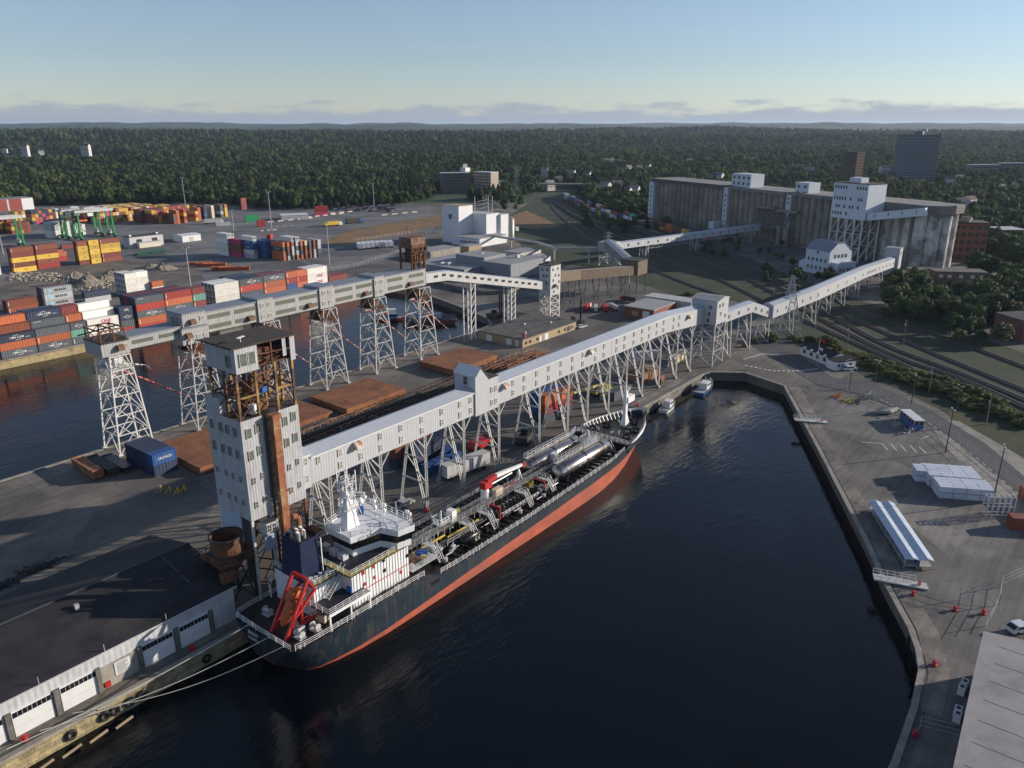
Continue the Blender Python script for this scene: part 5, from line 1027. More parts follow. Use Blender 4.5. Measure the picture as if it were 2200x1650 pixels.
# ------------------------------------------------------------------ shipping containers
CC = {'navy': (.020, .034, .075), 'slate': (.075, .088, .105), 'orange': (.46, .12, .045), 'red': (.36, .035, .025), 'maroon': (.19, .035, .032), 'white': (.74, .72, .66), 'cream': (.66, .56, .40), 'teal': (.13, .34, .27), 'green': (.02, .30, .11), 'yellow': (.62, .40, .055), 'pink': (.55, .05, .14), 'blue': (.02, .085, .26), 'grey': (.42, .44, .45), 'brown': (.22, .06, .03)}
CW, CH = 2.38, 2.62
_cm = {}
def cont_mesh(col, size):
    k = (col, size)
    if k in _cm: return _cm[k]
    L = {40: 11.3, 20: 5.6}[size]; o = MB(); h = L / 2; w = CW / 2
    m = mat('container_' + col, CC[col], .55, var=.10, scale=.7, rnd=.22, streak=.22 if col not in ('white', 'cream') else .08)
    ends = mat('reefer_unit', (.30, .31, .32), .6, var=.2) if col == 'white' else m
    for x in (-h, h - .16):
        for y in (-w, w - .16): o.box(x, x + .16, y, y + .16, 0, CH - .02, 0)
    o.box(-h, h, -w, w, .02, .16, 0); o.box(-h, h, -w, w, CH - .14, CH - .03, 0)
    n = 26 if size == 40 else 13
    for s_ in (-1, 1):
        vs = []
        for i in range(n + 1):
            x = -h + .16 + (L - .32) * i / n; y = s_ * (w - (.02 if (i // 1) % 2 else .07)); vs += [(x, y, .16), (x, y, CH - .14)]
        o.add(vs, [((2 * i, 2 * i + 2, 2 * i + 3, 2 * i + 1) if s_ < 0 else (2 * i + 1, 2 * i + 3, 2 * i + 2, 2 * i)) for i in range(n)], 0)
    for s_ in (-1, 1):
        x = s_ * (h - .05); o.add([(x, -w + .1, .1), (x, w - .1, .1), (x, w - .1, CH - .1), (x, -w + .1, CH - .1)], [(0, 1, 2, 3) if s_ > 0 else (3, 2, 1, 0)], 1 if s_ < 0 else 0)
        for y in (-.75, -.3, .3, .75): o.box(min(x, x + s_ * .05), max(x, x + s_ * .05), y - .03, y + .03, .2, CH - .2, 2 if s_ > 0 else 1)
    if col == 'white':
        for y in (-.45, .45): o.lathe([(.34, -h + .0), (.34, -h - .02), (.02, -h - .025)], (0, y, 1.75), 10, 3, 'X')
        o.box(-h - .03, -h, -.8, .8, .3, 1.1, 1)
    _cm[k] = o.mesh('shipping_container', [m, ends, STEEL, BLACK]); return _cm[k]
WT = mat('logo_white', (.75, .75, .74), .6); MAG = mat('logo_magenta', (.48, .012, .10), .6); BLK = mat('logo_black', (.02, .022, .025), .6); SKYB = mat('logo_sky_blue', (.25, .58, .74), .6)
LEV = ['bottom', 'second', 'third', 'fourth', 'fifth', 'sixth']
NAMES = {'slate': 'grey blue', 'cream': 'cream'}
def logo(c, kind, size, side=-1):
    y = side * (CW / 2 + .012); rz = 0 if side < 0 else math.pi
    if kind == 'CMA':
        text_on('CMA CGM', .95 if size == 40 else .62, WT, (0, y, 1.3), rz, c)
        b = MB(); s_ = 1 if size == 40 else .6
        for sg in (1, -1):
            pts = [(sg * (-1.3 + .26 * i) * s_, y, 1.3 + sg * (.62 + .22 * math.sin(i * .3)) * (1 if size == 40 else .75)) for i in range(8)]; b.path(pts, .09)
        b.obj('swoosh', WT, c)
        if size == 40: text_on('SHIPPING', .36, WT, (3.4, y, .95), rz, c)
    elif kind == 'MAERSK':
        text_on('MAERSK', 1.35, BLK, (1.0, y, 1.3), rz, c); b = MB(); b.box(-3.9, -2.7, y - .004, y + .004, .75, 1.95); b.obj('star_square', SKYB, c)
    elif kind == 'ONE': text_on('ONE', 1.7 if size == 40 else 1.3, MAG, (1.2, y, 1.25), rz, c)
    elif kind == 'APL': text_on('APL', 1.1, WT, (0, y, 1.25), rz, c); b = MB(); b.box(-.6, .6, y - .004, y + .004, 1.9, 2.05); b.obj('stripe', RED, c)
    elif kind == 'MSC': text_on('msc', .85, BLK, (.6 if size == 40 else .4, y, 1.45), rz, c); 
    elif kind == 'TEX': text_on('TEXTAINER', .42, WT, (-3.6 if size == 40 else 0, y, 2.0), rz, c)
    elif kind == 'VERT': b = MB(); [b.box(-h_, -h_ + .34, y - .004, y + .004, z, z + .34) for h_ in ((5.2 if size == 40 else 2.4),) for z in (.5, 1.05, 1.6)]; b.obj('stencil', WT, c)
    elif kind == 'YML': text_on('YANG MING', .8, WT, (0, y, 1.4), rz, c)
    elif kind == 'TRITON': text_on('CRONOS', .8, WT, (0, y, 1.4), rz, c)
NCONT = 0
def stack(desc, x, y, cols, size=40, rz=0.0, z0=0.0, logos=None, group='containers stacked in the terminal', side=-1):
    global NCONT
    for i, col in enumerate(cols):
        if col is None: continue
        c = put('shipping_container', cont_mesh(col, size), None, (x + random.uniform(-.06, .06), y + random.uniform(-.05, .05), z0 + i * CH), rz)
        tag(c, '%s container, %s of %s' % (NAMES.get(col, col), 'lone box' if len(cols) == 1 else 'top' if i == len(cols) - 1 else LEV[i] + ' level' if i else 'bottom', desc), 'container', group); NCONT += 1
        if logos and i in logos: logo(c, logos[i], size, side)
QG = 'containers stacked along the left quay'
def bay(u0, size, name, rows, dv=2.5, v0=291.8):
    L = 11.3 if size == 40 else 5.6
    for r, (cols, lg) in enumerate(rows):
        if r and 'open' not in name: cols = [None if i < len(cols) - 1 else c for i, c in enumerate(cols)]      # only what can be seen behind the front row
        stack('%s, %s' % (name, ['waterside row', 'second row', 'third row', 'fourth row', 'fifth row', 'sixth row', 'seventh row'][r]), u0 + L / 2, v0 + r * dv, cols, size, logos=lg, group=QG)
bay(81.5, 40, 'bay cut by the left edge', [(['slate', 'orange', 'orange'], {0: 'CMA'}), (['navy'] * 4, None), (['navy', 'navy', 'navy', 'maroon', 'orange'], None)])
bay(93.3, 40, 'leftmost whole quay bay', [(['slate', 'orange', 'navy'], {0: 'CMA', 2: 'CMA'}), (['navy', 'navy', 'navy', 'brown'], None), (['navy', 'maroon', 'navy', 'brown', 'orange'], None), (['navy'] * 5, None)])
bay(104.9, 40, 'quay bay with navy tops', [(['slate', 'orange', 'slate'], {0: 'CMA', 1: 'VERT'}), (['slate', 'navy', 'navy', 'slate'], {3: 'TEX'}), (['slate', 'navy', 'navy', 'navy', 'navy'], {4: 'CMA'}), (['navy'] * 5, None), (['slate'] * 5, None)])
bay(116.4, 20, 'short bay beside the white reefers', [(['slate', 'teal', 'slate'], {0: 'VERT', 2: 'CMA'}), (['slate', 'navy', 'navy', 'orange'], {3: 'VERT'}), (['slate', 'navy', 'navy', 'orange', 'maroon'], None), (['red'] * 5, None)])
bay(122.4, 40, 'left white reefer bay', [(['white', 'white', 'white'], {2: 'ONE'}), (['white'] * 4, None), (['white'] * 5, None)])
bay(134.4, 20, 'short bay with dark lettered boxes', [(['red', 'slate', 'navy', 'navy'], {2: 'CMA', 3: 'APL'}), (['navy', 'red', 'navy', 'navy'], None)])
bay(140.6, 40, 'open bay behind the gallery house', [(['red', 'orange', 'slate', 'red', 'slate'], {1: 'VERT', 2: 'CMA', 4: 'TEX'}), (['navy', 'red', 'slate', 'maroon', 'navy'], None), (['navy', 'navy', 'navy', 'navy', 'maroon'], None), (['maroon'] * 5, None), (['navy'] * 5, None)], v0=290.9)
bay(152.2, 40, 'quay bay with a red lid row', [(['navy', 'slate', 'slate', 'orange', 'red'], {2: 'CMA', 3: 'VERT', 4: 'VERT'}), (['navy', 'red', 'slate', 'maroon', 'navy'], None), (['navy', 'navy', 'navy', 'navy', 'maroon'], None), (['maroon'] * 5, None), (['navy'] * 5, None)], v0=290.9)
bay(163.8, 20, 'short quay bay with a green box', [(['red', 'red', 'maroon', 'teal', 'maroon'], {2: 'VERT', 3: 'VERT'}), (['navy', 'red', 'navy', 'maroon', 'brown'], None)], v0=290.9)
bay(173.6, 40, 'middle open reefer bay', [(['white', 'white', 'white', 'white', 'white'], None)] + [(['white'] * 5, None)] * 3, v0=290.9)
bay(185.4, 40, 'quay bay with grey lettered top', [(['slate', 'navy', 'slate', 'red', 'slate'], {3: 'VERT', 4: 'CMA'}), (['navy'] * 5, None), (['maroon', 'navy', 'navy', 'navy', 'navy'], None), (['navy'] * 5, None), (['slate'] * 5, None), (['navy'] * 5, None)], v0=290.9)
bay(197.0, 40, 'bay with two orange boxes', [(['slate', 'navy', 'orange', 'orange', 'slate'], {2: 'VERT', 3: 'VERT', 4: 'CMA'}), (['navy', 'red', 'navy', 'navy', 'maroon'], None), (['maroon'] * 5, None), (['navy'] * 5, None)], v0=290.9)
bay(208.8, 20, 'short bay before the far reefers', [(['navy', 'red', 'blue', 'red', 'orange'], {3: 'VERT', 4: 'VERT'}), (['navy', 'maroon', 'navy', 'maroon', 'maroon'], None)], v0=288.4 + 2.5)
bay(214.4, 20, 'second short bay before the far reefers', [(['orange', 'red', 'orange', 'red', 'orange'], {3: 'VERT'}), (['maroon'] * 5, None)], v0=290.9)
bay(220.2, 40, 'far open reefer bay', [(['white', 'white', 'white', 'white', 'white'], {2: 'ONE', 3: 'ONE'})] + [(['white'] * 5, None)] * 2, v0=290.9)
bay(232.2, 40, 'last low quay bay', [(['red', 'navy', 'maroon'], None), (['maroon', 'navy', 'red'], None)], v0=290.9); bay(243.6, 40, 'low red quay bay under the gallery', [(['red', 'maroon'], None)], v0=290.9)
DG = 'containers near the dirt heaps'
for r in range(3): stack('block with black lettering, %s' % ['front row', 'second row', 'back row'][r], 138.2, 351.4 + r * 2.5, [['red', 'cream', 'cream', 'cream'], ['maroon', 'navy', 'navy', 'slate'], ['maroon'] * 4][r] if r else ['red', 'grey', 'grey', 'grey'], logos={1: 'MAERSK', 2: 'MAERSK', 3: 'MAERSK'} if r == 0 else None, group=DG)
for r in range(2): stack('red block at the left edge, %s' % ['front row', 'back row'][r], 123.4, 350.2 + r * 2.5, ['grey', 'brown', 'brown'] if r == 0 else ['navy', 'maroon', 'maroon'], logos={1: 'VERT', 2: 'VERT'} if r == 0 else None, group=DG)
stack('pair beside the dirt heaps', 156.2, 356.5, ['grey', 'navy'], group=DG)
for r in range(4):
    stack('white reefer tower by the dirt, row %s' % 'ABCD'[r], 172.6, 357.8 + r * 2.5, ['white'] * 4, 20, group=DG)
    if r < 2: stack('shorter white tower by the dirt, row %s' % 'AB'[r], 178.3, 358.6 + r * 2.5, ['white', 'white', 'white', 'white'], 20, group=DG)
stack('orange topped pair by the dirt', 184.2, 356.6, ['white', 'orange'], 20, group=DG)
MG = 'yellow and red boxes along the dirt edge'
stack('white row at the left edge', 151.5, 465.5, ['white', 'white', 'white', 'white', 'cream'], logos={1: 'ONE'}, group=MG)
for r in range(2):
    stack('left yellow and red wall, %s' % ['front', 'back'][r], 168.6, 464.6 + r * 2.5, ['yellow', 'brown', 'yellow', 'maroon', 'brown'] if r == 0 else ['maroon'] * 5, logos={0: 'MSC', 2: 'MSC', 1: 'VERT', 4: 'VERT'} if r == 0 else None, group=MG)
    stack('second yellow and red wall, %s' % ['front', 'back'][r], 181.6, 466.4 + r * 2.5, ['red', 'brown', 'yellow', 'maroon', 'brown'] if r == 0 else ['maroon'] * 5, logos={1: 'MSC', 2: 'MSC', 4: 'VERT'} if r == 0 else None, group=MG)
    stack('short mostly yellow tower, %s' % ['front', 'back'][r], 198.6, 462.0 + r * 2.5, ['brown', 'yellow', 'yellow', 'yellow', 'brown'] if r == 0 else ['maroon'] * 5, 20, logos={1: 'MSC', 2: 'MSC', 3: 'MSC'} if r == 0 else None, group=MG)
stack('short all yellow tower', 204.9, 461.6, ['yellow'] * 5, 20, logos={i: 'MSC' for i in range(5)}, group=MG)
stack('right yellow and red wall', 213.9, 461.4, ['brown', 'maroon', 'yellow', 'yellow', 'brown'], logos={0: 'VERT', 1: 'VERT', 2: 'MSC', 3: 'MSC', 4: 'VERT'}, group=MG)
stack('low pair behind the yellow walls', 194, 486, ['red', 'orange'], group=MG)
stack('pair of flats behind the yellow walls', 203, 512, ['orange'], group=MG); stack('maroon box by the gantry cranes', 222, 532, ['maroon'], group=MG)
# big block seen end on, long axis away from the pier
BG = 'end on container block in the middle yard'
V90 = R(90)
for r in range(2): stack('white end of the middle block, row %s' % 'AB'[r], 267.2 + r * 2.5, 429.5, ['white'] * 5, rz=V90, logos={3: 'YML'} if r == 0 else None, group=BG, side=1)
pal = {'a': ['pink', 'brown', 'brown', 'pink'], 'b': ['grey', 'white', 'blue', 'blue', 'white']}
stack('dark column left in the middle block', 268.2, 418, pal['a'], rz=V90, logos={0: 'ONE', 3: 'ONE'}, group=BG, side=1); stack('blue lettered column of the middle block', 270.0, 407.5, pal['b'], rz=V90, logos={2: 'TRITON', 3: 'TRITON'}, group=BG, side=1)
rnd_c = random.Random(5)
for i in range(9):
    cs = [rnd_c.choice(['slate', 'orange', 'brown', 'grey', 'navy', 'slate', 'orange', 'cream']) for _ in range(4)] + (['white'] if i in (2, 3) else [])
    if i == 0: cs = ['orange', 'orange', 'slate', 'orange']
    stack('middle block, %s column from the left' % ['first', 'second', 'third', 'fourth', 'fifth', 'sixth', 'seventh', 'eighth', 'ninth'][i], 277.0 + i * 2.5, 389.0 - i * .8, cs, rz=V90, logos={2: 'YML'} if i == 0 else None, group=BG, side=1)
    if i in (0, 2): stack('middle block back row, column %s' % ['first', 'third', 'fifth', 'seventh'][i // 2], 274.5 + i * 2.5, 402 + (i > 3) * 1.0, ['blue' if i < 3 else 'navy'] * 4, rz=V90, group=BG)
stack('red box above the middle block', 281, 402.5, ['red'], 20, R(40), 4 * CH, group=BG)
# far stacks below the wood
FG = 'far container stacks below the wood'
FARM = ['container_' + k for k in CC]; far_mb = MB()
def fstack(x, y, n, pal_, sz=40):
    for i in range(n):
        c = rnd_c.choice(pal_); z = i * CH; k = list(CC).index(c); w = 1.2; h = 5.65
        far_mb.box(x - w, x + w, y - h, y + h, z + .04, z + CH - .04, k); [far_mb.box(x - w - .03, x + w + .03, y - h - .02 + q * 2.21, y - h + q * 2.21 + .2, z + .06, z + CH - .07, k) for q in (0, 2.5, 5.02)]
warm = ['orange', 'brown', 'yellow', 'maroon', 'red', 'yellow', 'orange']
for i in range(6): fstack(320 + i * 2.6, 632, 4, ['navy', 'maroon', 'brown', 'slate', 'yellow']); 
for i in range(5): fstack(323 + i * 2.6, 620, 4, warm)
for x, y, n, p_ in ((332.4, 605, 3, ['brown', 'slate', 'orange']), (335.2, 605, 4, ['orange', 'slate']), (342, 606, 4, warm), (355, 611, 3, warm), (358, 612, 4, ['orange']), (366, 616, 4, ['navy', 'blue']), (374.6, 619, 4, ['cream']), (381.8, 617, 4, ['grey', 'slate']), (387.2, 619, 4, ['yellow', 'yellow', 'orange'])): fstack(x, y, n, p_)
for i in range(9): fstack(344 + i * 2.6, 640, 4, warm)
for i in range(5): fstack(262 + i * 2.6, 690, 4, ['yellow', 'orange', 'pink', 'navy'])
for i in range(5): fstack(288 + i * 2.8, 668, 3, ['maroon', 'navy', 'yellow'])
for i in range(5): fstack(228 + i * 2.6, 640, 3, ['yellow', 'brown', 'maroon'])
for i in range(4): fstack(243 + i * 2.6, 606, 3, ['white'])
for i in range(3): fstack(380 + i * 2.7, 655, 3, ['grey', 'brown', 'orange'])
for i in range(12): fstack(204 + i * 2.6, 652 + (i % 2), 4 if i % 4 else 3, ['yellow', 'yellow', 'brown', 'maroon'])
for i in range(9): fstack(236 + i * 2.6, 594, 3 + (i < 6), ['white', 'white', 'grey'])
for r_ in range(3):
    for i in range(24 - 4 * r_): fstack(296 + r_ * 5 + i * 2.6, 655 + r_ * 15, 4 if (i + r_) % 5 else 3, ['yellow', 'orange', 'brown', 'pink' if i < 5 else 'yellow', 'cream'])
for i in range(14): fstack(262 + i * 2.6, 722, 3, ['navy', 'white', 'yellow', 'maroon'])
for k_ in CC: mat('container_' + k_, CC[k_], .6, var=.15)
stuff(tag(far_mb.obj('far_containers', [MATS['container_' + k_] for k_ in CC]), 'far mixed container stacks below the wood', 'containers'))
stack('green pair by the far yard road', 380, 566, ['green', 'green'], rz=R(-20), group='boxes by the far yard road'); stack('bright red shed box by the far yard road', 364, 531, ['red', 'red'], 20, R(-20), group='boxes by the far yard road')
stack('dark tower under the trees', 432, 655, ['maroon', 'maroon', 'maroon', 'red'], 20, group='boxes by the far yard road'); stack('red stack beside the car park', 446, 560, ['pink', 'red', 'red'], rz=R(-25), group='boxes by the far yard road')
stack('white trailer box by the yard road', 350, 560, ['white'], rz=R(-30), group='boxes by the far yard road')

# ------------------------------------------------------------------ yard cranes, sheds, masts
def gantry(u, v, label, rz=0):
    t = thing('gantry_crane', label, 'crane', (u, v, 0), rz, 'green yard cranes')
    for x in (-11.5, 11.5):
        for y in (-4, 4): o = MB(); o.bar((x, y, 1.4), (x * .985, y, 18.2), 1.1, 0, 4, .9); o.obj('leg', GREEN, t)
        o = MB(); o.box(x - .7, x + .7, -6.5, 6.5, 1.3, 2.4); o.bar((x, -4, 3), (x, 4, 14), .3); o.bar((x, 4, 3), (x, -4, 14), .3); o.obj('sill_beam', GREEN, t)
        for y in (-5.6, -3.8, 3.8, 5.6): o = MB(); o.lathe([(.01, -.35), (.75, -.35), (.75, .35), (.01, .35)], (x, y, .75), 12, 0, 'X'); o.obj('wheel', RUBBER, t)
    for y in (-4, 4): o = MB(); o.box(-13, 13, y - .6, y + .6, 18.2, 19.8); o.obj('girder', WHITE_OLD, t)
    o = MB(); o.box(-6, -1, -3.4, 3.4, 19.8, 21.4); o.rail([(-13, -4.6, 19.8), (13, -4.6, 19.8)], 1, 2.5, .15); o.obj('trolley', STEEL, t)
    o = MB(); o.box(-5, -1.5, -5, -3.6, 15.6, 17.8); o.obj('cab', WHITE, t)
    o = MB(); o.box(-9.5, -4, -1.2, 1.2, 12.2, 13.0); [o.bar((x, y, 13), (x * .7 - 1.5, y, 18.2), .12) for x in (-8, -4.6) for y in (-1, 1)]; o.obj('spreader', ORANGE, t)
    o = MB(); o.box(9.5, 11, -1.8, 1.8, 2.4, 5.2); o.obj('power_pack', WHITE_OLD, t)
gantry(254.5, 567.5, 'nearer of the two green gantry cranes standing together by the white boxes'); gantry(251.8, 581, 'farther of the two green gantry cranes standing together by the white boxes'); gantry(195.0, 566, 'green gantry crane cut by the left frame edge')
def shed(name, label, cat, x0, x1, y0, y1, h, wm, rm, rise=0.0, rz=0, parts=()):
    c = ((x0 + x1) / 2, (y0 + y1) / 2, 0); t = thing(name, label, cat, c, rz); a, b = (x1 - x0) / 2, (y1 - y0) / 2
    o = MB()
    if rise: o.xprism([(-b, 0), (b, 0), (b, h), (0, h + rise), (-b, h)], -a, a)
    else: o.box(-a, a, -b, b, 0, h)
    o.obj('wall', wm, t); r = MB()
    if rise: e = .4; k = rise / b; r.add([(-a - e, -b - e, h - e * k + .06), (a + e, -b - e, h - e * k + .06), (a + e, 0, h + rise + .08), (-a - e, 0, h + rise + .08), (a + e, b + e, h - e * k + .06), (-a - e, b + e, h - e * k + .06)], [(0, 1, 2, 3), (3, 2, 4, 5)])
    else: r.box(-a - .2, a + .2, -b - .2, b + .2, h + .003, h + .35)
    r.obj('roof', rm, t)
    for (nm, m, face, k, z, w_, h_) in parts:
        p = MB()
        if face == 'f': p.box(-a + 2 * a * k - w_ / 2, -a + 2 * a * k + w_ / 2, -b - .12, -b + .02, z, z + h_)
        elif face == 'l': p.box(-a - .12, -a + .02, -b + 2 * b * k - w_ / 2, -b + 2 * b * k + w_ / 2, z, z + h_)
        elif face == 'r': p.box(a - .02, a + .12, -b + 2 * b * k - w_ / 2, -b + 2 * b * k + w_ / 2, z, z + h_)
        else: p.ob((-a + 2 * a * k, -b + 2 * b * z, h + h_ / 2 + .2), (w_, w_, h_))
        p.obj(nm, m, t)
    return t
shed('site_office', 'long white portable office block behind the yellow container walls', 'building', 245, 267.5, 500.5, 509, 6.8, WHITE_OLD, TAR, parts=[('window', PANE, 'f', .28, 2.4, 3.6, 2.8), ('window', PANE, 'f', .74, 2.4, 3.6, 2.8), ('roof_vent', WHITE, 't', .1, .4, 1.5, 1), ('roof_vent', WHITE, 't', .9, .4, 1.5, 1)])
shed('portable_cabin', 'low cream cabin in front of the white office block', 'building', 249, 263.5, 496.5, 499.8, 3.0, mat('cream_cabin', (.62, .55, .45), .7), WHITE_OLD)
shed('storage_shed', 'small white storage shed with pale roof right of the white office', 'building', 280, 293.5, 499, 511, 4.2, WHITE, WHITE, .6, parts=[('door', STEEL, 'f', .5, 0, 3, 3)])
shed('port_building', 'long red and white port building at the far left under the wood', 'building', 250, 314, 814, 834, 10.4, mat('dark_red_wall', (.26, .05, .045), .7), mat('grey_port_roof', (.20, .20, .21), .8), parts=[('pilaster', WHITE_OLD, 'f', k, 0, 1.6, 10.2) for k in (.12, .3, .48, .66)] + [('end_wall', WHITE, 'f', .92, 0, 10, 10.3)])
shed('customs_shed', 'low white canopy shed beside the far car park', 'building', 402, 424, 548, 562, 3.6, WHITE_OLD, WHITE, rz=R(-28))
def mast(x, y, h, label, kind='ring'):
    t = thing('light_mast', label, 'light pole', (x, y, 0), 0, 'tall yard light masts'); o = MB(); o.bar((0, 0, 0), (0, 0, h), .62, 0, 8, .34); o.obj('pole', STEEL, t)
    o = MB(); o.lathe([(1.0, h - .4), (1.1, h - .3), (1.0, h - .2)], (0, 0, 0), 10)
    for a in range(3): o.bar((0, 0, h - .3), (math.cos(a * 2.1), math.sin(a * 2.1), h - .3), .12)
    o.obj('lamp_ring', DARK_STEEL, t)
    for a in range(6): o = MB(); o.ob((1.3 * math.cos(a * 1.047), 1.3 * math.sin(a * 1.047), h - .5), (.7, .5, .3), a * 1.047); o.obj('lamp', WHITE_OLD, t)
for (px, py, h, lab) in ((410, 618, 19.8, 'light mast rising between the quay containers and the dirt heaps'), (584, 496, 28.7, 'tall light mast behind the middle container block'), (708, 569, 23.8, 'light mast right of the middle container block by the fence'), (804, 447, 23.1, 'light mast at the far end of the car park'), (399, 447, 28.6, 'far light mast in front of the wood'), (7, 546, 21.3, 'light mast at the left frame edge'), (502, 494, 15.1, 'short light mast by the white trailer box')): p = G(px, py); mast(p.x, p.y, h, lab)
# dirt heaps and rubble
def heap(x, y, r, h, seed, label):
    o = MB((x, y, 0)); rg = random.Random(seed); n, k = 18, 6; vs = [(x, y, h)]
    for j in range(1, k + 1):
        for i in range(n):
            a = 6.283 * i / n; rr = r * j / k * (1 + .22 * mnoise.noise(Vector((math.cos(a) * 1.4 + seed, math.sin(a) * 1.4, j * .5)))); z = h * (1 - (j / k)) ** 1.15 * (1 + .5 * mnoise.noise(Vector((a * 2, j, seed)))) if j < k else -.1; vs.append((x + rr * math.cos(a), y + rr * math.sin(a) * .8, max(z, -.1)))
    fs = [(0, 1 + i, 1 + (i + 1) % n) for i in range(n)]
    for j in range(k - 1):
        for i in range(n): fs.append((1 + j * n + i, 1 + (j + 1) * n + i, 1 + (j + 1) * n + (i + 1) % n, 1 + j * n + (i + 1) % n))
    o.add(vs, fs); tag(o.obj('dirt_heap', mat('rubble', (.22, .19, .15), .95, var=.35, scale=.5, bump=.9, bscale=1.2)), label, 'dirt heap', 'excavated heaps')
for i, (px, py, r, h, lab) in enumerate(((150, 612, 9, 5.2, 'grey rubble heap behind the black lettered boxes'), (190, 612, 8, 6.0, 'steepest grey dirt heap left of the white reefer tower'), (225, 603, 7, 3.2, 'low dirt heap next to the white reefer tower'), (240, 594, 9, 4.0, 'dark dirt heap beyond the white reefer tower'), (325, 575, 6, 3.0, 'small dirt heap in the middle of the dug ground'), (352, 579, 8, 4.0, 'brown dirt heap left of the light mast'), (160, 596, 8, 3.0, 'flat dirt heap below the yellow walls'))): p = G(px, py); heap(p.x, p.y, r, h, i * 3 + 1, lab)
rb = MB()
for i in range(420):
    p = G(random.uniform(20, 130), random.uniform(586, 604)) if i < 300 else G(random.uniform(140, 240), random.uniform(606, 626)); s_ = random.uniform(.3, 1.3); rb.ob((p.x, p.y, .06 + s_ * .2), (s_, s_ * .8, s_ * .6), random.uniform(0, 3), 0, ('X', random.uniform(-.5, .5)))
stuff(tag(rb.obj('rubble', mat('pale_rubble', (.34, .30, .25), .9, var=.3, scale=1)), 'broken concrete rubble strewn over the dug ground', 'rubble'))
# orange container frames, green lifting frame, trucks
def rack(px, py, n, label, rz=R(-38)):
    p = G(px, py); t = thing('flat_rack_stack', label, 'flat racks', (p.x, p.y, 0), rz, 'piled orange flat racks')
    for i in range(n):
        o = MB(); z = i * .55; o.box(-6, 6, -1.2, 1.2, z + .1, z + .35)
        for x in (-5.8, 5.8): o.box(x - .2, x + .2, -1.2, 1.2, z + .35, z + .52)
        for k in range(6): o.box(-5 + k * 2, -4.7 + k * 2, -1.25, 1.25, z, z + .1)
        o.obj('flat_rack', mat('orange_primer', (.62, .17, .06), .7, var=.25, scale=.9), t)
for i, (px, py) in enumerate(((430, 570), (446, 572), (462, 573), (480, 580), (496, 581), (512, 581))): rack(px, py, 4, ['first', 'second', 'third', 'fourth', 'fifth', 'sixth'][i] + ' pile of orange flat racks from the left below the middle block')
p = G(325, 546); t = thing('lifting_frame', 'dark green steel lifting frame lying in the block shadow', 'frame', (p.x, p.y, 0), R(-5)); o = MB()
for y in (-2.5, 2.5):
    for z in (.4, 2.2): o.box(-9, 9, y - .3, y + .3, z, z + .5)
    for k in range(10): o.bar((-9 + k * 2, y, .5), (-8 + k * 2, y, 2.4), .2)
for x in (-8, 0, 8): o.box(x - .3, x + .3, -2.5, 2.5, .5, 1.0)
o.obj('beams', mat('dark_green_steel', (.01, .09, .06), .5), t)
def car_mesh(col):
    o = MB(); m = mat('car_' + col, {'white': (.7, .7, .7), 'black': (.015, .015, .017), 'silver': (.38, .39, .40), 'red': (.35, .02, .02), 'blue': (.03, .07, .2)}[col], .3, .2, var=.03)
    prof = [(-2.2, .35), (2.2, .35), (2.25, .75), (1.3, .95), (.6, 1.45), (-1.3, 1.5), (-2.15, 1.0)]; o.yprism(prof, -.88, .88, 0)
    for s_ in (-1, 1): y = s_ * .89; o.add([(1.15, y, .97), (.55, y, 1.38), (-1.25, y, 1.42), (-1.9, y, 1.0)], [(0, 1, 2, 3) if s_ > 0 else (3, 2, 1, 0)], 1)
    o.add([(1.36, -.75, .98), (1.36, .75, .98), (.63, .7, 1.43), (.63, -.7, 1.43)], [(0, 1, 2, 3)], 1); o.add([(-2.17, -.75, 1.02), (-2.17, .75, 1.02), (-1.36, .7, 1.46), (-1.36, -.7, 1.46)], [(3, 2, 1, 0)], 1)
    for x in (-1.4, 1.4):
        for y in (-.9, .72): o.lathe([(.01, y), (.33, y), (.33, y + .18), (.01, y + .18)], (x, 0, .33), 10, 2, 'Y')
    return o.mesh('parked_car', [m, GLASS, RUBBER])
CARS = {c: car_mesh(c) for c in ('white', 'black', 'silver', 'red', 'blue')}
def car(p, col, rz, label, group=None): return tag(put('parked_car', CARS[col], None, (p.x, p.y, .06), rz), label, 'car', group)
for i in range(90):
    r_, k = divmod(i, 15); p = G(712 + k * 9.4 + random.uniform(-1.5, 1.5), 438.5 + r_ * 2.9 + (k * .18) + random.uniform(-.3, .3)); car(p, random.choice(['white', 'black', 'silver', 'silver', 'black', 'blue', 'red']), R(random.choice((-30, 150)) + random.uniform(-4, 4)), 'car in the far car park, row %d from the wood, place %d from the left' % (r_ + 1, k + 1), 'cars in the far car park')
def truck(p, rz, label, box, cab, group=None):
    t = thing('truck', label, 'truck', (p.x, p.y, 0), rz, group); o = MB(); o.box(-7.5, 4.2, -1.25, 1.25, 1.2, 3.9); o.obj('trailer', box, t)
    o = MB(); o.yprism([(4.5, .6), (7.6, .6), (7.6, 2.0), (6.6, 3.3), (4.5, 3.5)], -1.2, 1.2); o.obj('cab', cab, t)
    o = MB(); o.box(-7.4, 7, -1, 1, .7, 1.18); o.obj('chassis', DARK_STEEL, t)
    for x in (-6.4, -5.1, 3.4, 6.3):
        o = MB(); o.lathe([(.01, -1.2), (.5, -1.2), (.5, 1.2), (.01, 1.2)], (x, 0, .5), 10, 0, 'Y'); o.obj('wheels', RUBBER, t)
    return t
truck(G(716, 486), R(-14), 'truck carrying a yellow container with a red one above, on the yard road', YELLOW, WHITE); t = truck(G(762, 480), R(-14), 'dark truck driving ahead on the yard road', DARK_STEEL, BLUE)
truck(G(460, 481), R(-25), 'white truck beside the white trailer box', WHITE_OLD, WHITE)
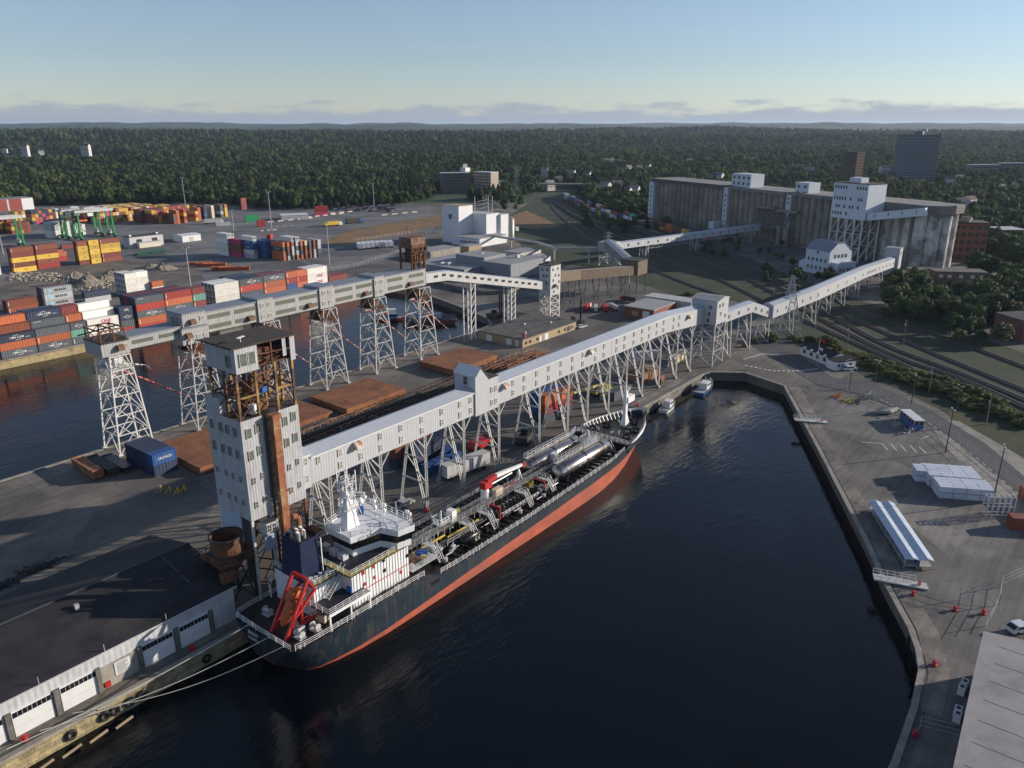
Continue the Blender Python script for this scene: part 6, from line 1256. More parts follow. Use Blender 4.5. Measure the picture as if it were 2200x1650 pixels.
for i in range(8): p = G(772 + i * 9.6, 535 - i * 1.0 + (i > 5) * 2); t = thing('box_trailer', 'white box trailer, %s from the left in the row behind the mill bank' % ['first', 'second', 'third', 'fourth', 'fifth', 'sixth', 'seventh', 'eighth'][i], 'trailer', (p.x, p.y, 0), R(55), 'white trailers parked in a row'); o = MB(); o.box(-5.5, 5.5, -1.25, 1.25, 1.0, 3.8); o.obj('body', WHITE, t); o = MB(); [o.box(x - .5, x + .5, -1.1, 1.1, 0, 1.0) for x in (-4.2,)]; o.obj('wheels', RUBBER, t); o = MB(); o.box(3.6, 3.9, -1, 1, 0, 1); o.obj('prop', DARK_STEEL, t)
for i, (x0, y0, x1, y1) in enumerate(((575, 452 + 26, 680, 468), (590, 488, 640, 486), (640, 470, 745, 458), (690, 462, 800, 450), (820, 463, 905, 455), (560, 497, 600, 494))):
    a, b = G(x0, y0), G(x1, y1); n = max(3, int((b - a).length / 9)); t = thing('concrete_barrier_line', '%s line of pale concrete barriers across the far yard' % ['first', 'second', 'third', 'fourth', 'fifth', 'sixth'][i], 'barrier', a, 0, 'barrier lines in the far yard')
    for k in range(n): p, q = a.lerp(b, k / n), a.lerp(b, (k + .55) / n); o = MB(a); d = q - p; o.ob(((p.x + q.x) / 2, (p.y + q.y) / 2, .45), (d.length, .7, .9), math.atan2(d.y, d.x)); o.obj('barrier', mat('pale_barrier', (.55, .47, .38), .9), t)
# ------------------------------------------------------------------ the near pier: warehouse and cargo
t = thing('quay_warehouse', 'long dark roofed warehouse with white roller doors along the quay at lower left', 'warehouse', (10, 113, 0)); L = (10, 113, 0)
TARW = mat('warehouse_tar_roof', (.018, .018, .022), .85, var=.4, scale=.25, col2=(.032, .030, .030), thr=(.5, .62), pave=.6)
o = MB(L); o.xprism([(100.6, 0), (126, 0), (126, 5.9), (113.3, 8.8), (100.6, 5.9)], -110, 57.2); o.obj('wall', mat('ribbed_white_wall', (.50, .51, .52), .6, rib='X', ribs=.8, streak=.3), t)
o = MB(L); o.add([(-110.3, 100.2, 5.95), (57.6, 100.2, 5.95), (57.6, 113.3, 8.95), (-110.3, 113.3, 8.95), (57.6, 126.4, 5.95), (-110.3, 126.4, 5.95)], [(0, 1, 2, 3), (3, 2, 4, 5)]); o.obj('roof', TARW, t)
o = MB(L); k_ = 3.0 / 13.1
for x in (52.6,): [o.add([(x, 100.3 + 13 * a, 6.02 + 13 * a * k_), (x + .16, 100.3 + 13 * a, 6.02 + 13 * a * k_), (x + .16, 100.3 + 13 * b, 6.02 + 13 * b * k_), (x, 100.3 + 13 * b, 6.02 + 13 * b * k_)], [(0, 1, 2, 3)]) for a, b in ((.35, .55), (.6, .99))]
stuff(o.obj('roof_joint', mat('pale_roof_joint', (.13, .12, .11), .9), t))
for (x, y) in ((38, 110),): o = MB(L); o.box(x - .3, x + .3, y - .3, y + .3, 5.9 + (y - 100.2) * k_, 6.7 + (y - 100.2) * k_); o.obj('roof_vent', STEEL, t)
o = MB(L); o.box(-110, 57.6, 113.15, 113.45, 8.93, 9.08); o.obj('ridge_cap', mat('ridge_metal', (.06, .06, .065), .6), t)
o = MB(L); o.box(-110, 57.6, 100.05, 100.2, 5.78, 6.02); o.obj('gutter', WHITE_OLD, t)
o = MB(L); o.box(35.6, 41.7, 100.5, 100.58, 0, 3.6); o.obj('concrete_panel', CONC, t)
o = MB(L); o.box(37.9, 40.1, 100.4, 100.49, 1.3, 3.3, 0); [o.box(38.15, 39.85 - random.uniform(0, .5), 100.38, 100.4, 3.05 - i * .2, 3.12 - i * .2, 1) for i in range(9)]; o.obj('notice_board', [WHITE, BLK], t)
o = MB(L); o.box(36.2, 37.0, 100.2, 100.5, .3, 1.1); o.obj('hose_box', RED, t)
DOOR = MB(); DOOR.box(-2.4, 2.4, -.1, .05, 0, 3.9, 0); DOOR.box(-2.3, -.05, -.14, -.1, 2.85, 3.6, 1); DOOR.box(.05, 2.3, -.14, -.1, 2.85, 3.6, 1); DOOR.box(-2.4, 2.4, -.13, -.1, 1.35, 1.4, 2)
for i in range(1, 8): DOOR.box(-2.3 + i * .58 - .02, -2.3 + i * .58 + .02, -.16, -.14, 2.85, 3.6, 2)
DOOR = DOOR.mesh('roller_door', [WHITE, GLASS, mat('pale_grey', (.5, .5, .5))])
for x in (21.4, 27.2, 33.1, 44.3, 50.1, 15.5, 9.7): put('roller_door', DOOR, t, (x - L[0], 100.56 - L[1], 0))
for x in (18.45, 24.3, 30.15, 36.0 - .35, 41.6, 47.2, 52.9): o = MB(L); o.box(x - .32, x + .32, 100.2, 100.6, 0, 3.9); o.obj('pillar', CONC_D, t)
for x in (20, 28.5, 37, 46): o = MB(L); o.bar((x, 100.3, 6), (x, 100.3, 7.1), .08); o.obj('vent_stack', STEEL, t)
BOL = MB(); BOL.lathe([(.01, 0), (.55, 0), (.55, .12), (.3, .2), (.27, .55), (.45, .7), (.45, .85), (.01, .95)], (0, 0, 0), 14); BOL.box(-.75, .75, -.16, .16, .5, .74); BOL = BOL.mesh('mooring_bollard', RED)
for (x, y, lab) in ((25.2, 98.9, 'red bollard at the quay edge nearest the lower left corner'), (48.5, 98.9, 'red bollard on the quay just astern of the tanker'), (102.3, 102.0, 'round red bollard on the quay beside the white parked car'), (130.9, 16.8, 'red bollard by the lower white gangway'), (130.3, 10.4, 'first red bollard lying inside the right pier'), (132.0, 6.6, 'second red bollard lying inside the right pier'), (113.2, 10.2, 'red bollard at the outermost bend of the right quay'), (96.5, 9.2, 'lowest red bollard on the right quay'), (184, 99.0, 'red bollard on the quay just past the bow')): tag(put('mooring_bollard', BOL, None, (x, y, .1), 0, (.8, .8, .8)), lab, 'bollard', 'red mooring bollards')
TYRE = MB(); [TYRE.lathe([(.55 + .25 * math.cos(a), .25 * math.sin(a)) for a in [i * .7854 for i in range(9)]], (0, 0, 0), 14, 0, 'Y')]; TYRE = TYRE.mesh('tyre_fender', RUBBER, True)
for i, x in enumerate((30.0, 34.4, 35.8, 37.9, 39.6, 49.8)): tag(put('tyre_fender', TYRE, None, (x, 97.5, -1.7)), 'black tyre fender, %s from the left on the granite wall' % ['first', 'second', 'third', 'fourth', 'fifth', 'sixth'][i], 'fender', 'tyre fenders on the granite wall')
for i, (x, y) in enumerate(((112.5, 10.6), (110, 10.2), (107, 9.9), (104.5, 9.7), (116.5, 12.3), (119.5, 13.9))): tag(put('tyre_fender', TYRE, None, (x - .1, y + .9, -1.4), R(10)), 'black tyre fender, number %s along the outer bend of the right quay' % ['one', 'two', 'three', 'four', 'five', 'six'][i], 'fender', 'tyre fenders on the right quay')
for i in range(4): p = Vector((24.5 + i * 3.4, 95.9 - .15 * i, -2.9)); o = MB(p); o.bar(p, p + Vector((2.6, .5, 0)), .42, 0, 8); tag(o.obj('floating_log', mat('wet_timber', (.26, .20, .12), .8)), 'floating timber boom log, %s from the left below the wall' % ['first', 'second', 'third', 'fourth'][i], 'log', 'floating fender logs')
for y in (101.9, 103.4):
    o = MB((100, y, 0)); o.box(-110, 223, y - .06, y + .06, .03, .10); struct(o.obj('crane_rail', mat('dark_rail', (.05, .045, .04), .5, .4)))
# piles of rusty steel pontoons, dark frames along the pier
PONT = mat('rusty_deck_plate', (.25, .10, .045), .92, var=.25, scale=.35, col2=(.16, .065, .035), thr=(.45, .65), bump=.2)
def slab(x0, x1, y0, y1, h, n, label, sx=.6):
    t = thing('steel_pontoon_pile', label, 'steel pile', ((x0 + x1) / 2, (y0 + y1) / 2, 0), 0, 'rusty pontoon piles on the pier'); L = t.location.copy(); w = (y1 - y0) / n
    for i in range(n):
        o = MB(L); a = y0 + i * w; o.box(x0 + i * sx * .4, x1 + i * sx * .1, a, a + w - .12, .3, h); o.obj('pontoon', PONT, t)
    for k in range(9): o = MB(L); x, y = random.uniform(x0 + 1, x1 - 1), random.uniform(y0 + .5, y1 - .5); o.bar((x, y, h), (x, y, h + random.uniform(.3, .7)), .15); o.obj('lifting_lug', RUST, t)
    for i in range(3): o = MB(L); x = x0 + (x1 - x0) * (i + .5) / 3; o.box(x - .3, x + .3, y0, y1, 0, .3); o.obj('timber', RUST, t)
slab(129, 151.2, 157.5, 173.5, 2.0, 3, 'large flat rusty pontoon pile half in shade, left of the gable house'); slab(172.6, 194.4, 158, 173.6, 2.2, 3, 'sunlit rusty pontoon pile with three decks behind the gable house')
slab(114, 126.5, 160.5, 174.5, 1.5, 2, 'low rusty pontoon pile right of the marine tower'); slab(83.4, 98.0, 154, 175, 1.9, 4, 'dark rusty pontoon pile left of the marine tower')
for i in range(13):
    x = 107.5 + i * 8.2; y = 150.6 + (i % 3) * .5; t = thing('bolster_trailer', 'rusty bolster trailer, %s from the left in the dark row behind the white gallery' % ['first', 'second', 'third', 'fourth', 'fifth', 'sixth', 'seventh', 'eighth', 'ninth', 'tenth', 'eleventh', 'twelfth', 'last'][i], 'trailer', (x, y, 0), R(random.uniform(-2, 2)), 'rusty frames lined up behind the white gallery')
    o = MB()
    for yy in (-2.6, -.9, .9, 2.6): o.box(-3.9, 3.9, yy - .2, yy + .2, .8, 1.3)
    for xx in (-3.6, -1.2, 1.2, 3.6): o.box(xx - .2, xx + .2, -2.8, 2.8, .5, .8)
    o.obj('deck_beams', DARK_STEEL if i < 9 else RUST, t)
    for yy in (-2.7, 2.7):
        o = MB()
        for xx in (-3.7, -1.3, 1.3, 3.7): o.bar((xx, yy, .8), (xx, yy, 2.3 + (.6 if i > 10 else 0)), .18)
        o.bar((-3.7, yy, 2.2), (3.7, yy, 2.2), .14); o.bar((-3.7, yy, .9), (-1.3, yy, 2.2), .12); o.obj('stakes', RUST_O if i in (0, 1, 2, 3, 10, 11, 12) else RUST, t)
    for xx in (-3, 3): o = MB(); o.box(xx - .35, xx + .35, -2.4, 2.4, 0, .5); o.obj('timber', DARK_STEEL, t)
PG = 'containers standing on the near pier'
stack('blue block by the basin, front row', 79.4, 162.4, ['navy', 'blue'], rz=R(0), size=20, logos={1: 'TRITON'}, group=PG)
for r in range(1, 5): stack('blue block by the basin, row %s behind' % ['', 'one', 'two', 'three', 'four'][r], 79.4, 162.4 + r * 2.5, ['navy', 'navy'], size=20, group=PG)
rgk = random.Random(3)
for i in range(3): 
    t = thing('flat_rack_stack', '%s pile of rusty orange flat racks beside the blue block' % ['left', 'middle', 'right'][i], 'flat racks', (68.6 + i * 3.0, 175.5 - i * .8, 0), R(88), 'flat racks by the blue block')
    for k in range(5 - i): o = MB(); z = k * .5; o.box(-5.6, 5.6, -1.2, 1.2, z + .08, z + .3); o.box(-5.6, -5.3, -1.2, 1.2, z + .3, z + .5); o.box(5.3, 5.6, -1.2, 1.2, z + .3, z + .5); o.obj('flat_rack', (RUST_O, DARK_STEEL, NAVY)[i] if k else RUST, t)
stack('blue pair under the white gallery', 118.2, 122.6, ['navy', 'brown'], group=PG); stack('dark blue row under the white gallery', 121.5, 119.6, ['navy', 'navy'], group=PG); stack('single blue box beside the white tank trailer', 119.8, 114.2, ['blue'], group=PG); stack('tilted blue box under the white gallery', 124.5, 116.4, ['blue'], 20, R(25), 0, group=PG)
for r in range(2): stack('red pair under the gallery near the bow, row %s' % 'AB'[r], 162.6, 112.2 + r * 2.6, ['slate', 'red', 'orange'] if r == 0 else ['navy', 'blue', 'blue'], rz=R(-6), group=PG)
stack('slate box near the crane truck', 186.5, 107.4, ['slate'], 20, R(-4), group=PG); stack('white wall of boxes below the transfer tower', 226.5, 121.5, ['white'], rz=R(-38), group=PG); stack('cream box below the transfer tower', 232, 111.0, ['cream'], rz=R(5), group=PG)
t = thing('tank_trailer', 'long white box trailer parked under the gallery beside the tanker', 'trailer', (121.0, 107.8, 0), R(-10)); o = MB(); o.box(-6.2, 6.2, -1.3, 1.3, 1.1, 3.9); o.obj('body', WHITE_OLD, t)
o = MB(); o.lathe([(.01, -1.2), (.5, -1.2), (.5, 1.2), (.01, 1.2)], (4.5, 0, .5), 10, 0, 'Y'); o.lathe([(.01, -1.2), (.5, -1.2), (.5, 1.2), (.01, 1.2)], (3.2, 0, .5), 10, 0, 'Y'); o.obj('wheels', RUBBER, t); o = MB(); o.box(-4.5, -4.2, -1, 1, 0, 1.1); o.obj('prop', DARK_STEEL, t)
t = thing('red_machine', 'low red cargo machine beyond the white box trailer', 'machine', (135.2, 114.8, 0), R(-4)); o = MB(); o.yprism([(-4.4, .5), (4.4, .5), (4.4, 1.6), (1, 2.3), (-3.2, 2.1), (-4.4, 1.2)], -1.3, 1.3); o.obj('body', RED, t); o = MB(); o.box(1.6, 3.4, -1.35, 1.35, 1.7, 2.5); o.obj('motor', DARK_STEEL, t); o = MB(); [o.lathe([(.01, -1.4), (.6, -1.4), (.6, 1.4), (.01, 1.4)], (x, 0, .6), 10, 0, 'Y') for x in (-3,)]; o.obj('wheels', RUBBER, t)
car(Vector((101.2, 107.2)), 'silver', R(0), 'silver car parked on the quay beside the tanker bridge'); car(Vector((249.5, 160.5)), 'white', R(-12), 'white car by the black reach stacker'); car(Vector((256.2, 62.3)), 'white', R(-36), 'white car parked beside the dark roofed office'); car(Vector((130.5, 1.4)), 'white', R(-36), 'white car cut by the right frame edge')
for i, (x, y) in enumerate(((73.6, 153.4), (74.6, 151.4), (75.4, 149.6), (76.8, 149.4))): t = thing('yellow_post', 'yellow steel tripod post, %s of the cluster on the empty pier' % ['leftmost', 'second', 'third', 'rightmost'][i], 'post', (x, y, 0), 0, 'yellow posts on the pier'); o = MB(); o.bar((0, 0, 0), (0, 0, 1.6), .3, 0, 8); o.obj('post', YELLOW, t); o = MB(); o.bar((-.9, .3, 0), (0, 0, 1.5), .14); o.obj('brace', YELLOW, t); o = MB(); o.bar((.8, .4, 0), (0, 0, 1.5), .14); o.obj('brace', YELLOW, t)
for i, (px, py, n) in enumerate(((80, 1225, 26), (5, 1262, 18))):
    p = G(px, py); t = thing('scrap_heap', ['black scrap heap on the pier behind the warehouse', 'black scrap heap cut by the left frame edge'][i], 'scrap', (p.x, p.y, 0)); o = MB()
    for k in range(n * 4): x, y = random.gauss(0, 1.6), random.gauss(0, .6); z = max(.1, .9 - abs(x) * .25 - abs(y) * .3) * random.random(); a = random.uniform(0, 3.14); o.bar((x, y, z), (x + 1.3 * math.cos(a), y + 1.3 * math.sin(a), max(.1, z + random.uniform(-.3, .3))), .2)
    stuff(o.obj('scrap_bars', DARK_STEEL, t))
# mobile crane and reach stackers
t = thing('crane_truck', 'yellow green mobile crane with a long low boom under the white gallery', 'crane', (187, 113, 0), R(170)); o = MB(); o.box(-4, 3.6, -1.3, 1.3, .9, 1.7); o.box(-3.8, -1.0, -1.2, 1.2, 1.7, 2.9); o.obj('body', mat('olive_yellow', (.35, .33, .06), .6), t); o = MB(); o.bar((-2, .2, 3.0), (13, 1.2, 3.6), .7, 0, 4, .45); o.obj('boom', mat('faded_yellow', (.55, .45, .16), .6), t); o = MB(); o.box(1.6, 3.4, -1.2, 1.2, 1.7, 3.0); o.obj('cab', DARK_STEEL, t)
for x in (-2.6, 2.4): o = MB(); o.lathe([(.01, -1.4), (.75, -1.4), (.75, 1.4), (.01, 1.4)], (x, 0, .75), 12, 0, 'Y'); o.obj('wheels', RUBBER, t)
def lifter(x, y, h, label, rz):
    t = thing('reach_stacker', label, 'lift truck', (x, y, 0), rz, 'black lift trucks'); o = MB(); o.box(-3.4, 2, -1.4, 1.4, .8, 2.2); o.obj('body', DARK_STEEL, t); o = MB(); o.box(-1.4, .4, -.8, .8, 2.2, 3.8); o.obj('cab', GLASS, t)
    for yy in (-1.1, 1.1): o = MB(); o.box(2.1, 2.6, yy - .2, yy + .2, .2, h); o.obj('mast_rail', BLACK, t)
    o = MB(); [o.box(2.2, 2.5, -1, 1, z, z + .25) for z in (1, h * .5, h - .3)]; o.obj('mast_crossbar', BLACK, t); o = MB(); o.box(2.6, 4.2, -2.8, 2.8, 1.4, 1.7); o.obj('spreader', DARK_STEEL, t)
    for xx in (-2.4, 1.2): o = MB(); o.lathe([(.01, -1.5), (.8, -1.5), (.8, 1.5), (.01, 1.5)], (xx, 0, .8), 12, 0, 'Y'); o.obj('wheels', RUBBER, t)
lifter(250.4, 164.6, 11, 'black lift truck with a tall mast by the white car', R(-60)); lifter(241, 197, 10, 'black lift truck at the head of the left basin', R(-30)); lifter(144.5, 108.5, 2.8, 'low black lift truck behind the tanker deck', R(20))
# low buildings on the pier
shed('pier_office', 'low tan brick pier building with flat dark roof behind the white gallery', 'building', 212.4, 246.5, 161.2, 181.5, 2.9, TANBRICK, mat('streaked_grey_roof', (.10, .095, .09), .9, var=.35, scale=.3), parts=[('window', PANE, 'f', k, .9, 1.2, 1.1) for k in (.06, .13, .26, .66, .78, .92)] + [('door', WHITE, 'f', .31, .1, 1.2, 2.2), ('door', WHITE, 'f', .42, .1, 2.4, 2.3), ('window', PANE, 'f', .85, .5, 2.0, 1.7), ('door', WHITE, 'l', .3, .1, 2.4, 2.3), ('door', WHITE, 'l', .75, .1, 2.6, 2.3), ('door', WHITE, 'l', .12, .1, 1.4, 2.3), ('roof_vent', STEEL, 't', .2, .2, .8, .8), ('roof_vent', STEEL, 't', .5, .6, .8, .8), ('roof_vent', STEEL, 't', .75, .3, .8, .8), ('chimney', BRICK, 't', .06, .04, .9, 1.6)])
shed('pier_annex', 'small low annex with cream edge beyond the tan brick building', 'building', 237, 246, 184, 190, 2.4, TANBRICK, TAR)
shed('brick_workshop', 'small red brick workshop with a white door, upper right of the pier', 'building', 277.5, 297, 144.5, 158, 4.0, BRICK, mat('pale_flat_roof', (.33, .33, .34), .8), parts=[('door', WHITE, 'l', .25, .1, 3.0, 3.2), ('window', TANBRICK, 'l', .62, .8, 3, 1.8)])
shed('white_store', 'long white store behind the red brick workshop', 'building', 298, 306, 138, 160, 4.4, WHITE_OLD, WHITE_OLD)
shed('timber_hut', 'weathered brown timber hut under the gallery near the small boats', 'building', 203.5, 212.5, 108, 114.5, 2.8, mat('brown_timber', (.26, .14, .07), .9), mat('brown_timber_roof', (.20, .12, .07), .9), .9)
for i, (px, py) in enumerate(((1262, 664), (1280, 667), (1298, 666), (1316, 664), (1385, 660), (1350, 648))): p = G(px, py); truck(p, R(20 + 12 * i), 'parked flat truck, %s from the left at the head of the pier' % ['first', 'second', 'third', 'fourth', 'fifth', 'sixth'][i], (RED, WHITE_OLD, RED, WHITE_OLD, RUST, DARK_STEEL)[i], (WHITE, RED, WHITE, WHITE, RED, RED)[i], 'trucks at the head of the pier').scale = (.6, .6, .6)
# scrap and tanks on the quay by the boats
t = thing('scrap_tank', 'rusty scrap tank lying by the timber hut', 'tank', (207, 104.4, 0), R(15)); o = MB(); o.lathe([(.01, -2.4), (1.0, -2.2), (1.1, -1.8), (1.1, 1.8), (1.0, 2.2), (.01, 2.4)], (0, 0, 1.2), 14, 0, 'X'); o.obj('shell', RUST, t, True); o = MB(); o.box(-1.8, 1.8, -.8, .8, 0, .3); o.obj('cradle', DARK_STEEL, t)
# ------------------------------------------------------------------ boats
def boat(name, label, p, rz, L, W, hm, cab, extra=0):
    t = thing(name, label, 'boat', (p.x, p.y, WZ), rz); o = MB(); st = [(-L / 2, .42, 1.0), (-L / 4, .5, .95), (L / 8, .48, 1.05), (L / 3, .32, 1.3), (L / 2, .02, 1.7)]; vs = []
    for x, w_, z in st: vs += [(x, -w_ * W, z), (x, -w_ * W * .75, -.3), (x, w_ * W * .75, -.3), (x, w_ * W, z)]
    fs = []
    for i in range(4): a = i * 4; fs += [(a, a + 1, a + 5, a + 4), (a + 1, a + 2, a + 6, a + 5), (a + 2, a + 3, a + 7, a + 6)]
    o.add(vs, fs + [(0, 3, 2, 1)], 0); o.obj('hull', hm, t); d = MB(); d.add([(x, s_ * w_ * W * .95, z - .25) for x, w_, z in st for s_ in (-1, 1)], [(2 * i, 2 * i + 2, 2 * i + 3, 2 * i + 1) for i in range(4)]); d.obj('deck', mat('grey_boat_deck', (.35, .36, .37), .7), t)
    c = MB(); k = L * .18; c.yprism([(-k, .8), (k, .8), (k * .8, 2.7), (-k * .9, 2.7)], -W * .3, W * .3, 0); c.add([(k * .97, -W * .27, 1.7), (k * .97, W * .27, 1.7), (k * .84, W * .26, 2.5), (k * .84, -W * .26, 2.5)], [(0, 1, 2, 3)], 1)
    for s_ in (-1, 1): c.box(-k * .7, k * .7, min(s_ * W * .3, s_ * W * .31), max(s_ * W * .3, s_ * W * .31), 1.7, 2.4, 1)
    c.obj('cabin', [cab, GLASS], t); m_ = MB(); m_.bar((0, 0, 2.7), (0, 0, 4.6), .1); m_.rail([(x, w_ * W * .9, z - .2) for x, w_, z in st[2:]], .7, 1.2, .06); m_.rail([(x, -w_ * W * .9, z - .2) for x, w_, z in st[2:]], .7, 1.2, .06); m_.obj('mast_and_rail', WHITE, t); return t
boat('work_boat', 'blue hulled white cabin work boat at the head of the basin', Vector((217.5, 94.2)), R(8), 12.5, 4.2, mat('boat_blue', (.02, .09, .26), .4), WHITE); boat('motor_boat', 'small white motor boat moored just past the tanker bow', Vector((195.2, 95.2)), R(8), 8.5, 3.2, WHITE, WHITE)
t = boat('tug_boat', 'blue and white tug behind the lattice towers in the left basin', Vector((222, 238)), R(-35), 16, 5.6, mat('tug_hull', (.16, .03, .03), .5), mat('tug_blue', (.03, .12, .35), .5)); o = MB(); o.box(-2, 2, -1.4, 1.4, 2.7, 4.6); o.obj('wheelhouse', WHITE, t)
t = thing('barge', 'flat dark red barge behind the lattice towers in the left basin', 'barge', (228.5, 222, WZ), R(-40)); o = MB(); o.yprism([(-11, 1.8), (-9, -.5), (9, -.5), (11, 1.8)], -5, 5); o.obj('hull', mat('barge_red', (.20, .05, .045), .7, var=.3), t); o = MB(); o.box(-10.6, 10.6, -4.8, 4.8, 1.81, 1.86); o.obj('deck', DARK_STEEL, t)
for i in range(9): o = MB(); o.lathe([(.5, -.2), (.62, 0), (.5, .2)], (-9 + i * 2.2, -5.1, 1.2), 8, 0, 'Y'); o.obj('tyre', RUBBER, t)
for i in range(3): o = MB(); o.box(-6 + i * 4, -3 + i * 4, -1, 2, 1.87, 3.6); o.obj('deck_cargo', (BLUE, RED, WHITE_OLD)[i], t)
# ------------------------------------------------------------------ right pier
OW = mat('office_white', (.68, .69, .70), .6)
t = thing('harbour_office', 'long white office with black shingle roof and flag beside the road', 'house', (262.4, 71.2, 0), R(-124.5)); t.scale = (.8, .8, .95)
def gable(o, x0, x1, y0, y1, z0, h, r): o.xprism([(y0, z0), (y1, z0), (y1, h), ((y0 + y1) / 2, h + r), (y0, h)], x0, x1)
o = MB(); gable(o, -12, 7, -4.4, 4.4, 0, 3.0, 1.5); o.obj('wall', OW, t); o = MB(); o.box(6.9, 12.2, -6.2, 3.6, 0, 2.9); o.obj('annex_wall', OW, t)
o = MB(); k = 1.5 / 4.4; [o.add([(-12.4, s_ * 4.9, 3 - .5 * k + .06), (7.3, s_ * 4.9, 3 - .5 * k + .06), (7.3, 0, 4.58), (-12.4, 0, 4.58)], [(0, 1, 2, 3) if s_ < 0 else (3, 2, 1, 0)]) for s_ in (-1, 1)]; o.obj('roof', mat('black_shingle', (.014, .014, .016), .8, var=.2), t); o = MB(); o.add([(7.35, -6.6, 2.95), (12.5, -6.6, 2.95), (12.5, 4, 3.9), (7.35, 4, 3.9)], [(0, 1, 2, 3)]); o.add([(12.5, -6.2, 2.8), (12.5, 4, 2.8), (12.5, 4, 3.85)], [(0, 1, 2)]); o.obj('annex_roof', MATS['black_shingle'], t)
for x in (-9.5, -5, -1, 3.4): o = MB(); o.box(x - .8, x + .8, -4.5, -4.38, 1.0, 2.3); o.obj('window', PANE, t); o = MB(); o.yprism([(x - .9, 3.0), (x + .9, 3.0), (x, 3.55)], -4.95, -3.9); o.obj('dormer', OW, t)
o = MB(); o.box(12.18, 12.3, -3.2, -2.1, .1, 2.2); o.obj('door', BLUE, t)
for y in (-5, .4): o = MB(); o.box(12.18, 12.3, y, y + 1.3, 1.1, 2.2); o.obj('window', PANE, t)
t = thing('flagpole', 'white flagpole with two flags in front of the office', 'flagpole', (256.6, 72.8, 0)); o = MB(); o.bar((0, 0, 0), (0, 0, 9), .14, 0, 6); o.obj('pole', WHITE, t); o = MB(); o.add([(0, 0, 8.8), (.4, -.8, 8.5), (.6, -1.5, 8.0), (.6, -1.5, 7.1), (.4, -.8, 7.5), (0, 0, 7.8)], [(0, 1, 4, 5), (1, 2, 3, 4)], 0); m_ = o.obj('flag', RED, t); o = MB(); o.add([(0, 0, 6.0), (.6, -1.2, 5.4), (.6, -1.2, 4.4), (0, 0, 5.1)], [(0, 1, 2, 3)]); o.obj('flag', WHITE, t)
# stacked white wrapped lumber
LUM = MB(); LUM.box(-1.28, 1.28, -.62, .62, 0, 1.22); LUM = LUM.mesh('lumber_pack', mat('white_wrap', (.58, .62, .68), .5, var=.08, rnd=.08)); STRIP = MB().box(-.06, .06, -.65, .65, 0, 1.3).mesh('strap', BLK)
def lumber(cx, cy, nx, ny, nz, rz, label):
    t = thing('lumber_stack', label, 'lumber stack', (cx, cy, 0), rz, 'white wrapped lumber stacks')
    for i in range(nx):
        for j in range(ny):
            for k in range(nz):
                if 0 < i < nx - 1 and 0 < j < ny - 1 and k < nz - 1: continue
                put('lumber_pack', LUM, t, ((i - (nx - 1) / 2) * 2.66 + random.uniform(-.05, .05), (j - (ny - 1) / 2) * 1.32, .1 + k * 1.38))
aL = math.atan2(11.7 - 20.9, 176.3 - 171.5)
lumber(178.0, 17.4, 4, 4, 2, aL, 'front white lumber stack beside the tall lamp post'); lumber(183.6, 20.8, 4, 5, 2, aL, 'back white lumber stack beyond the front one')
lumber(181.4, 26.4, 1, 3, 2, aL, 'narrow white lumber stack at the left end')
# blue embarkation gangway under two pale roofs
aG = math.atan2(20.1 - 31.4, 138.8 - 158.5)
for i, off in enumerate((0, 2.5)):
    c = Vector(((158.5 + 138.8) / 2, (31.4 + 20.1) / 2, 0)) + Vector((-math.sin(aG), math.cos(aG), 0)) * (off + 1.3); t = thing('covered_gangway', ['blue sided covered gangway along the right quay edge', 'open covered gangway beside the blue sided one'][i], 'gangway', (c.x, c.y, 0), aG, 'roofed gangways on the right quay')
    o = MB(); gable(o, -11.3, 11.3, -1.2, 1.2, 1.9, 1.92, .4); o.obj('roof', mat('pale_blue_roof', (.50, .58, .66), .4), t); o = MB(); o.box(-11.3, 11.3, -.06, .06, 2.33, 2.38); o.obj('ridge', WHITE, t); o = MB(); o.box(-11.2, 11.2, -1.1, 1.1, .5, .62); o.obj('floor', STEEL, t)
    for k in range(9):
        for y in (-1.1, 1.1): o = MB(); o.bar((-11 + k * 2.75, y, 0), (-11 + k * 2.75, y, 1.9), .12); o.obj('post', STEEL, t)
    o = MB(); o.box(-11.2, 11.2, -1.18 if i else 1.1, -1.1 if i else 1.18, .6, 1.5); o.obj('side_panel', STEEL if i else mat('royal_blue', (.012, .022, .22), .5), t)
for (p, q, lab) in (((199.7, 60.6), (204, 53.4), 'upper white gangway reaching over the right quay edge'), ((131.8, 23.4), (134.8, 15.4), 'lower white gangway with a red marker over the right quay edge')):
    p, q = Vector(p + (.7,)), Vector(q + (.3,)); t = thing('boarding_gangway', lab, 'gangway', q, 0); o = MB(q); d = (q - p); n_ = Vector((-d.y, d.x, 0)).normalized(); o.add([p + n_, q + n_, q - n_, p - n_, p + n_ - Vector((0, 0, .25)), q + n_ - Vector((0, 0, .25)), q - n_ - Vector((0, 0, .25)), p - n_ - Vector((0, 0, .25))], [(0, 1, 2, 3), (7, 6, 5, 4), (0, 4, 5, 1), (3, 2, 6, 7), (0, 3, 7, 4), (1, 5, 6, 2)]); o.obj('walkway', WHITE_OLD, t)
    for s_ in (-1, 1): o = MB(q); o.rail([p + n_ * s_, q.lerp(p, .2) + n_ * s_], 1, 1.2, .07); o.obj('handrail', WHITE, t)
    o = MB(q); o.ob(q.lerp(p, .15) + Vector((0, 0, .3)), (.5, .5, .5)); o.obj('marker', RED, t)
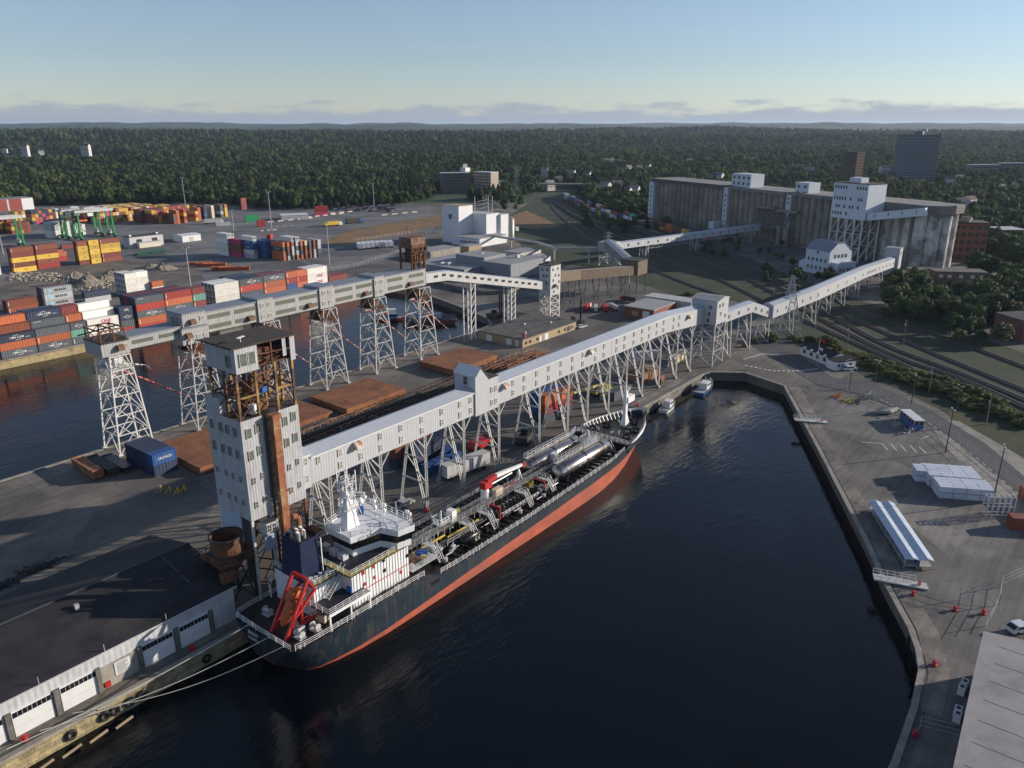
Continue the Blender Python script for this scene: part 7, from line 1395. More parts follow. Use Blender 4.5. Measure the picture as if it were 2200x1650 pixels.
# blue site bus, pontoon floats, junk, fences
aB = math.atan2(34.0 - 37.5 - .7, 212.0 - 217.8); t = thing('site_bus', 'blue and white windowed site bus without wheels on the right pier', 'bus', (216.5, 35.6, 0), aB); o = MB(); o.box(-4.2, 4.2, -1.25, 1.25, .2, 1.3, 0); o.box(-4.2, 4.2, -1.25, 1.25, 1.3, 2.5, 1); o.obj('body', [mat('bus_blue', (.03, .13, .38), .45), mat('bus_pale', (.40, .46, .55), .4)], t); o = MB(); o.box(-4.35, 4.35, -1.35, 1.35, 2.5, 2.68); o.obj('roof', WHITE, t)
for k in range(5):
    for s_ in (-1, 1): o = MB(); o.box(-3.8 + k * 1.6, -2.6 + k * 1.6, min(s_ * 1.25, s_ * 1.3), max(s_ * 1.25, s_ * 1.3), 1.35, 2.3); o.obj('window', GLASS, t)
for y in (-.6, .6): o = MB(); o.box(4.2, 4.26, y - .5, y + .5, 1.35, 2.3); o.obj('window', GLASS, t)
for i in range(4): t = thing('pontoon_float', 'grey cylindrical pontoon float, %s in the group beside the blue bus' % ['nearest', 'second', 'third', 'farthest'][i], 'float', (219.6 + i * 1.1, 43.2 - i * .25, 0), R(-52), 'grey pontoon floats'); o = MB(); o.lathe([(.01, -2.6), (.3, -2.5), (.55, -2.1), (.55, 2.1), (.3, 2.5), (.01, 2.6)], (0, 0, .75), 12, 0, 'X'); o.obj('shell', mat('grey_float', (.30, .29, .27), .6), t, True); o = MB(); [o.box(x - .1, x + .1, -.5, .5, 0, .35) for x in (-1.5,)]; o.obj('chock', RUST, t)
for i, (px, py, m_, lab) in enumerate(((1800, 851, ORANGE, 'orange scaffold junk heap near the curved quay'), (1825, 862, YELLOW, 'yellow orange junk heap beside the black one'), (1838, 865, BLACK, 'black junk heap on the right pier'), (1868, 852, WHITE_OLD, 'pile of white pipes near the roadside fence'), (1925, 916, WHITE_OLD, 'white framework lying in the bus shadow'), (1955, 928, WHITE_OLD, 'white framework at the front corner of the bus'))):
    p = G(px, py); t = thing('junk_pile', lab, 'junk', (p.x, p.y, 0)); o = MB()
    for k in range(16): a, b = random.uniform(-2.2, 2.2), random.uniform(-1, 1); o.bar((a, b, .1), (a + random.uniform(-1.8, 1.8), b + random.uniform(-.8, .8), random.uniform(.2, 1.0)), .14)
    stuff(o.obj('junk_bars', m_, t))
def pole(x, y, h, label, kind, group):
    t = thing('utility_pole' if kind == 'w' else 'lamp_post', label, 'pole', (x, y, 0), R(random.uniform(0, 90)), group); o = MB(); o.bar((0, 0, 0), (0, 0, h), .3, 0, 7, .2); o.obj('shaft', mat('grey_wood_pole', (.20, .17, .14), .9) if kind == 'w' else DARK_STEEL, t)
    if kind == 'w': o = MB(); o.box(-1.2, 1.2, -.08, .08, h - .8, h - .6); o.obj('crossarm', BARK, t); o = MB(); o.bar((.35, .1, h - 2.4), (.35, .1, h - 1.5), .4, 0, 8); o.obj('transformer', STEEL, t)
    else:
        for s_ in (-1, 1): o = MB(); o.bar((0, 0, h - .2), (s_ * .8, 0, h), .1); o.ob((s_ * .9, 0, h), (.6, .35, .2)); o.obj('lamp', WHITE_OLD, t)
for i, (px, py, h) in enumerate(((2031, 973, 11.2), (2133, 1079, 12.7), (1956, 877, 9.9), (1825, 835, 5.5), (1880, 818, 6.5), (2055, 880, 7.0))): p = G(px, py); pole(p.x, p.y, h, 'dark lamp post, %s' % ['rising between the parking lines and the broken concrete yard', 'beside the lumber stacks', 'behind the blue bus', 'on the curve of the road by the office car', 'short one at the verge corner', 'on the grass verge right of the bus'][i], 'l', 'dark lamp posts on the right pier')
for i, (px, py, h) in enumerate(((2118, 912, 8.1), (1995, 845, 8.5), (1940, 740, 9.3), (2078, 727, 9.9), (1819, 748, 8.5), (1748, 735, 12.9), (1660, 660, 9))): p = G(px, py); pole(p.x, p.y, h, 'wooden utility pole, %s' % ['lowest on the grass verge', 'on the verge above the bus', 'among the middle rail tracks', 'at the far right edge of the tracks', 'behind the dark roofed office', 'left of the dark roofed office', 'far one by the dipping gallery'][i], 'w', 'wooden poles along the tracks')
def fence(pts, label, h=2.2):
    P_ = [G(*p) for p in pts]; t = thing('wire_fence', label, 'fence', P_[0], 0); n = 0
    for a, b in zip(P_, P_[1:]):
        k = max(1, int((b - a).length / 4))
        for i in range(k): q = a.lerp(b, i / k); o = MB(P_[0]); o.bar(q, q + Vector((0, 0, h)), .1); o.obj('post', STEEL, t)
    o = MB(P_[0])
    for a, b in zip(P_, P_[1:]): [o.bar(a + Vector((0, 0, z)), b + Vector((0, 0, z)), .05) for z in (h * .35, h * .68, h)]
    stuff(o.obj('wires', STEEL, t))
fence([(1705, 812), (1760, 825), (1850, 842), (1935, 872), (2040, 935), (2160, 1030), (2240, 1095)], 'wire fence between the right pier and the road'); fence([(1975, 1262), (2060, 1290), (2145, 1300), (2150, 1262), (2200, 1240)], 'white wire fence across the right pier below the gangway'); fence([(2145, 1300), (2122, 1345), (2115, 1358)], 'short white fence from the crossing fence to the pale roof'); fence([(1975, 1568), (2060, 1590)], 'low fence at the bottom of the right quay'); fence([(640, 560), (700, 585), (760, 575), (900, 530)], 'wire fence along the terminal behind the far gallery'); fence([(920, 560), (760, 520), (900, 500)], 'wire fence round the bank near the mill')
# right edge: red racks, pale roofed shed, wall units
t = thing('gate_frame', 'white steel rack frame beside the red containers at the right edge', 'frame', (172, 9.4, 0), R(-55)); o = MB()
for k in range(6): o.bar((k * 1.1 - 3, 0, 0), (k * 1.1 - 3, 0, 4.2), .14); o.bar((k * 1.1 - 3, 1.4, 0), (k * 1.1 - 3, 1.4, 4.2), .14); o.bar((k * 1.1 - 3, 0, 4.2), (k * 1.1 - 3, 1.4, 4.2), .12)
[o.bar((-3, y, z), (2.5, y, z), .12) for y in (0, 1.4) for z in (.3, 2.2, 4.2)]; o.obj('rack', STEEL_W, t)
stack('red pair at the right edge, near one', 170.6, 2.6, ['brown'], rz=R(-60), group='red containers at the right edge'); stack('red pair at the right edge, far one', 180.6, 4.2, ['brown'], rz=R(28), group='red containers at the right edge')
t = thing('right_shed', 'large pale flat roofed shed filling the lower right corner', 'shed', (100, -20, 0)); L = (100, -20, 0); pts = [(114.8, 5.0), (105.2, 4.6), (84.6, 3.6), (60, 2.4), (50, -60), (128, -60), (118, -8)]
o = MB(L); o.prism(pts, 0, 6.8); o.obj('wall', CONC_D, t); o = MB(L); o.prism([(p[0] + (.3 if p[0] > 100 else 0), p[1] + .3) for p in pts], 6.803, 7.05); o.obj('roof', mat('pale_membrane_roof', (.33, .31, .30), .85, var=.12, scale=.3, col2=(.24, .23, .23), thr=(.5, .62)), t)
o = MB(L)
for k in range(12): x = 64 + k * 4.4; o.box(x, x + .05, -30, 3, 7.05, 7.08)
stuff(o.obj('roof_seams', mat('roof_seam', (.27, .26, .255), .9), t))
for i, (px, py) in enumerate(((2072, 1470), (2066, 1482), (2058, 1528), (2057, 1540))): p = G(px, py, .6); o = MB((p.x, p.y, 0)); o.box(p.x - .6, p.x + .6, p.y - .45, p.y + .45, 0, 1.2); a = tag(o.obj('air_unit', WHITE), 'white cooling unit, %s beside the pale roofed shed' % ['topmost', 'second', 'third', 'lowest'][i], 'air unit', 'cooling units by the pale shed'); o = MB((p.x, p.y, 0)); o.lathe([(.3, 1.2), (.3, 1.26), (.01, 1.26)], (p.x, p.y, 0), 10); o.obj('fan', DARK_STEEL, a)
# parking lines and crossing marks
for i, (a, b) in enumerate((((1852, 950), (1895, 953)), ((1895, 953), (1908, 968)), ((1914, 953), (1927, 969)), ((1934, 955), (1947, 970)), ((1955, 957), (1969, 972)), ((1975, 960), (1990, 974)), ((1980, 943), (1996, 937)))):
    p, q = G(*a), G(*b); d = q - p; n_ = Vector((-d.y, d.x, 0)).normalized() * .12; o = MB(); o.add([p + n_, p - n_, q - n_, q + n_], [(0, 1, 2, 3)]); o.v = [(v[0], v[1], .035) for v in o.v]; struct(o.obj('parking_line', PAINT))
def dashes(pts, n, w, name):
    P_ = [G(*p) for p in pts]; o = MB()
    for i in range(n):
        k = (i + .1) / n * (len(P_) - 1); j = min(int(k), len(P_) - 2); a = P_[j].lerp(P_[j + 1], k - j); k2 = k + .55 / n * (len(P_) - 1); j = min(int(k2), len(P_) - 2); b = P_[j].lerp(P_[j + 1], k2 - j); d = b - a; n_ = Vector((-d.y, d.x, 0)).normalized() * w; o.add([a + n_, a - n_, b - n_, b + n_], [(0, 1, 2, 3)])
    o.v = [(v[0], v[1], .063) for v in o.v]; struct(o.obj(name, PAINT))
dashes([(1598, 772), (1640, 760), (1672, 762)], 16, .55, 'crossing_marks'); dashes([(1600, 785), (1660, 797), (1720, 797), (1758, 792)], 18, .45, 'crossing_marks'); dashes([(1890, 858), (1990, 905), (2100, 985), (2230, 1100)], 26, .09, 'road_line')
# ------------------------------------------------------------------ silo block
SIL = mat('stained_silo_concrete', (.27, .24, .195), .92, var=.3, scale=.12, col2=(.13, .115, .10), thr=(.45, .65), streak=.75)
A0, A1 = Vector((583, 314, 0)), Vector((474, 86, 0)); dS = (A1 - A0); LS = dS.length; dS.normalize(); nS = Vector((dS.y, -dS.x, 0))     # nS faces the camera side
if nS.dot(-A0) < 0: nS = -nS
Ls = tuple((A0 + A1) / 2)
silo = thing('grain_silo', 'very long row of stained concrete grain silos behind the rail yard', 'silo', Ls)
def sp(a, b, z): p = A0 + dS * a - nS * b; return (p.x, p.y, z)             # a along the block, b into it, z up
NS = 44; rS = LS * .93 / NS / 2
for i in range(NS):
    a = 8 + (i + .5) * 2 * rS; c = sp(a, rS, 0); o = MB(Ls); o.lathe([(rS * 1.02, 2.5), (rS * 1.02, 31.5), (.01, 31.6)], c, 12); q = o.obj('silo_bin', SIL, silo, True); m_ = q.modifiers.new('e', 'EDGE_SPLIT'); m_.split_angle = R(40)
def sbox(a0, a1, b0, b1, z0, z1, name, m, par=silo, o0=None):
    o = MB(o0 or Ls); v = [sp(a, b, z) for z in (z0, z1) for b in (b0, b1) for a in (a0, a1)]; o.add(v, [(0, 2, 3, 1), (4, 5, 7, 6), (0, 1, 5, 4), (2, 6, 7, 3), (0, 4, 6, 2), (1, 3, 7, 5)]); return o.obj(name, m, par)
sbox(6, LS - 8, 2, 26, 0, 31.0, 'silo_core', SIL); sbox(4, 94, -1.0, 27, 31.6, 34.0, 'bin_floor_gallery', mat('dark_gallery', (.10, .095, .085), .9)); sbox(94, LS - 14, -.5, 27, 31.6, 33.4, 'bin_floor_gallery', mat('pale_gallery_top', (.22, .205, .185), .9, var=.25, scale=.2))
SG = mat('silo_roof', (.23, .225, .215), .9, var=.2, scale=.2); sbox(3, 94, -1.4, 27.4, 34.02, 34.3, 'roof', SG); sbox(94.1, LS - 13, -.8, 27.4, 33.42, 33.7, 'roof', SG)
SWH = mat('silo_white_paint', (.56, .60, .64), .7, var=.12, streak=.2)
for (a, w_, z1) in ((2, 6, 31.5), (91, 4.2, 33), (151, 3.6, 32)):
    s_ = sbox(a, a + w_, -1.6, 3, 3.0 if a < 100 else 11, z1, 'stair_shaft', SWH)
    for k in range(7):
        if a + 1 > 150 and k < 5: continue
        p = sp(a + w_ / 2, -1.62, 6 + k * 3.6 if a < 100 else 13 + k * 2.8); win(WIN_D, s_, p[0] - Ls[0], p[1] - Ls[1], p[2], math.atan2(dS.y, dS.x) + math.pi)
for (a0, a1, b0, b1, z1, nm) in ((92, 111, 4, 16, 42.5, 'head_house'), (152, 163, 4, 14, 40, 'head_house')):
    s_ = sbox(a0, a1, b0, b1, 33.5, z1, nm, SWH); n_ = int((a1 - a0) / 4)
    for k in range(n_):
        for z in (z1 - 2.5, z1 - 6.5): p = sp(a0 + (k + .5) * (a1 - a0) / n_, b0 - .02, z); win(WIN_D, s_, p[0] - Ls[0], p[1] - Ls[1], p[2], math.atan2(dS.y, dS.x) + math.pi).scale = (1.6, 1, 1)
# rusty spouts and chutes on the face
o = MB(Ls)
for k in range(14): p, q = sp(124 + k * 2.6, -.6, 22), sp(126 + k * 2.2, -4.5, 13); o.bar(p, q, .9); o.bar(q, sp(134 + k * .6, -4, 9), .7)
o.obj('chutes', mat('grimy_pipes', (.17, .15, .13), .8, var=.3), silo)
for (a, z) in ((124, 22), (144, 21)): sbox(a, a + 18, -3, 0, z, z + 1.6, 'chute_header', mat('grimy_header', (.24, .21, .18), .85))
for a, w_ in ((150, 3.4), (156, 4.4)): p = sp(a, -4, 0); o = MB(Ls); o.lathe([(w_ / 2, 0), (w_ / 2, 12), (.01, 12.6)], p, 12); o.obj('dust_bin', mat('pale_bin', (.27, .25, .22), .8, streak=.4), silo)
h_ = sbox(86, 92, -9, -3, 4, 9, 'small_gable', SWH)
# rounded end of the block; sunlight put into the flaking bins' paler colour
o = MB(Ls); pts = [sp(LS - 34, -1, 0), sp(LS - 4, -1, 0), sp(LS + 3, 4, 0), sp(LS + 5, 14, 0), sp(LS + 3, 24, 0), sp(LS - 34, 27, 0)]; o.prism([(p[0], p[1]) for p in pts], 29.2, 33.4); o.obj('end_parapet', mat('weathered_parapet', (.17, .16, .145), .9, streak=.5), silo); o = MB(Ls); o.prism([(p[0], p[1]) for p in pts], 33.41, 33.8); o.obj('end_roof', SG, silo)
for k, (a, b) in enumerate(((LS - 26, 3.2), (LS - 19.6, 3.2), (LS - 13.2, 3.2), (LS - 6.8, 3.4), (LS - 1.4, 6.8), (LS, 13), (LS - 1, 19.5))): p = sp(a, b, 0); o = MB(Ls); o.lathe([(3.6, 0), (3.6, 29.2), (.01, 29.3)], p, 16); o.obj('silo_bin', mat('flaking_silo_painted_sun', (.56, .54, .51), .92, var=.3, scale=.25, col2=(.20, .19, .18), thr=(.45, .6), streak=.6), silo, True).modifiers.new('e', 'EDGE_SPLIT').split_angle = R(40)
# white work house on a steel tower in front
aW = LS - 40; Lw = sp(aW, -9, 0); wt = thing('work_house_tower', 'tall white windowed work house on open steel legs before the silos', 'tower', Lw)
WW = mat('work_house_white', (.60, .64, .69), .6, var=.08, streak=.12); sbox(aW - 12, aW + 12, -16, -1.5, 24, 43.5, 'work_house', WW, wt, Lw); sbox(aW - 5, aW + 3, -12, -6, 43.5, 46.5, 'roof_cabin', WW, wt, Lw); sbox(aW - 12.3, aW + 12.3, -16.3, -1.2, 43.51, 43.8, 'roof', TAR_BR, wt, Lw)
for z, ks in ((41.2, (0, 1, 2, 3, 4, 8, 9, 10, 11)), (35.0, (0, 1, 2, 3, 4, 6, 9, 10)), (30.6, (1, 2, 4, 6, 7, 9)), (26.6, (0, 1, 2, 3, 5))):
    for k in ks: p = sp(aW - 10.6 + k * 1.9, -16.02, z); win(WIN_D, wt, p[0] - Lw[0], p[1] - Lw[1], z, math.atan2(dS.y, dS.x) + math.pi).scale = (1.0, 1, 1.0)
for b in (-16, -2.5):
    for k in range(5): p = sp(aW - 11 + k * 5.5, b, 0); q = sp(aW - 11 + k * 5.5, b, 24); o = MB(Lw); o.bar(p, q, .7); o.obj('leg', STEEL_W, wt)
o = MB(Lw)
for b in (-16, -2.5):
    for k in range(4):
        for z in (0, 8, 16): o.bar(sp(aW - 11 + k * 5.5, b, z), sp(aW - 5.5 + k * 5.5, b, z + 8), .35); o.bar(sp(aW - 11 + k * 5.5, b, z + 8), sp(aW - 5.5 + k * 5.5, b, z + 8), .35)
for k in range(5): o.bar(sp(aW - 11 + k * 5.5, -16, 1), sp(aW - 11 + k * 5.5, -2.5, 16), .3)
o.obj('bracing', STEEL_W, wt)
o = MB(Lw); o.bar(sp(aW + 12, -13, 26), sp(aW + 40, -3, 31), 4.0); o.obj('spout_gallery', WW, wt)
for k in range(4): p = Vector(sp(aW + 12, -13, 26)).lerp(Vector(sp(aW + 40, -3, 31)), (k + .6) / 4.2) + nS * 2.05; win(WIN_D, wt, p.x - Lw[0], p.y - Lw[1], p.z + .4, math.atan2(dS.y, dS.x) + math.pi)
# white gabled house below it
t = thing('drier_house', 'white gabled grain drier house with rows of windows below the silos', 'building', (431, 123.5, 0), math.atan2(dS.y, dS.x) + math.pi); 
o = MB(); o.xprism([(-8, 0), (8, 0), (8, 12.5), (3, 16.5), (-3, 16.5), (-8, 12.5)], -8, 8); o.obj('wall', WW, t); o = MB(); o.add([(-8.3, -8.4, 12.4), (8.3, -8.4, 12.4), (8.3, -3, 16.75), (-8.3, -3, 16.75), (-8.3, 3, 16.75), (8.3, 3, 16.75), (8.3, 8.4, 12.4), (-8.3, 8.4, 12.4)], [(0, 1, 2, 3), (3, 2, 5, 4), (4, 5, 6, 7)]); o.obj('roof', ROOF_G, t); o = MB(); o.xprism([(-7, 0), (7, 0), (7, 5), (-7, 8)], 8, 13); o.obj('lean_to', WW, t); o = MB(); o.xprism([(-7.5, 0), (6, 0), (6, 7), (-7.5, 7)], -12, -8); o.obj('annex', WW, t)
for k in range(5):
    for z in (3.4, 7.6): win(WIN_D, t, -5.6 + k * 2.8, -8.02, z); win(WIN_D, t, -5.6 + k * 2.8, 8.02, z, math.pi)
win(WIN_D, t, 0, -8.02, 11.4); win(WIN_D, t, 0, 8.02, 11.4, math.pi); [win(WIN_D, t, -8.02 if z > 8 else -12.02, -4 + k * 2.6, z, R(-90)) for k in range(4) for z in (3.4, 10)]; win(WIN_D, t, 8.02, -2, 10.5, R(90))
# ------------------------------------------------------------------ flour mill
L = (412, 352, 0); t = thing('flour_mill', 'white flour mill with a dark shield emblem on its tall tower', 'mill', L); MW = mat('mill_white', (.66, .67, .68), .7, var=.06, streak=.12)
for (x0, x1, y0, y1, h) in ((391, 405, 350, 365, 24), (404.9, 418, 338, 358, 18.4), (417.9, 426, 336, 356, 17.2)): o = MB(L); o.box(x0, x1, y0, y1, 0, h); q = o.obj('block', MW, t); o = MB(L); o.box(x0 - .1, x1 + .1, y0 - .1, y1 + .1, h + .003, h + .3); o.obj('roof', TANBRICK if h > 20 else WHITE_OLD, q)
o = MB(L); o.box(386, 414, 328, 352, 0, 5.2); q = o.obj('front_block', MW, t); o = MB(L); o.box(385.8, 414.2, 327.8, 352.1, 5.203, 5.5); o.obj('roof', mat('mill_roof', (.33, .32, .31), .8), q)
for k in range(13): o = MB(L); o.box(385.88, 386.02, 331 + k * 1.1, 331.6 + k * 1.1, 1.8, 3.2); o.obj('window', PANE, q)
o = MB(L); sh = [(-1.6, 1.7), (1.6, 1.7), (1.5, -.4), (0, -1.9), (-1.5, -.4)]; o.add([(390.93, 357.5 + a, 17 + b) for a, b in sh], [(0, 1, 2, 3, 4)]); o.obj('shield_emblem', BLK, t); text_on('P&H', 1.0, WT, (390.9 - L[0], 357.5 - L[1], 17.3), R(-90), t)
for (x, y, r_, h) in ((430, 337, 2.4, 13.5), (433, 341.5, 2.4, 13.5), (429, 345, 2.2, 13)): o = MB(L); o.lathe([(r_, 0), (r_, h), (.6, h + 1), (.01, h + 1)], (x, y, 0), 16); o.obj('steel_silo', mat('ribbed_steel_bin', (.34, .33, .30), .5, .4), t, True)
o = MB(L)
for (x, y) in ((412, 354), (416, 350), (421, 346), (424, 352)):
    o.bar((x, y, 18), (x, y, 29), .22)
for z in (20, 22.5, 25): [o.bar(a + (z,), b + (z + 1.5,), .14) for a, b in (((412, 354), (416, 350)), ((416, 350), (421, 346)), ((421, 346), (424, 352)), ((412, 354), (424, 352)))]
o.bar((424, 348, 26), (432, 338, 14), .3); o.obj('roof_lattice', STEEL, t)
WG_ = mat('grey_warehouse_wall', (.22, .235, .26), .6, rib='X', ribs=.6); RG_ = mat('pale_warehouse_roof', (.30, .30, .30), .8, var=.12, scale=.3)
t = thing('grey_warehouse', 'stepped blue grey metal warehouse below the white mill', 'warehouse', (325, 270, 0)); L = (325, 270, 0)
for (x0, x1, y0, y1, h) in ((296, 336, 262, 300, 5.0), (310, 338, 243, 262, 7.6), (312, 330, 262.1, 282, 9.0)): o = MB(L); o.box(x0, x1, y0, y1, 0, h); q = o.obj('block', WG_, t); o = MB(L); o.box(x0 - .15, x1 + .15, y0 - .15, y1 + .15, h + .003, h + .3); o.obj('roof', RG_, q)
for (x, y) in ((300, 281), (302, 278), (330, 254), (322, 272)): o = MB(L); o.box(x - 1.2, x + 1.2, y - .8, y + .8, 5.3 if x < 310 else 8, 6.6 if x < 310 else 9.6); o.obj('roof_unit', WHITE_OLD, t)
o = MB(); pts = [G(915, 598), G(960, 618), G(1040, 634), G(1090, 632), G(1140, 612), G(1150, 604)]
for a, b in zip(pts, pts[1:]): d = b - a; o.ob(((a.x + b.x) / 2, (a.y + b.y) / 2, .9), (d.length, .5, 1.8), math.atan2(d.y, d.x))
tag(o.obj('retaining_wall', CONC_D), 'curved low concrete wall in front of the grey warehouse', 'wall')
shed('pale_roof_store', 'flat pale slab store in front of the grey warehouse curve', 'building', 292, 312, 226, 242, 1.6, CONC, RG_)
for i, (x0, x1, y0, y1, h, m_, lab) in enumerate(((352, 366, 258, 268, 4.0, WHITE, 'small white gabled shed right of the grey warehouse'), (356, 376, 272, 284, 5, STEEL, 'pale tank shed beside the grey warehouse'), (330, 356, 318, 332, 4.4, CONC, 'low concrete store between the mill and the grey warehouse'), (364, 376, 318, 326, 3.6, TANBRICK, 'low tan store in front of the mill'), (340, 350, 246, 256, 3.4, WHITE_OLD, 'small pale store near the small white tower'))): shed('store_shed', lab, 'building', x0, x1, y0, y1, h, m_, RG_, 1.0 if i == 0 else 0)
truck(G(905, 492 + 60), R(40), 'white tanker lorry beside the mill', WHITE, WHITE); truck(G(1100, 497), R(70), 'white lorry parked beyond the mill silos', WHITE, WHITE)
# ------------------------------------------------------------------ towers and houses among the trees
def block(label, x, y, w_, d_, h, rz, m_, floors, cols, roof=TAR, wm=None, name='apartment_block', cat='apartment block', dcols=0, base=0.0):
    t = thing(name, label, cat, (x, y, base), rz); HOLES.append((x, y, max(w_, d_) * .62 + 5)); [HOLES.append((x - _sh * q_, y - _ch * q_, w_ * .6)) for q_ in (w_ * .6, w_ * 1.2, w_ * 1.8, w_ * 2.4)]; o = MB(); o.box(-w_ / 2, w_ / 2, -d_ / 2, d_ / 2, -3, h); o.obj('wall', m_, t); o = MB(); o.box(-w_ / 2 - .2, w_ / 2 + .2, -d_ / 2 - .2, d_ / 2 + .2, h + .003, h + .8); o.obj('roof', roof, t)
    wm = wm or window_mesh(w_ / cols * .62, h / floors * .5, m_, PANE, cols=2, rows=1)
    for f in range(floors):
        for c in range(cols): put('window', wm, t, (-w_ / 2 + w_ * (c + .5) / cols, -d_ / 2 - .02, h * (f + .55) / floors))
        for c in range(dcols):
            for s_ in (-1, 1): put('window', wm, t, (s_ * (w_ / 2 + .02), -d_ / 2 + d_ * (c + .5) / dcols, h * (f + .55) / floors), R(90 * s_))
    return t
def at(px, py, dz=0): return G(px, py, dz)
VR = -HEAD                                          # square on to the view
BG_ = mat('painted_shade_flats', (.13, .115, .11), .85, var=.2, scale=.3); BL_ = mat('painted_sun_flats', (.40, .33, .27), .85)  # one building: shade and sun on its two wings put into the wall colours
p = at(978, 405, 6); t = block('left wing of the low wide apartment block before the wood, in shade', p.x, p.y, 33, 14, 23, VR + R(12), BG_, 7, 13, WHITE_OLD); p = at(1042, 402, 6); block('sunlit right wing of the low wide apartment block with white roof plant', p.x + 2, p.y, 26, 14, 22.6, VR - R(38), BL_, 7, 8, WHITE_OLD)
p = at(1000, 402, 6); o = MB((p.x, p.y, 23)); o.box(p.x - 4, p.x + 4, p.y - 4, p.y + 4, 23.6, 28); [o.bar((p.x + dx, p.y, 28), (p.x + dx, p.y, 32), .5) for dx in (-3, -1, 1, 3)]; tag(o.obj('roof_plant', WHITE), 'white plant room with aerials on the low apartment block', 'plant room')
GL_ = mat('slate_tower_wall', (.12, .145, .175), .6, var=.1, scale=.3); p = at(1962, 372, 14); h0 = 62
block('wide dark slate high rise, tallest building on the right', p.x, p.y, 46, 22, h0, VR + R(4), GL_, 18, 17, TAR, dcols=5); o = MB((p.x, p.y, h0)); o.box(p.x - 5, p.x + 3, p.y - 5, p.y + 5, h0 + .81, h0 + 5); q = tag(o.obj('roof_plant', GL_), 'dark plant room on the slate high rise', 'plant room'); o = MB((p.x, p.y, h0)); o.lathe([(2.2, h0 + 4), (2.4, h0 + 6), (2.0, h0 + 8), (.01, h0 + 8.6)], (p.x + 9, p.y - 5, 0), 10); o.bar((p.x + 9, p.y - 5, h0 + .7), (p.x + 9, p.y - 5, h0 + 4.2), 1.0); o.obj('water_tank', STEEL, q)
p = at(1830, 384, 14); BR_ = mat('brown_tower_brick', (.12, .055, .04), .8, var=.15, scale=.5); block('narrow red brown apartment tower left of the slate high rise', p.x, p.y, 13, 17, 44, VR + R(28), BR_, 13, 4, TAR, dcols=6)
p = at(1900, 368, 12); block('low white block beside the slate high rise', p.x, p.y, 13, 10, 19, VR, WHITE_OLD, 5, 5); p = at(1945, 378, 10); block('low dark podium under the slate high rise', p.x, p.y, 52, 10, 15, VR, GL_, 4, 16)
for i, (px, py, w_) in enumerate(((2110, 366, 46), (2172, 362, 40))): p = at(px, py, 10); block(['long low grey brick terrace right of the high rise', 'second long low grey terrace at the right edge'][i], p.x, p.y, w_, 12, 18, VR + R(5), mat('grey_brick', (.20, .18, .17), .85), 3, 12, WHITE_OLD)
p = at(2060, 555); BI_ = mat('terracotta_brick', (.28, .105, .06), .85, var=.15, scale=.6); block('five storey brick warehouse with stepped balconies behind the silo end', p.x, p.y, 22, 16, 21, R(-68), BI_, 5, 6, TAR_BR, dcols=3); o = MB((p.x, p.y, 21)); [o.box(p.x - 6 + k * 3.4, p.x - 4 + k * 3.4, p.y - 3, p.y + 2, 21.81, 23.4 + (k % 2)) for k in range(3)]; tag(o.obj('roof_plant', CONC), 'concrete plant boxes on the brick warehouse', 'plant room')
p = at(2140, 520); shed('school_hall', 'dark hall with pale flat roof at the right among trees', 'building', p.x - 14, p.x + 14, p.y - 9, p.y + 9, 9, mat('dark_hall', (.09, .09, .095), .8), WHITE_OLD, rz=VR); HOLES.append((p.x, p.y, 24))
p = at(2052, 612); t = shed('brick_store', 'small flat brick store with white windows beside the lane', 'building', p.x - 12, p.x + 12, p.y - 5, p.y + 5, 7, mat('store_brick', (.24, .13, .085), .85), CONC_D, rz=VR - R(8), parts=[('window', WHITE, 'f', k, 4.2, 1.8, 1.6) for k in (.12, .28, .5, .72, .9)] + [('door', DARK_STEEL, 'f', k, .1, 1.4, 2.4) for k in (.3, .42)]); HOLES.append((p.x, p.y, 18))
p = at(2078, 632); shed('white_cottage', 'tiny white cottage with a gable by the lane', 'house', p.x - 3, p.x + 3, p.y - 2.5, p.y + 2.5, 3.2, WHITE, WHITE, 1.6, rz=VR, parts=[('window', PANE, 'f', .5, 1.2, 1.2, 1.2)]); HOLES.append((p.x, p.y, 8))
p = at(2222, 728); shed('brick_school', 'dark brick building with white windows cut by the right edge', 'building', p.x - 9, p.x + 16, p.y - 7, p.y + 7, 8, mat('plum_brick', (.17, .075, .06), .85), TAR, rz=VR + R(10), parts=[('window', WHITE, 'f', k, 2.5, 2.4, 2.8) for k in (.3, .44, .6)]); HOLES.append((p.x, p.y, 20))
p = at(1990, 594); shed('low_workshop', 'low dark workshop at the foot of the pale silos', 'building', p.x - 10, p.x + 8, p.y - 4, p.y + 4, 4, mat('workshop_wall', (.16, .12, .10), .85), CONC_D, rz=VR)
HW = mat('clapboard_white', (.50, .48, .45), .7); rgh = random.Random(9); RF = [mat('grey_shingle', (.10, .10, .11), .9), mat('brown_shingle', (.13, .09, .07), .9), mat('pale_shingle', (.24, .23, .22), .9)]
hspots = [(1075, 402), (1170, 374), (1180, 402), (1290, 352), (1302, 352), (1314, 351), (1326, 352), (1330, 370), (1350, 368), (1372, 366), (1392, 364), (1345, 418), (1362, 416), (1325, 402), (1300, 408), (1200, 392), (1480, 352), (1532, 388), (1545, 386), (1580, 356), (1460, 344), (1620, 350), (2065, 442), (2080, 440), (2150, 414), (2178, 404), (2195, 400), (2040, 396), (2060, 388), (1720, 364), (1740, 372), (1228, 376), (1262, 384), (10, 322), (28, 321), (55, 324), (88, 325), (160, 320), (185, 323), (360, 340), (398, 341), (420, 335)]
WORDS = ['first', 'second', 'third', 'fourth', 'fifth', 'sixth', 'seventh', 'eighth', 'ninth', 'tenth']
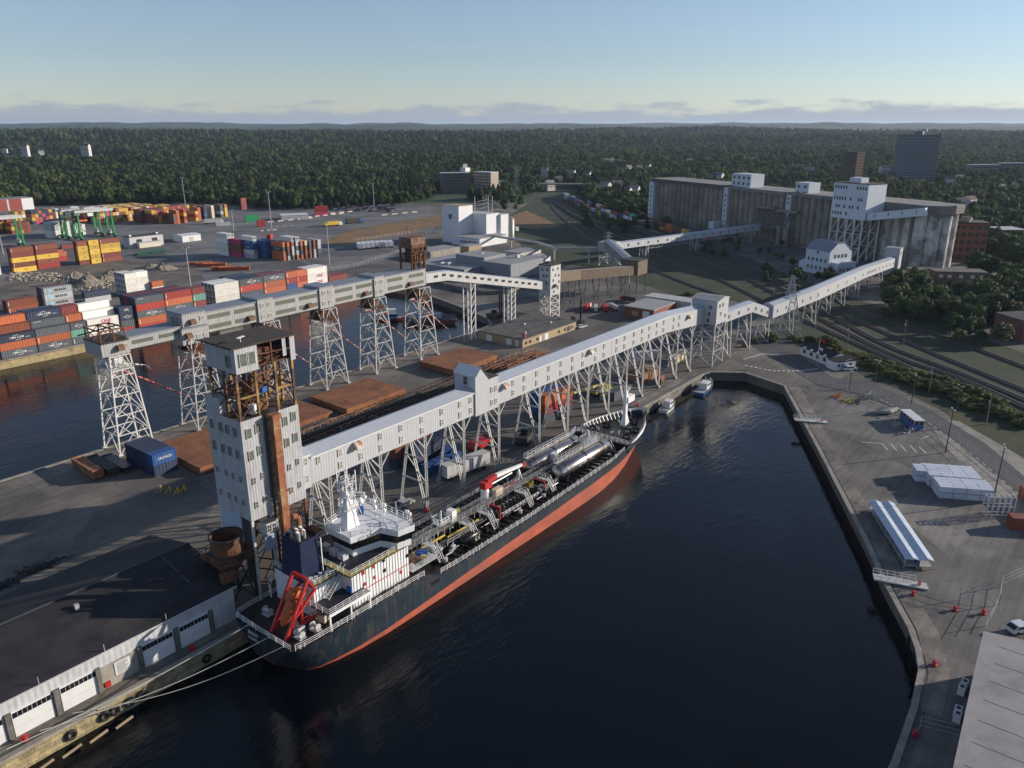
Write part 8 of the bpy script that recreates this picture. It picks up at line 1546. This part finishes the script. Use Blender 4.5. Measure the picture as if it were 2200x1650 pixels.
for i, (px, py) in enumerate(hspots):
    p0 = G(px, py, 8 if py > 340 else 25); d = p0.x * _sh + p0.y * _ch; s_ = p0.x * _ch - p0.y * _sh
    for _ in range(4): z = hill(d, s_); p0 = G(px, py, z + 4); d = p0.x * _sh + p0.y * _ch; s_ = p0.x * _ch - p0.y * _sh
    far = d > 1500; k = 1.0; w_, dd, h = rgh.uniform(8, 13) * k, rgh.uniform(7, 9) * k, rgh.uniform(8.5, 11.5) * (.5 if far else 1)
    t = thing('house', ('white gabled house among the trees, number %d in order from the left' if not far else 'tiny pale house on the far slopes, number %d from the left') % (1 + sum(1 for q_ in hspots if q_[0] < px and (q_[1] > 330) == (py > 330))), 'house', (p0.x, p0.y, z), VR + R(rgh.uniform(-40, 40)), 'houses among the trees' if not far else 'far houses on the slopes'); [HOLES.append((p0.x - _sh * q_ * w_, p0.y - _ch * q_ * w_, w_ * .8)) for q_ in (0, 1, 2, 3)]
    o = MB(); o.xprism([(-dd / 2, -4), (dd / 2, -4), (dd / 2, h), (0, h + dd * .35), (-dd / 2, h)], -w_ / 2, w_ / 2); o.obj('wall', HW, t); o = MB(); q = dd * .35 / (dd / 2); [o.add([(-w_ / 2 - .3, sg * (dd / 2 + .4), h - .4 * q + .1), (w_ / 2 + .3, sg * (dd / 2 + .4), h - .4 * q + .1), (w_ / 2 + .3, 0, h + dd * .35 + .12), (-w_ / 2 - .3, 0, h + dd * .35 + .12)], [(0, 1, 2, 3) if sg < 0 else (3, 2, 1, 0)]) for sg in (-1, 1)]; o.obj('roof', rgh.choice(RF), t)
    if not far:
        for c in range(3): put('window', WIN_D, t, (-w_ / 2 + w_ * (c + .5) / 3, -dd / 2 - .02, h * .55))
# road bridge over the rail cut
L = tuple(G(1210, 412)); t = thing('road_bridge', 'low arched road bridge over the rail cut under the trees', 'bridge', L, VR); o = MB(); o.box(-34, 34, -4, 4, 8, 9.6); o.obj('deck', CONC, t); o = MB(); o.lathe([(9, -4), (9, 4)], (0, 0, 0), 14, 0, 'Y', 0, math.pi); o.obj('arch', CONC, t)
for x in (-20, 20, -31, 31): o = MB(); o.box(x - 1.2, x + 1.2, -4, 4, -1, 8); o.obj('pier', CONC, t)
o = MB(); o.rail([(-34, -4, 9.6), (34, -4, 9.6)], 1.2, 3, .2); o.obj('parapet', CONC, t); HOLES.append((L[0], L[1], 30))
# power pylons
def pylon(px, py, h, label, b=5.0):
    p = G(px, py); t = thing('power_pylon', label, 'pylon', (p.x, p.y, 0), VR, 'steel power pylons'); o = MB(); lv = []
    for k in range(9): z = h * k / 8; w_ = b * (1 - k / 8) ** 1.25 * .5 + .45; lv.append([(-w_, -w_, z), (w_, -w_, z), (w_, w_, z), (-w_, w_, z)])
    for a, c in zip(lv, lv[1:]):
        for i in range(4): j = (i + 1) % 4; o.bar(a[i], c[j], .13); o.bar(a[j], c[i], .13); o.bar(c[i], c[j], .13)
    o.obj('lattice', STEEL, t)
    for i in range(4): q = MB(); q.path([l_[i] for l_ in lv], .24); q.obj('leg', STEEL, t)
    for z, w_ in ((.72, 3.2), (.84, 2.8), (.95, 2.2)): q = MB(); q.bar((-w_, 0, h * z), (w_, 0, h * z), .22); q.bar((-w_, 0, h * z), (0, 0, h * z + 1), .12); q.bar((w_, 0, h * z), (0, 0, h * z + 1), .12); q.obj('crossarm', STEEL, t)
pylon(1690, 720, 22.5, 'lattice pylon standing in front of the dipping white gallery', 8); pylon(1110, 440, 38, 'tall lattice pylon rising from the wood right of the low apartment block', 8); pylon(1044, 470, 20, 'lattice pylon just behind the mill', 6); pylon(1305, 562, 17, 'thin lattice pylon by the pale node tower', 4); pylon(1213, 296, 60, 'far mast on the horizon ridge', 6)
# ------------------------------------------------------------------ railway
TRK = [[(1190, 426), (1215, 442), (1290, 478), (1400, 520), (1560, 578), (1774, 692), (1927, 768), (2064, 815), (2260, 905)],
       [(1196, 425), (1224, 441), (1300, 474), (1420, 516), (1580, 572), (1764, 667), (1900, 741), (2064, 804), (2260, 886)],
       [(1202, 424), (1232, 440), (1310, 470), (1430, 510), (1600, 566), (1753, 648), (1954, 738), (2260, 864)],
       [(1208, 424), (1240, 439), (1330, 468), (1470, 512), (1640, 570), (1818, 656), (2009, 719), (2260, 812)],
       [(1182, 428), (1205, 446), (1280, 488), (1390, 540), (1520, 590), (1690, 672), (1850, 744), (2020, 822), (2260, 925)],
       [(1180, 430), (1190, 450), (1240, 495), (1330, 545), (1450, 600), (1560, 640)]]
RAILS = mat('rail_steel', (.11, .095, .085), .45, .5)
def smooth(P_, n=6):
    out = []
    for i in range(len(P_) - 1):
        a, b, c, d = P_[max(0, i - 1)], P_[i], P_[i + 1], P_[min(len(P_) - 1, i + 2)]
        for k in range(n): t_ = k / n; out.append(.5 * ((2 * b) + (c - a) * t_ + (2 * a - 5 * b + 4 * c - d) * t_ * t_ + (3 * b - a - 3 * c + d) * t_ ** 3))
    return out + [P_[-1]]
PATHS = []
for i, tr in enumerate(TRK):
    P_ = smooth([G(*p) for p in tr]); PATHS.append(P_); bd = MB(); rl = [MB(), MB()]; n = len(P_); ring = []
    for k, p in enumerate(P_):
        d = (P_[min(n - 1, k + 1)] - P_[max(0, k - 1)]).normalized(); q = Vector((-d.y, d.x, 0)); ring.append((p, q))
    bd.add([p + q * w_ + Vector((0, 0, z)) for p, q in ring for w_, z in ((-2.3, .05), (-1.4, .30), (1.4, .30), (2.3, .05))], [(4 * k + j, 4 * k + 4 + j, 4 * k + 5 + j, 4 * k + 1 + j) for k in range(n - 1) for j in range(3)])
    for f in range(len(bd.f)): bd.f[f] = bd.f[f][::-1]
    b_ = struct(bd.obj('track_bed', BALLAST))
    for s_ in (-1, 1):
        r = MB(); r.add([p + q * (s_ * .75 + w_) + Vector((0, 0, z)) for p, q in ring for w_, z in ((-.09, .3), (-.09, .48), (.09, .48), (.09, .3))], [(4 * k + 4 + j, 4 * k + j, 4 * k + 1 + j, 4 * k + 5 + j) for k in range(n - 1) for j in range(3)]); r.obj('rail', RAILS, b_)
    sl = MB(); acc = 0
    for k in range(n - 1):
        (a, q), (c, _) = ring[k], ring[k + 1]; L_ = (c - a).length; m_ = int(L_ / 1.3)
        if (a.x * _sh + a.y * _ch) > 420: continue
        for j in range(m_): p = a.lerp(c, j / m_); dd = (c - a).normalized(); sl.ob((p.x, p.y, .33), (.26, 2.6, .1), math.atan2(dd.y, dd.x))
    if sl.v: stuff(sl.obj('sleepers', mat('dark_sleeper', (.045, .035, .028), .9), b_))
WAG = mat('flat_car', (.035, .03, .028), .7)
WN = [0]
def wagon(p, d, cols, label, group):
    WN[0] += 1
    rz = math.atan2(d.y, d.x); t = thing('freight_wagon', label + ', car %d' % WN[0], 'rail wagon', (p.x, p.y, 0), rz, group); o = MB(); o.box(-6.6, 6.6, -1.35, 1.35, .95, 1.25); o.obj('deck', WAG, t)
    for x in (-4.8, 4.8): o = MB(); o.box(x - 1.1, x + 1.1, -1.0, 1.0, .48, .95); o.obj('bogie', DARK_STEEL, t)
    for k, c in enumerate(cols): q = put('shipping_container', cont_mesh(c, 40), None, (p.x, p.y, 1.26 + k * CH), rz); tag(q, '%s container %s, riding on wagon %d in the rail yard' % (NAMES.get(c, c), 'on top' if k else 'at the bottom', WN[0]), 'container', 'containers on flat wagons')
rgw = random.Random(4)
def train(path, d0, n, label, group, loaded=.9, pal_=('brown', 'blue', 'grey', 'orange', 'white', 'brown', 'blue', 'teal'), two=.5):
    acc = 0; nxt = d0; out = 0
    for a, b in zip(path, path[1:]):
        L_ = (b - a).length
        while nxt <= acc + L_ and out < n:
            p = a.lerp(b, (nxt - acc) / L_); wagon(p, b - a, [rgw.choice(pal_) for _ in range((2 if rgw.random() < two else 1) if rgw.random() < loaded else 0)], label, group); nxt += 14.2; out += 1
        acc += L_
train(PATHS[3], 20, 16, 'flat wagon of the far container train below the silos', 'container train below the silos', .8); train(PATHS[2], 30, 14, 'flat wagon of the nearer container train in the rail cut', 'container train in the rail cut', .75, two=.3)
train(PATHS[3], 290, 6, 'double stacked wagon at the near end of the train under the white gallery', 'double stacked wagons', 1, ('yellow', 'navy', 'orange', 'brown', 'blue'), 1.0)
train(PATHS[4], 40, 20, 'empty dark flat wagon in the rail yard', 'empty flat wagons', 0); train(PATHS[1], 60, 18, 'empty dark flat wagon on the second yard track', 'empty flat wagons of the second track', 0)
# wheel tracks of old sidings set in the pier road
for k in range(4):
    P_ = smooth([G(*p) for p in ((1120 + k * 30, 770 - k * 6), (1200 + k * 26, 733 - k * 6), (1270 + k * 18, 700 - k * 5), (1310 + k * 14, 670 - k * 4), (1318 + k * 10, 645 - k * 2), (1300 + k * 8, 625))]); o = MB()
    for i in range(len(P_) - 1): a, b = P_[i], P_[i + 1]; d = (b - a); q = Vector((-d.y, d.x, 0)).normalized() * .12; o.add([a - q, b - q, b + q, a + q], [(0, 1, 2, 3)])
    o.v = [(v[0], v[1], .02) for v in o.v]; struct(o.obj('street_rail', mat('worn_rail', (.16, .14, .12), .5, .4)))
# overhead wires from the poles
# shrubs beside the tracks and the office
BUSH = []
for s_ in range(3): c = crown(90 + s_, 'leaf', 460); c.materials[0] = SCRUB; BUSH.append(c)
def bush(px, py, h, w_, label, group):
    p = G(px, py); me = random.choice(BUSH); t = thing('shrub', label, 'shrub', (p.x, p.y, 0), random.uniform(0, 6), group); c = put('foliage', me, t, (0, 0, -h * .42)); c.scale = (w_ * 1.3, w_ * 1.3, h * 1.35); s2 = put('stem', TRUNK, t); s2.scale = (h * .5, h * .5, h * .7)
BL_ = [(1660, 735, 3.2, 5), (1650, 728, 3, 4), (1712, 735, 2.2, 4), (1740, 735, 2.6, 5), (1770, 738, 3.4, 6), (1790, 742, 3, 6), (1800, 752, 2.4, 5), (1825, 765, 2.6, 5), (1840, 770, 2.2, 5), (1860, 768, 2, 6), (1885, 778, 2.2, 6), (1905, 786, 2.4, 6), (1925, 796, 2.0, 6), (1945, 800, 1.8, 5), (1965, 806, 2.0, 6), (1985, 812, 2.4, 6), (2005, 820, 2.6, 6), (2030, 826, 2.8, 7), (2050, 836, 2.6, 6), (2065, 842, 2.8, 7), (2085, 846, 2.6, 6), (2105, 856, 3.0, 7), (2125, 868, 3.2, 7), (2140, 878, 3.4, 7), (2155, 888, 2.8, 6), (2172, 896, 2.4, 6), (2190, 905, 2.4, 6), (2095, 862, 2, 5), (1615, 735, 2, 4), (1600, 745, 1.4, 3), (1500, 640, 2, 6), (1480, 634, 1.6, 5), (1455, 650, 1.8, 5), (2200, 915, 2.4, 6), (1700, 728, 1.6, 4)]
rb_ = random.Random(2)
BL_ += [(1850 + i * 9.4 + rb_.uniform(-3, 3), 776 + i * 3.55 + rb_.uniform(-4, 10), rb_.uniform(1.4, 3.0), rb_.uniform(4, 7)) for i in range(36)]
for i, b in enumerate(BL_): bush(*b, 'yellow green shrub in the hedge row between the road verge and the tracks' if (i > 8 and i < 28) or i > 34 else 'low shrub growing by the gallery legs and the office', 'hedge shrubs along the tracks' if (i > 8 and i < 28) or i > 34 else 'shrubs by the office and gallery')
# ------------------------------------------------------------------ planting the woods
rt = random.Random(21)
HG = {}
for hx, hy, hr in HOLES:
    for i in range(int((hx - hr) // 60), int((hx + hr) // 60) + 1):
        for j in range(int((hy - hr) // 60), int((hy + hr) // 60) + 1): HG.setdefault((i, j), []).append((hx, hy, hr * hr))
def clear(x, y):
    return all((x - a) ** 2 + (y - b) ** 2 > r for a, b, r in HG.get((int(x // 60), int(y // 60)), ()))
pts = []
def sow(d0, d1, sp_, base):
    d = d0
    while d < d1:
        s = -d * .72
        while s < d * .72:
            dd, ss = d + rt.uniform(-.5, .5) * sp_, s + rt.uniform(-.5, .5) * sp_; s += sp_
            p = fwd(dd, ss); z = hill(dd, ss) if dd > 790 else 0.0
            if z < -1.5: continue
            px, py = pix((p.x, p.y, z))
            if py > edge_y(px) or px < -80 or px > 2290: continue
            if not clear(p.x, p.y): continue
            t = ss / dd; park = t < .02; con = rt.random() < (.42 if park else .12); k = rt.randrange(6) if not con else 6 + rt.randrange(3)
            den = mnoise.noise(Vector((p.x / 160, p.y / 160, 0)))
            if (den > .40 and not park and dd > 900) or (den > .5 and dd > 1500): continue
            h = base * (.62 + .95 * rt.random() ** 1.8) * (1.1 if con else 1.0); pts.append((dd, p.x, p.y, z, h, k, rt.uniform(0, 6.283), ''))
        d += sp_
sow(380, 700, 7.5, 9.5); sow(700, 1400, 7.4, 9.6); sow(1400, 2500, 12, 12.5); sow(2500, 4400, 21, 18)
# nearer trees on the right and below the silos, placed one by one
near = []
for (x0, x1, y0, y1, n, h, wh) in ((1830, 1990, 605, 640, 44, 7.5, 'in the clump below the end of the white gallery'), (1900, 2080, 632, 690, 64, 8.5, 'between the lane and the rail tracks'), (2080, 2230, 575, 705, 80, 10, 'at the right frame edge'), (2060, 2200, 640, 712, 36, 9, 'beside the tiny white cottage'), (1640, 1830, 572, 612, 44, 5, 'around the white drier house'), (1500, 1700, 512, 560, 44, 4, 'on the bank below the silo chutes'), (1250, 1500, 450, 500, 50, 8, 'between the train and the left silos'), (2090, 2230, 480, 580, 50, 11, 'behind the brick warehouse'), (1700, 1830, 600, 625, 14, 6, 'left of the gallery end'), (1075, 1120, 425, 455, 8, 10, 'near the mill pylon'), (2040, 2240, 690, 745, 26, 7, 'on the bank above the right hand tracks')):
    for i in range(n):
        px, py = rt.uniform(x0, x1), rt.uniform(y0, y1); p = G(px, py); a = Vector((p.x, p.y, 0)) - A0; al, bb = a.dot(dS), -a.dot(nS)
        if -10 < al < LS + 8 and -6 < bb < 36: continue
        if abs(al - aW) < 22 and -22 < bb < 0: continue
        if (x0 == 1900 and 1950 < px < 2060 and py < 655) or not clear(p.x, p.y): continue
        if x0 in (1500, 1250, 1640) and min((Vector((p.x, p.y, 0)) - q).length for q in PATHS[3]) < 9: continue
        if (Vector((p.x, p.y, 0)) - Vector((431, 123.5, 0))).length < 17: continue
        if 240 < p.x < 455 and 86 < p.y < 101: continue
        near.append((p.x * _sh + p.y * _ch, p.x, p.y, 0.0, h * rt.uniform(.7, 1.25), rt.randrange(6) if rt.random() < .9 else 7, rt.uniform(0, 6.28), wh))
allp = sorted(near + pts); solo, rest = allp[:300], allp[300:]
for d, x, y, z, h, k, a, wh in solo:
    side = wh or ('in the wood edge right of the silos' if x < 520 and y < 140 else 'in the wood edge behind the silos')
    t = thing('pine_tree' if k > 5 else 'tree', ('dark conifer' if k > 5 else 'tall leafy tree' if h > 10 else 'middling leafy tree' if h > 7 else 'small leafy tree') + ' ' + side, 'tree', (x, y, z), a, 'trees ' + side)
    c = put('crown', CROWNS[k], t); c.scale = (h * (1.05 if k < 6 else .9),) * 2 + (h,); c = put('trunk', TRUNK, t); c.scale = (h, h, h)
def gn_wood(name, plist, label):
    me = bpy.data.meshes.new(name); me.from_pydata([(x, y, z) for d, x, y, z, h, k, a, wh in plist], [], [])
    for nm, ty, vals in (('tscale', 'FLOAT', [p[4] for p in plist]), ('trot', 'FLOAT', [p[6] for p in plist]), ('tkind', 'INT', [p[5] for p in plist])): at_ = me.attributes.new(nm, ty, 'POINT'); at_.data.foreach_set('value', vals)
    o = bpy.data.objects.new(name, me); C.objects.link(o); stuff(tag(o, label, 'wood'))
    srcc = bpy.data.collections.new('tree_kinds')
    for i, cm in enumerate(CROWNS): so = bpy.data.objects.new('kind_%d' % i, cm); srcc.objects.link(so)
    ng = bpy.data.node_groups.new(name, 'GeometryNodeTree'); ng.interface.new_socket('Geometry', in_out='INPUT', socket_type='NodeSocketGeometry'); ng.interface.new_socket('Geometry', in_out='OUTPUT', socket_type='NodeSocketGeometry')
    N, K = ng.nodes, ng.links; gi, go = N.new('NodeGroupInput'), N.new('NodeGroupOutput'); ip_ = N.new('GeometryNodeInstanceOnPoints'); ci = N.new('GeometryNodeCollectionInfo'); ci.inputs['Collection'].default_value = srcc; ci.inputs['Separate Children'].default_value = True; ci.inputs['Reset Children'].default_value = True
    def attr(nm, ty): n = N.new('GeometryNodeInputNamedAttribute'); n.data_type = ty; n.inputs['Name'].default_value = nm; return n.outputs['Attribute']
    cx = N.new('ShaderNodeCombineXYZ'); K.new(attr('trot', 'FLOAT'), cx.inputs['Z'])
    K.new(gi.outputs[0], ip_.inputs['Points']); K.new(ci.outputs[0], ip_.inputs['Instance']); ip_.inputs['Pick Instance'].default_value = True; K.new(attr('tkind', 'INT'), ip_.inputs['Instance Index']); K.new(cx.outputs[0], ip_.inputs['Rotation']); K.new(attr('tscale', 'FLOAT'), ip_.inputs['Scale']); K.new(ip_.outputs[0], go.inputs[0])
    m = o.modifiers.new('wood', 'NODES'); m.node_group = ng
gn_wood('forest', rest, 'dense mixed wood covering the ground out to the hills')
print('trees', len(allp), 'containers', NCONT)

# ------------------------------------------------------------------ the air
hz = MB(); hz.box(-24000, 30000, -24000, 30000, -40, 165)
hm = bpy.data.materials.new('thin_haze'); hm.use_nodes = True; hn = hm.node_tree.nodes; hn.remove(hn['Principled BSDF'])
pv = hn.new('ShaderNodeVolumePrincipled'); pv.inputs['Color'].default_value = (.62, .78, 1.0, 1); pv.inputs['Density'].default_value = 0.000042; pv.inputs['Anisotropy'].default_value = 0.2
hm.node_tree.links.new(pv.outputs[0], hn['Material Output'].inputs['Volume'])
stuff(tag(hz.obj('haze', hm), 'thin pale haze over the whole harbour', 'haze'))
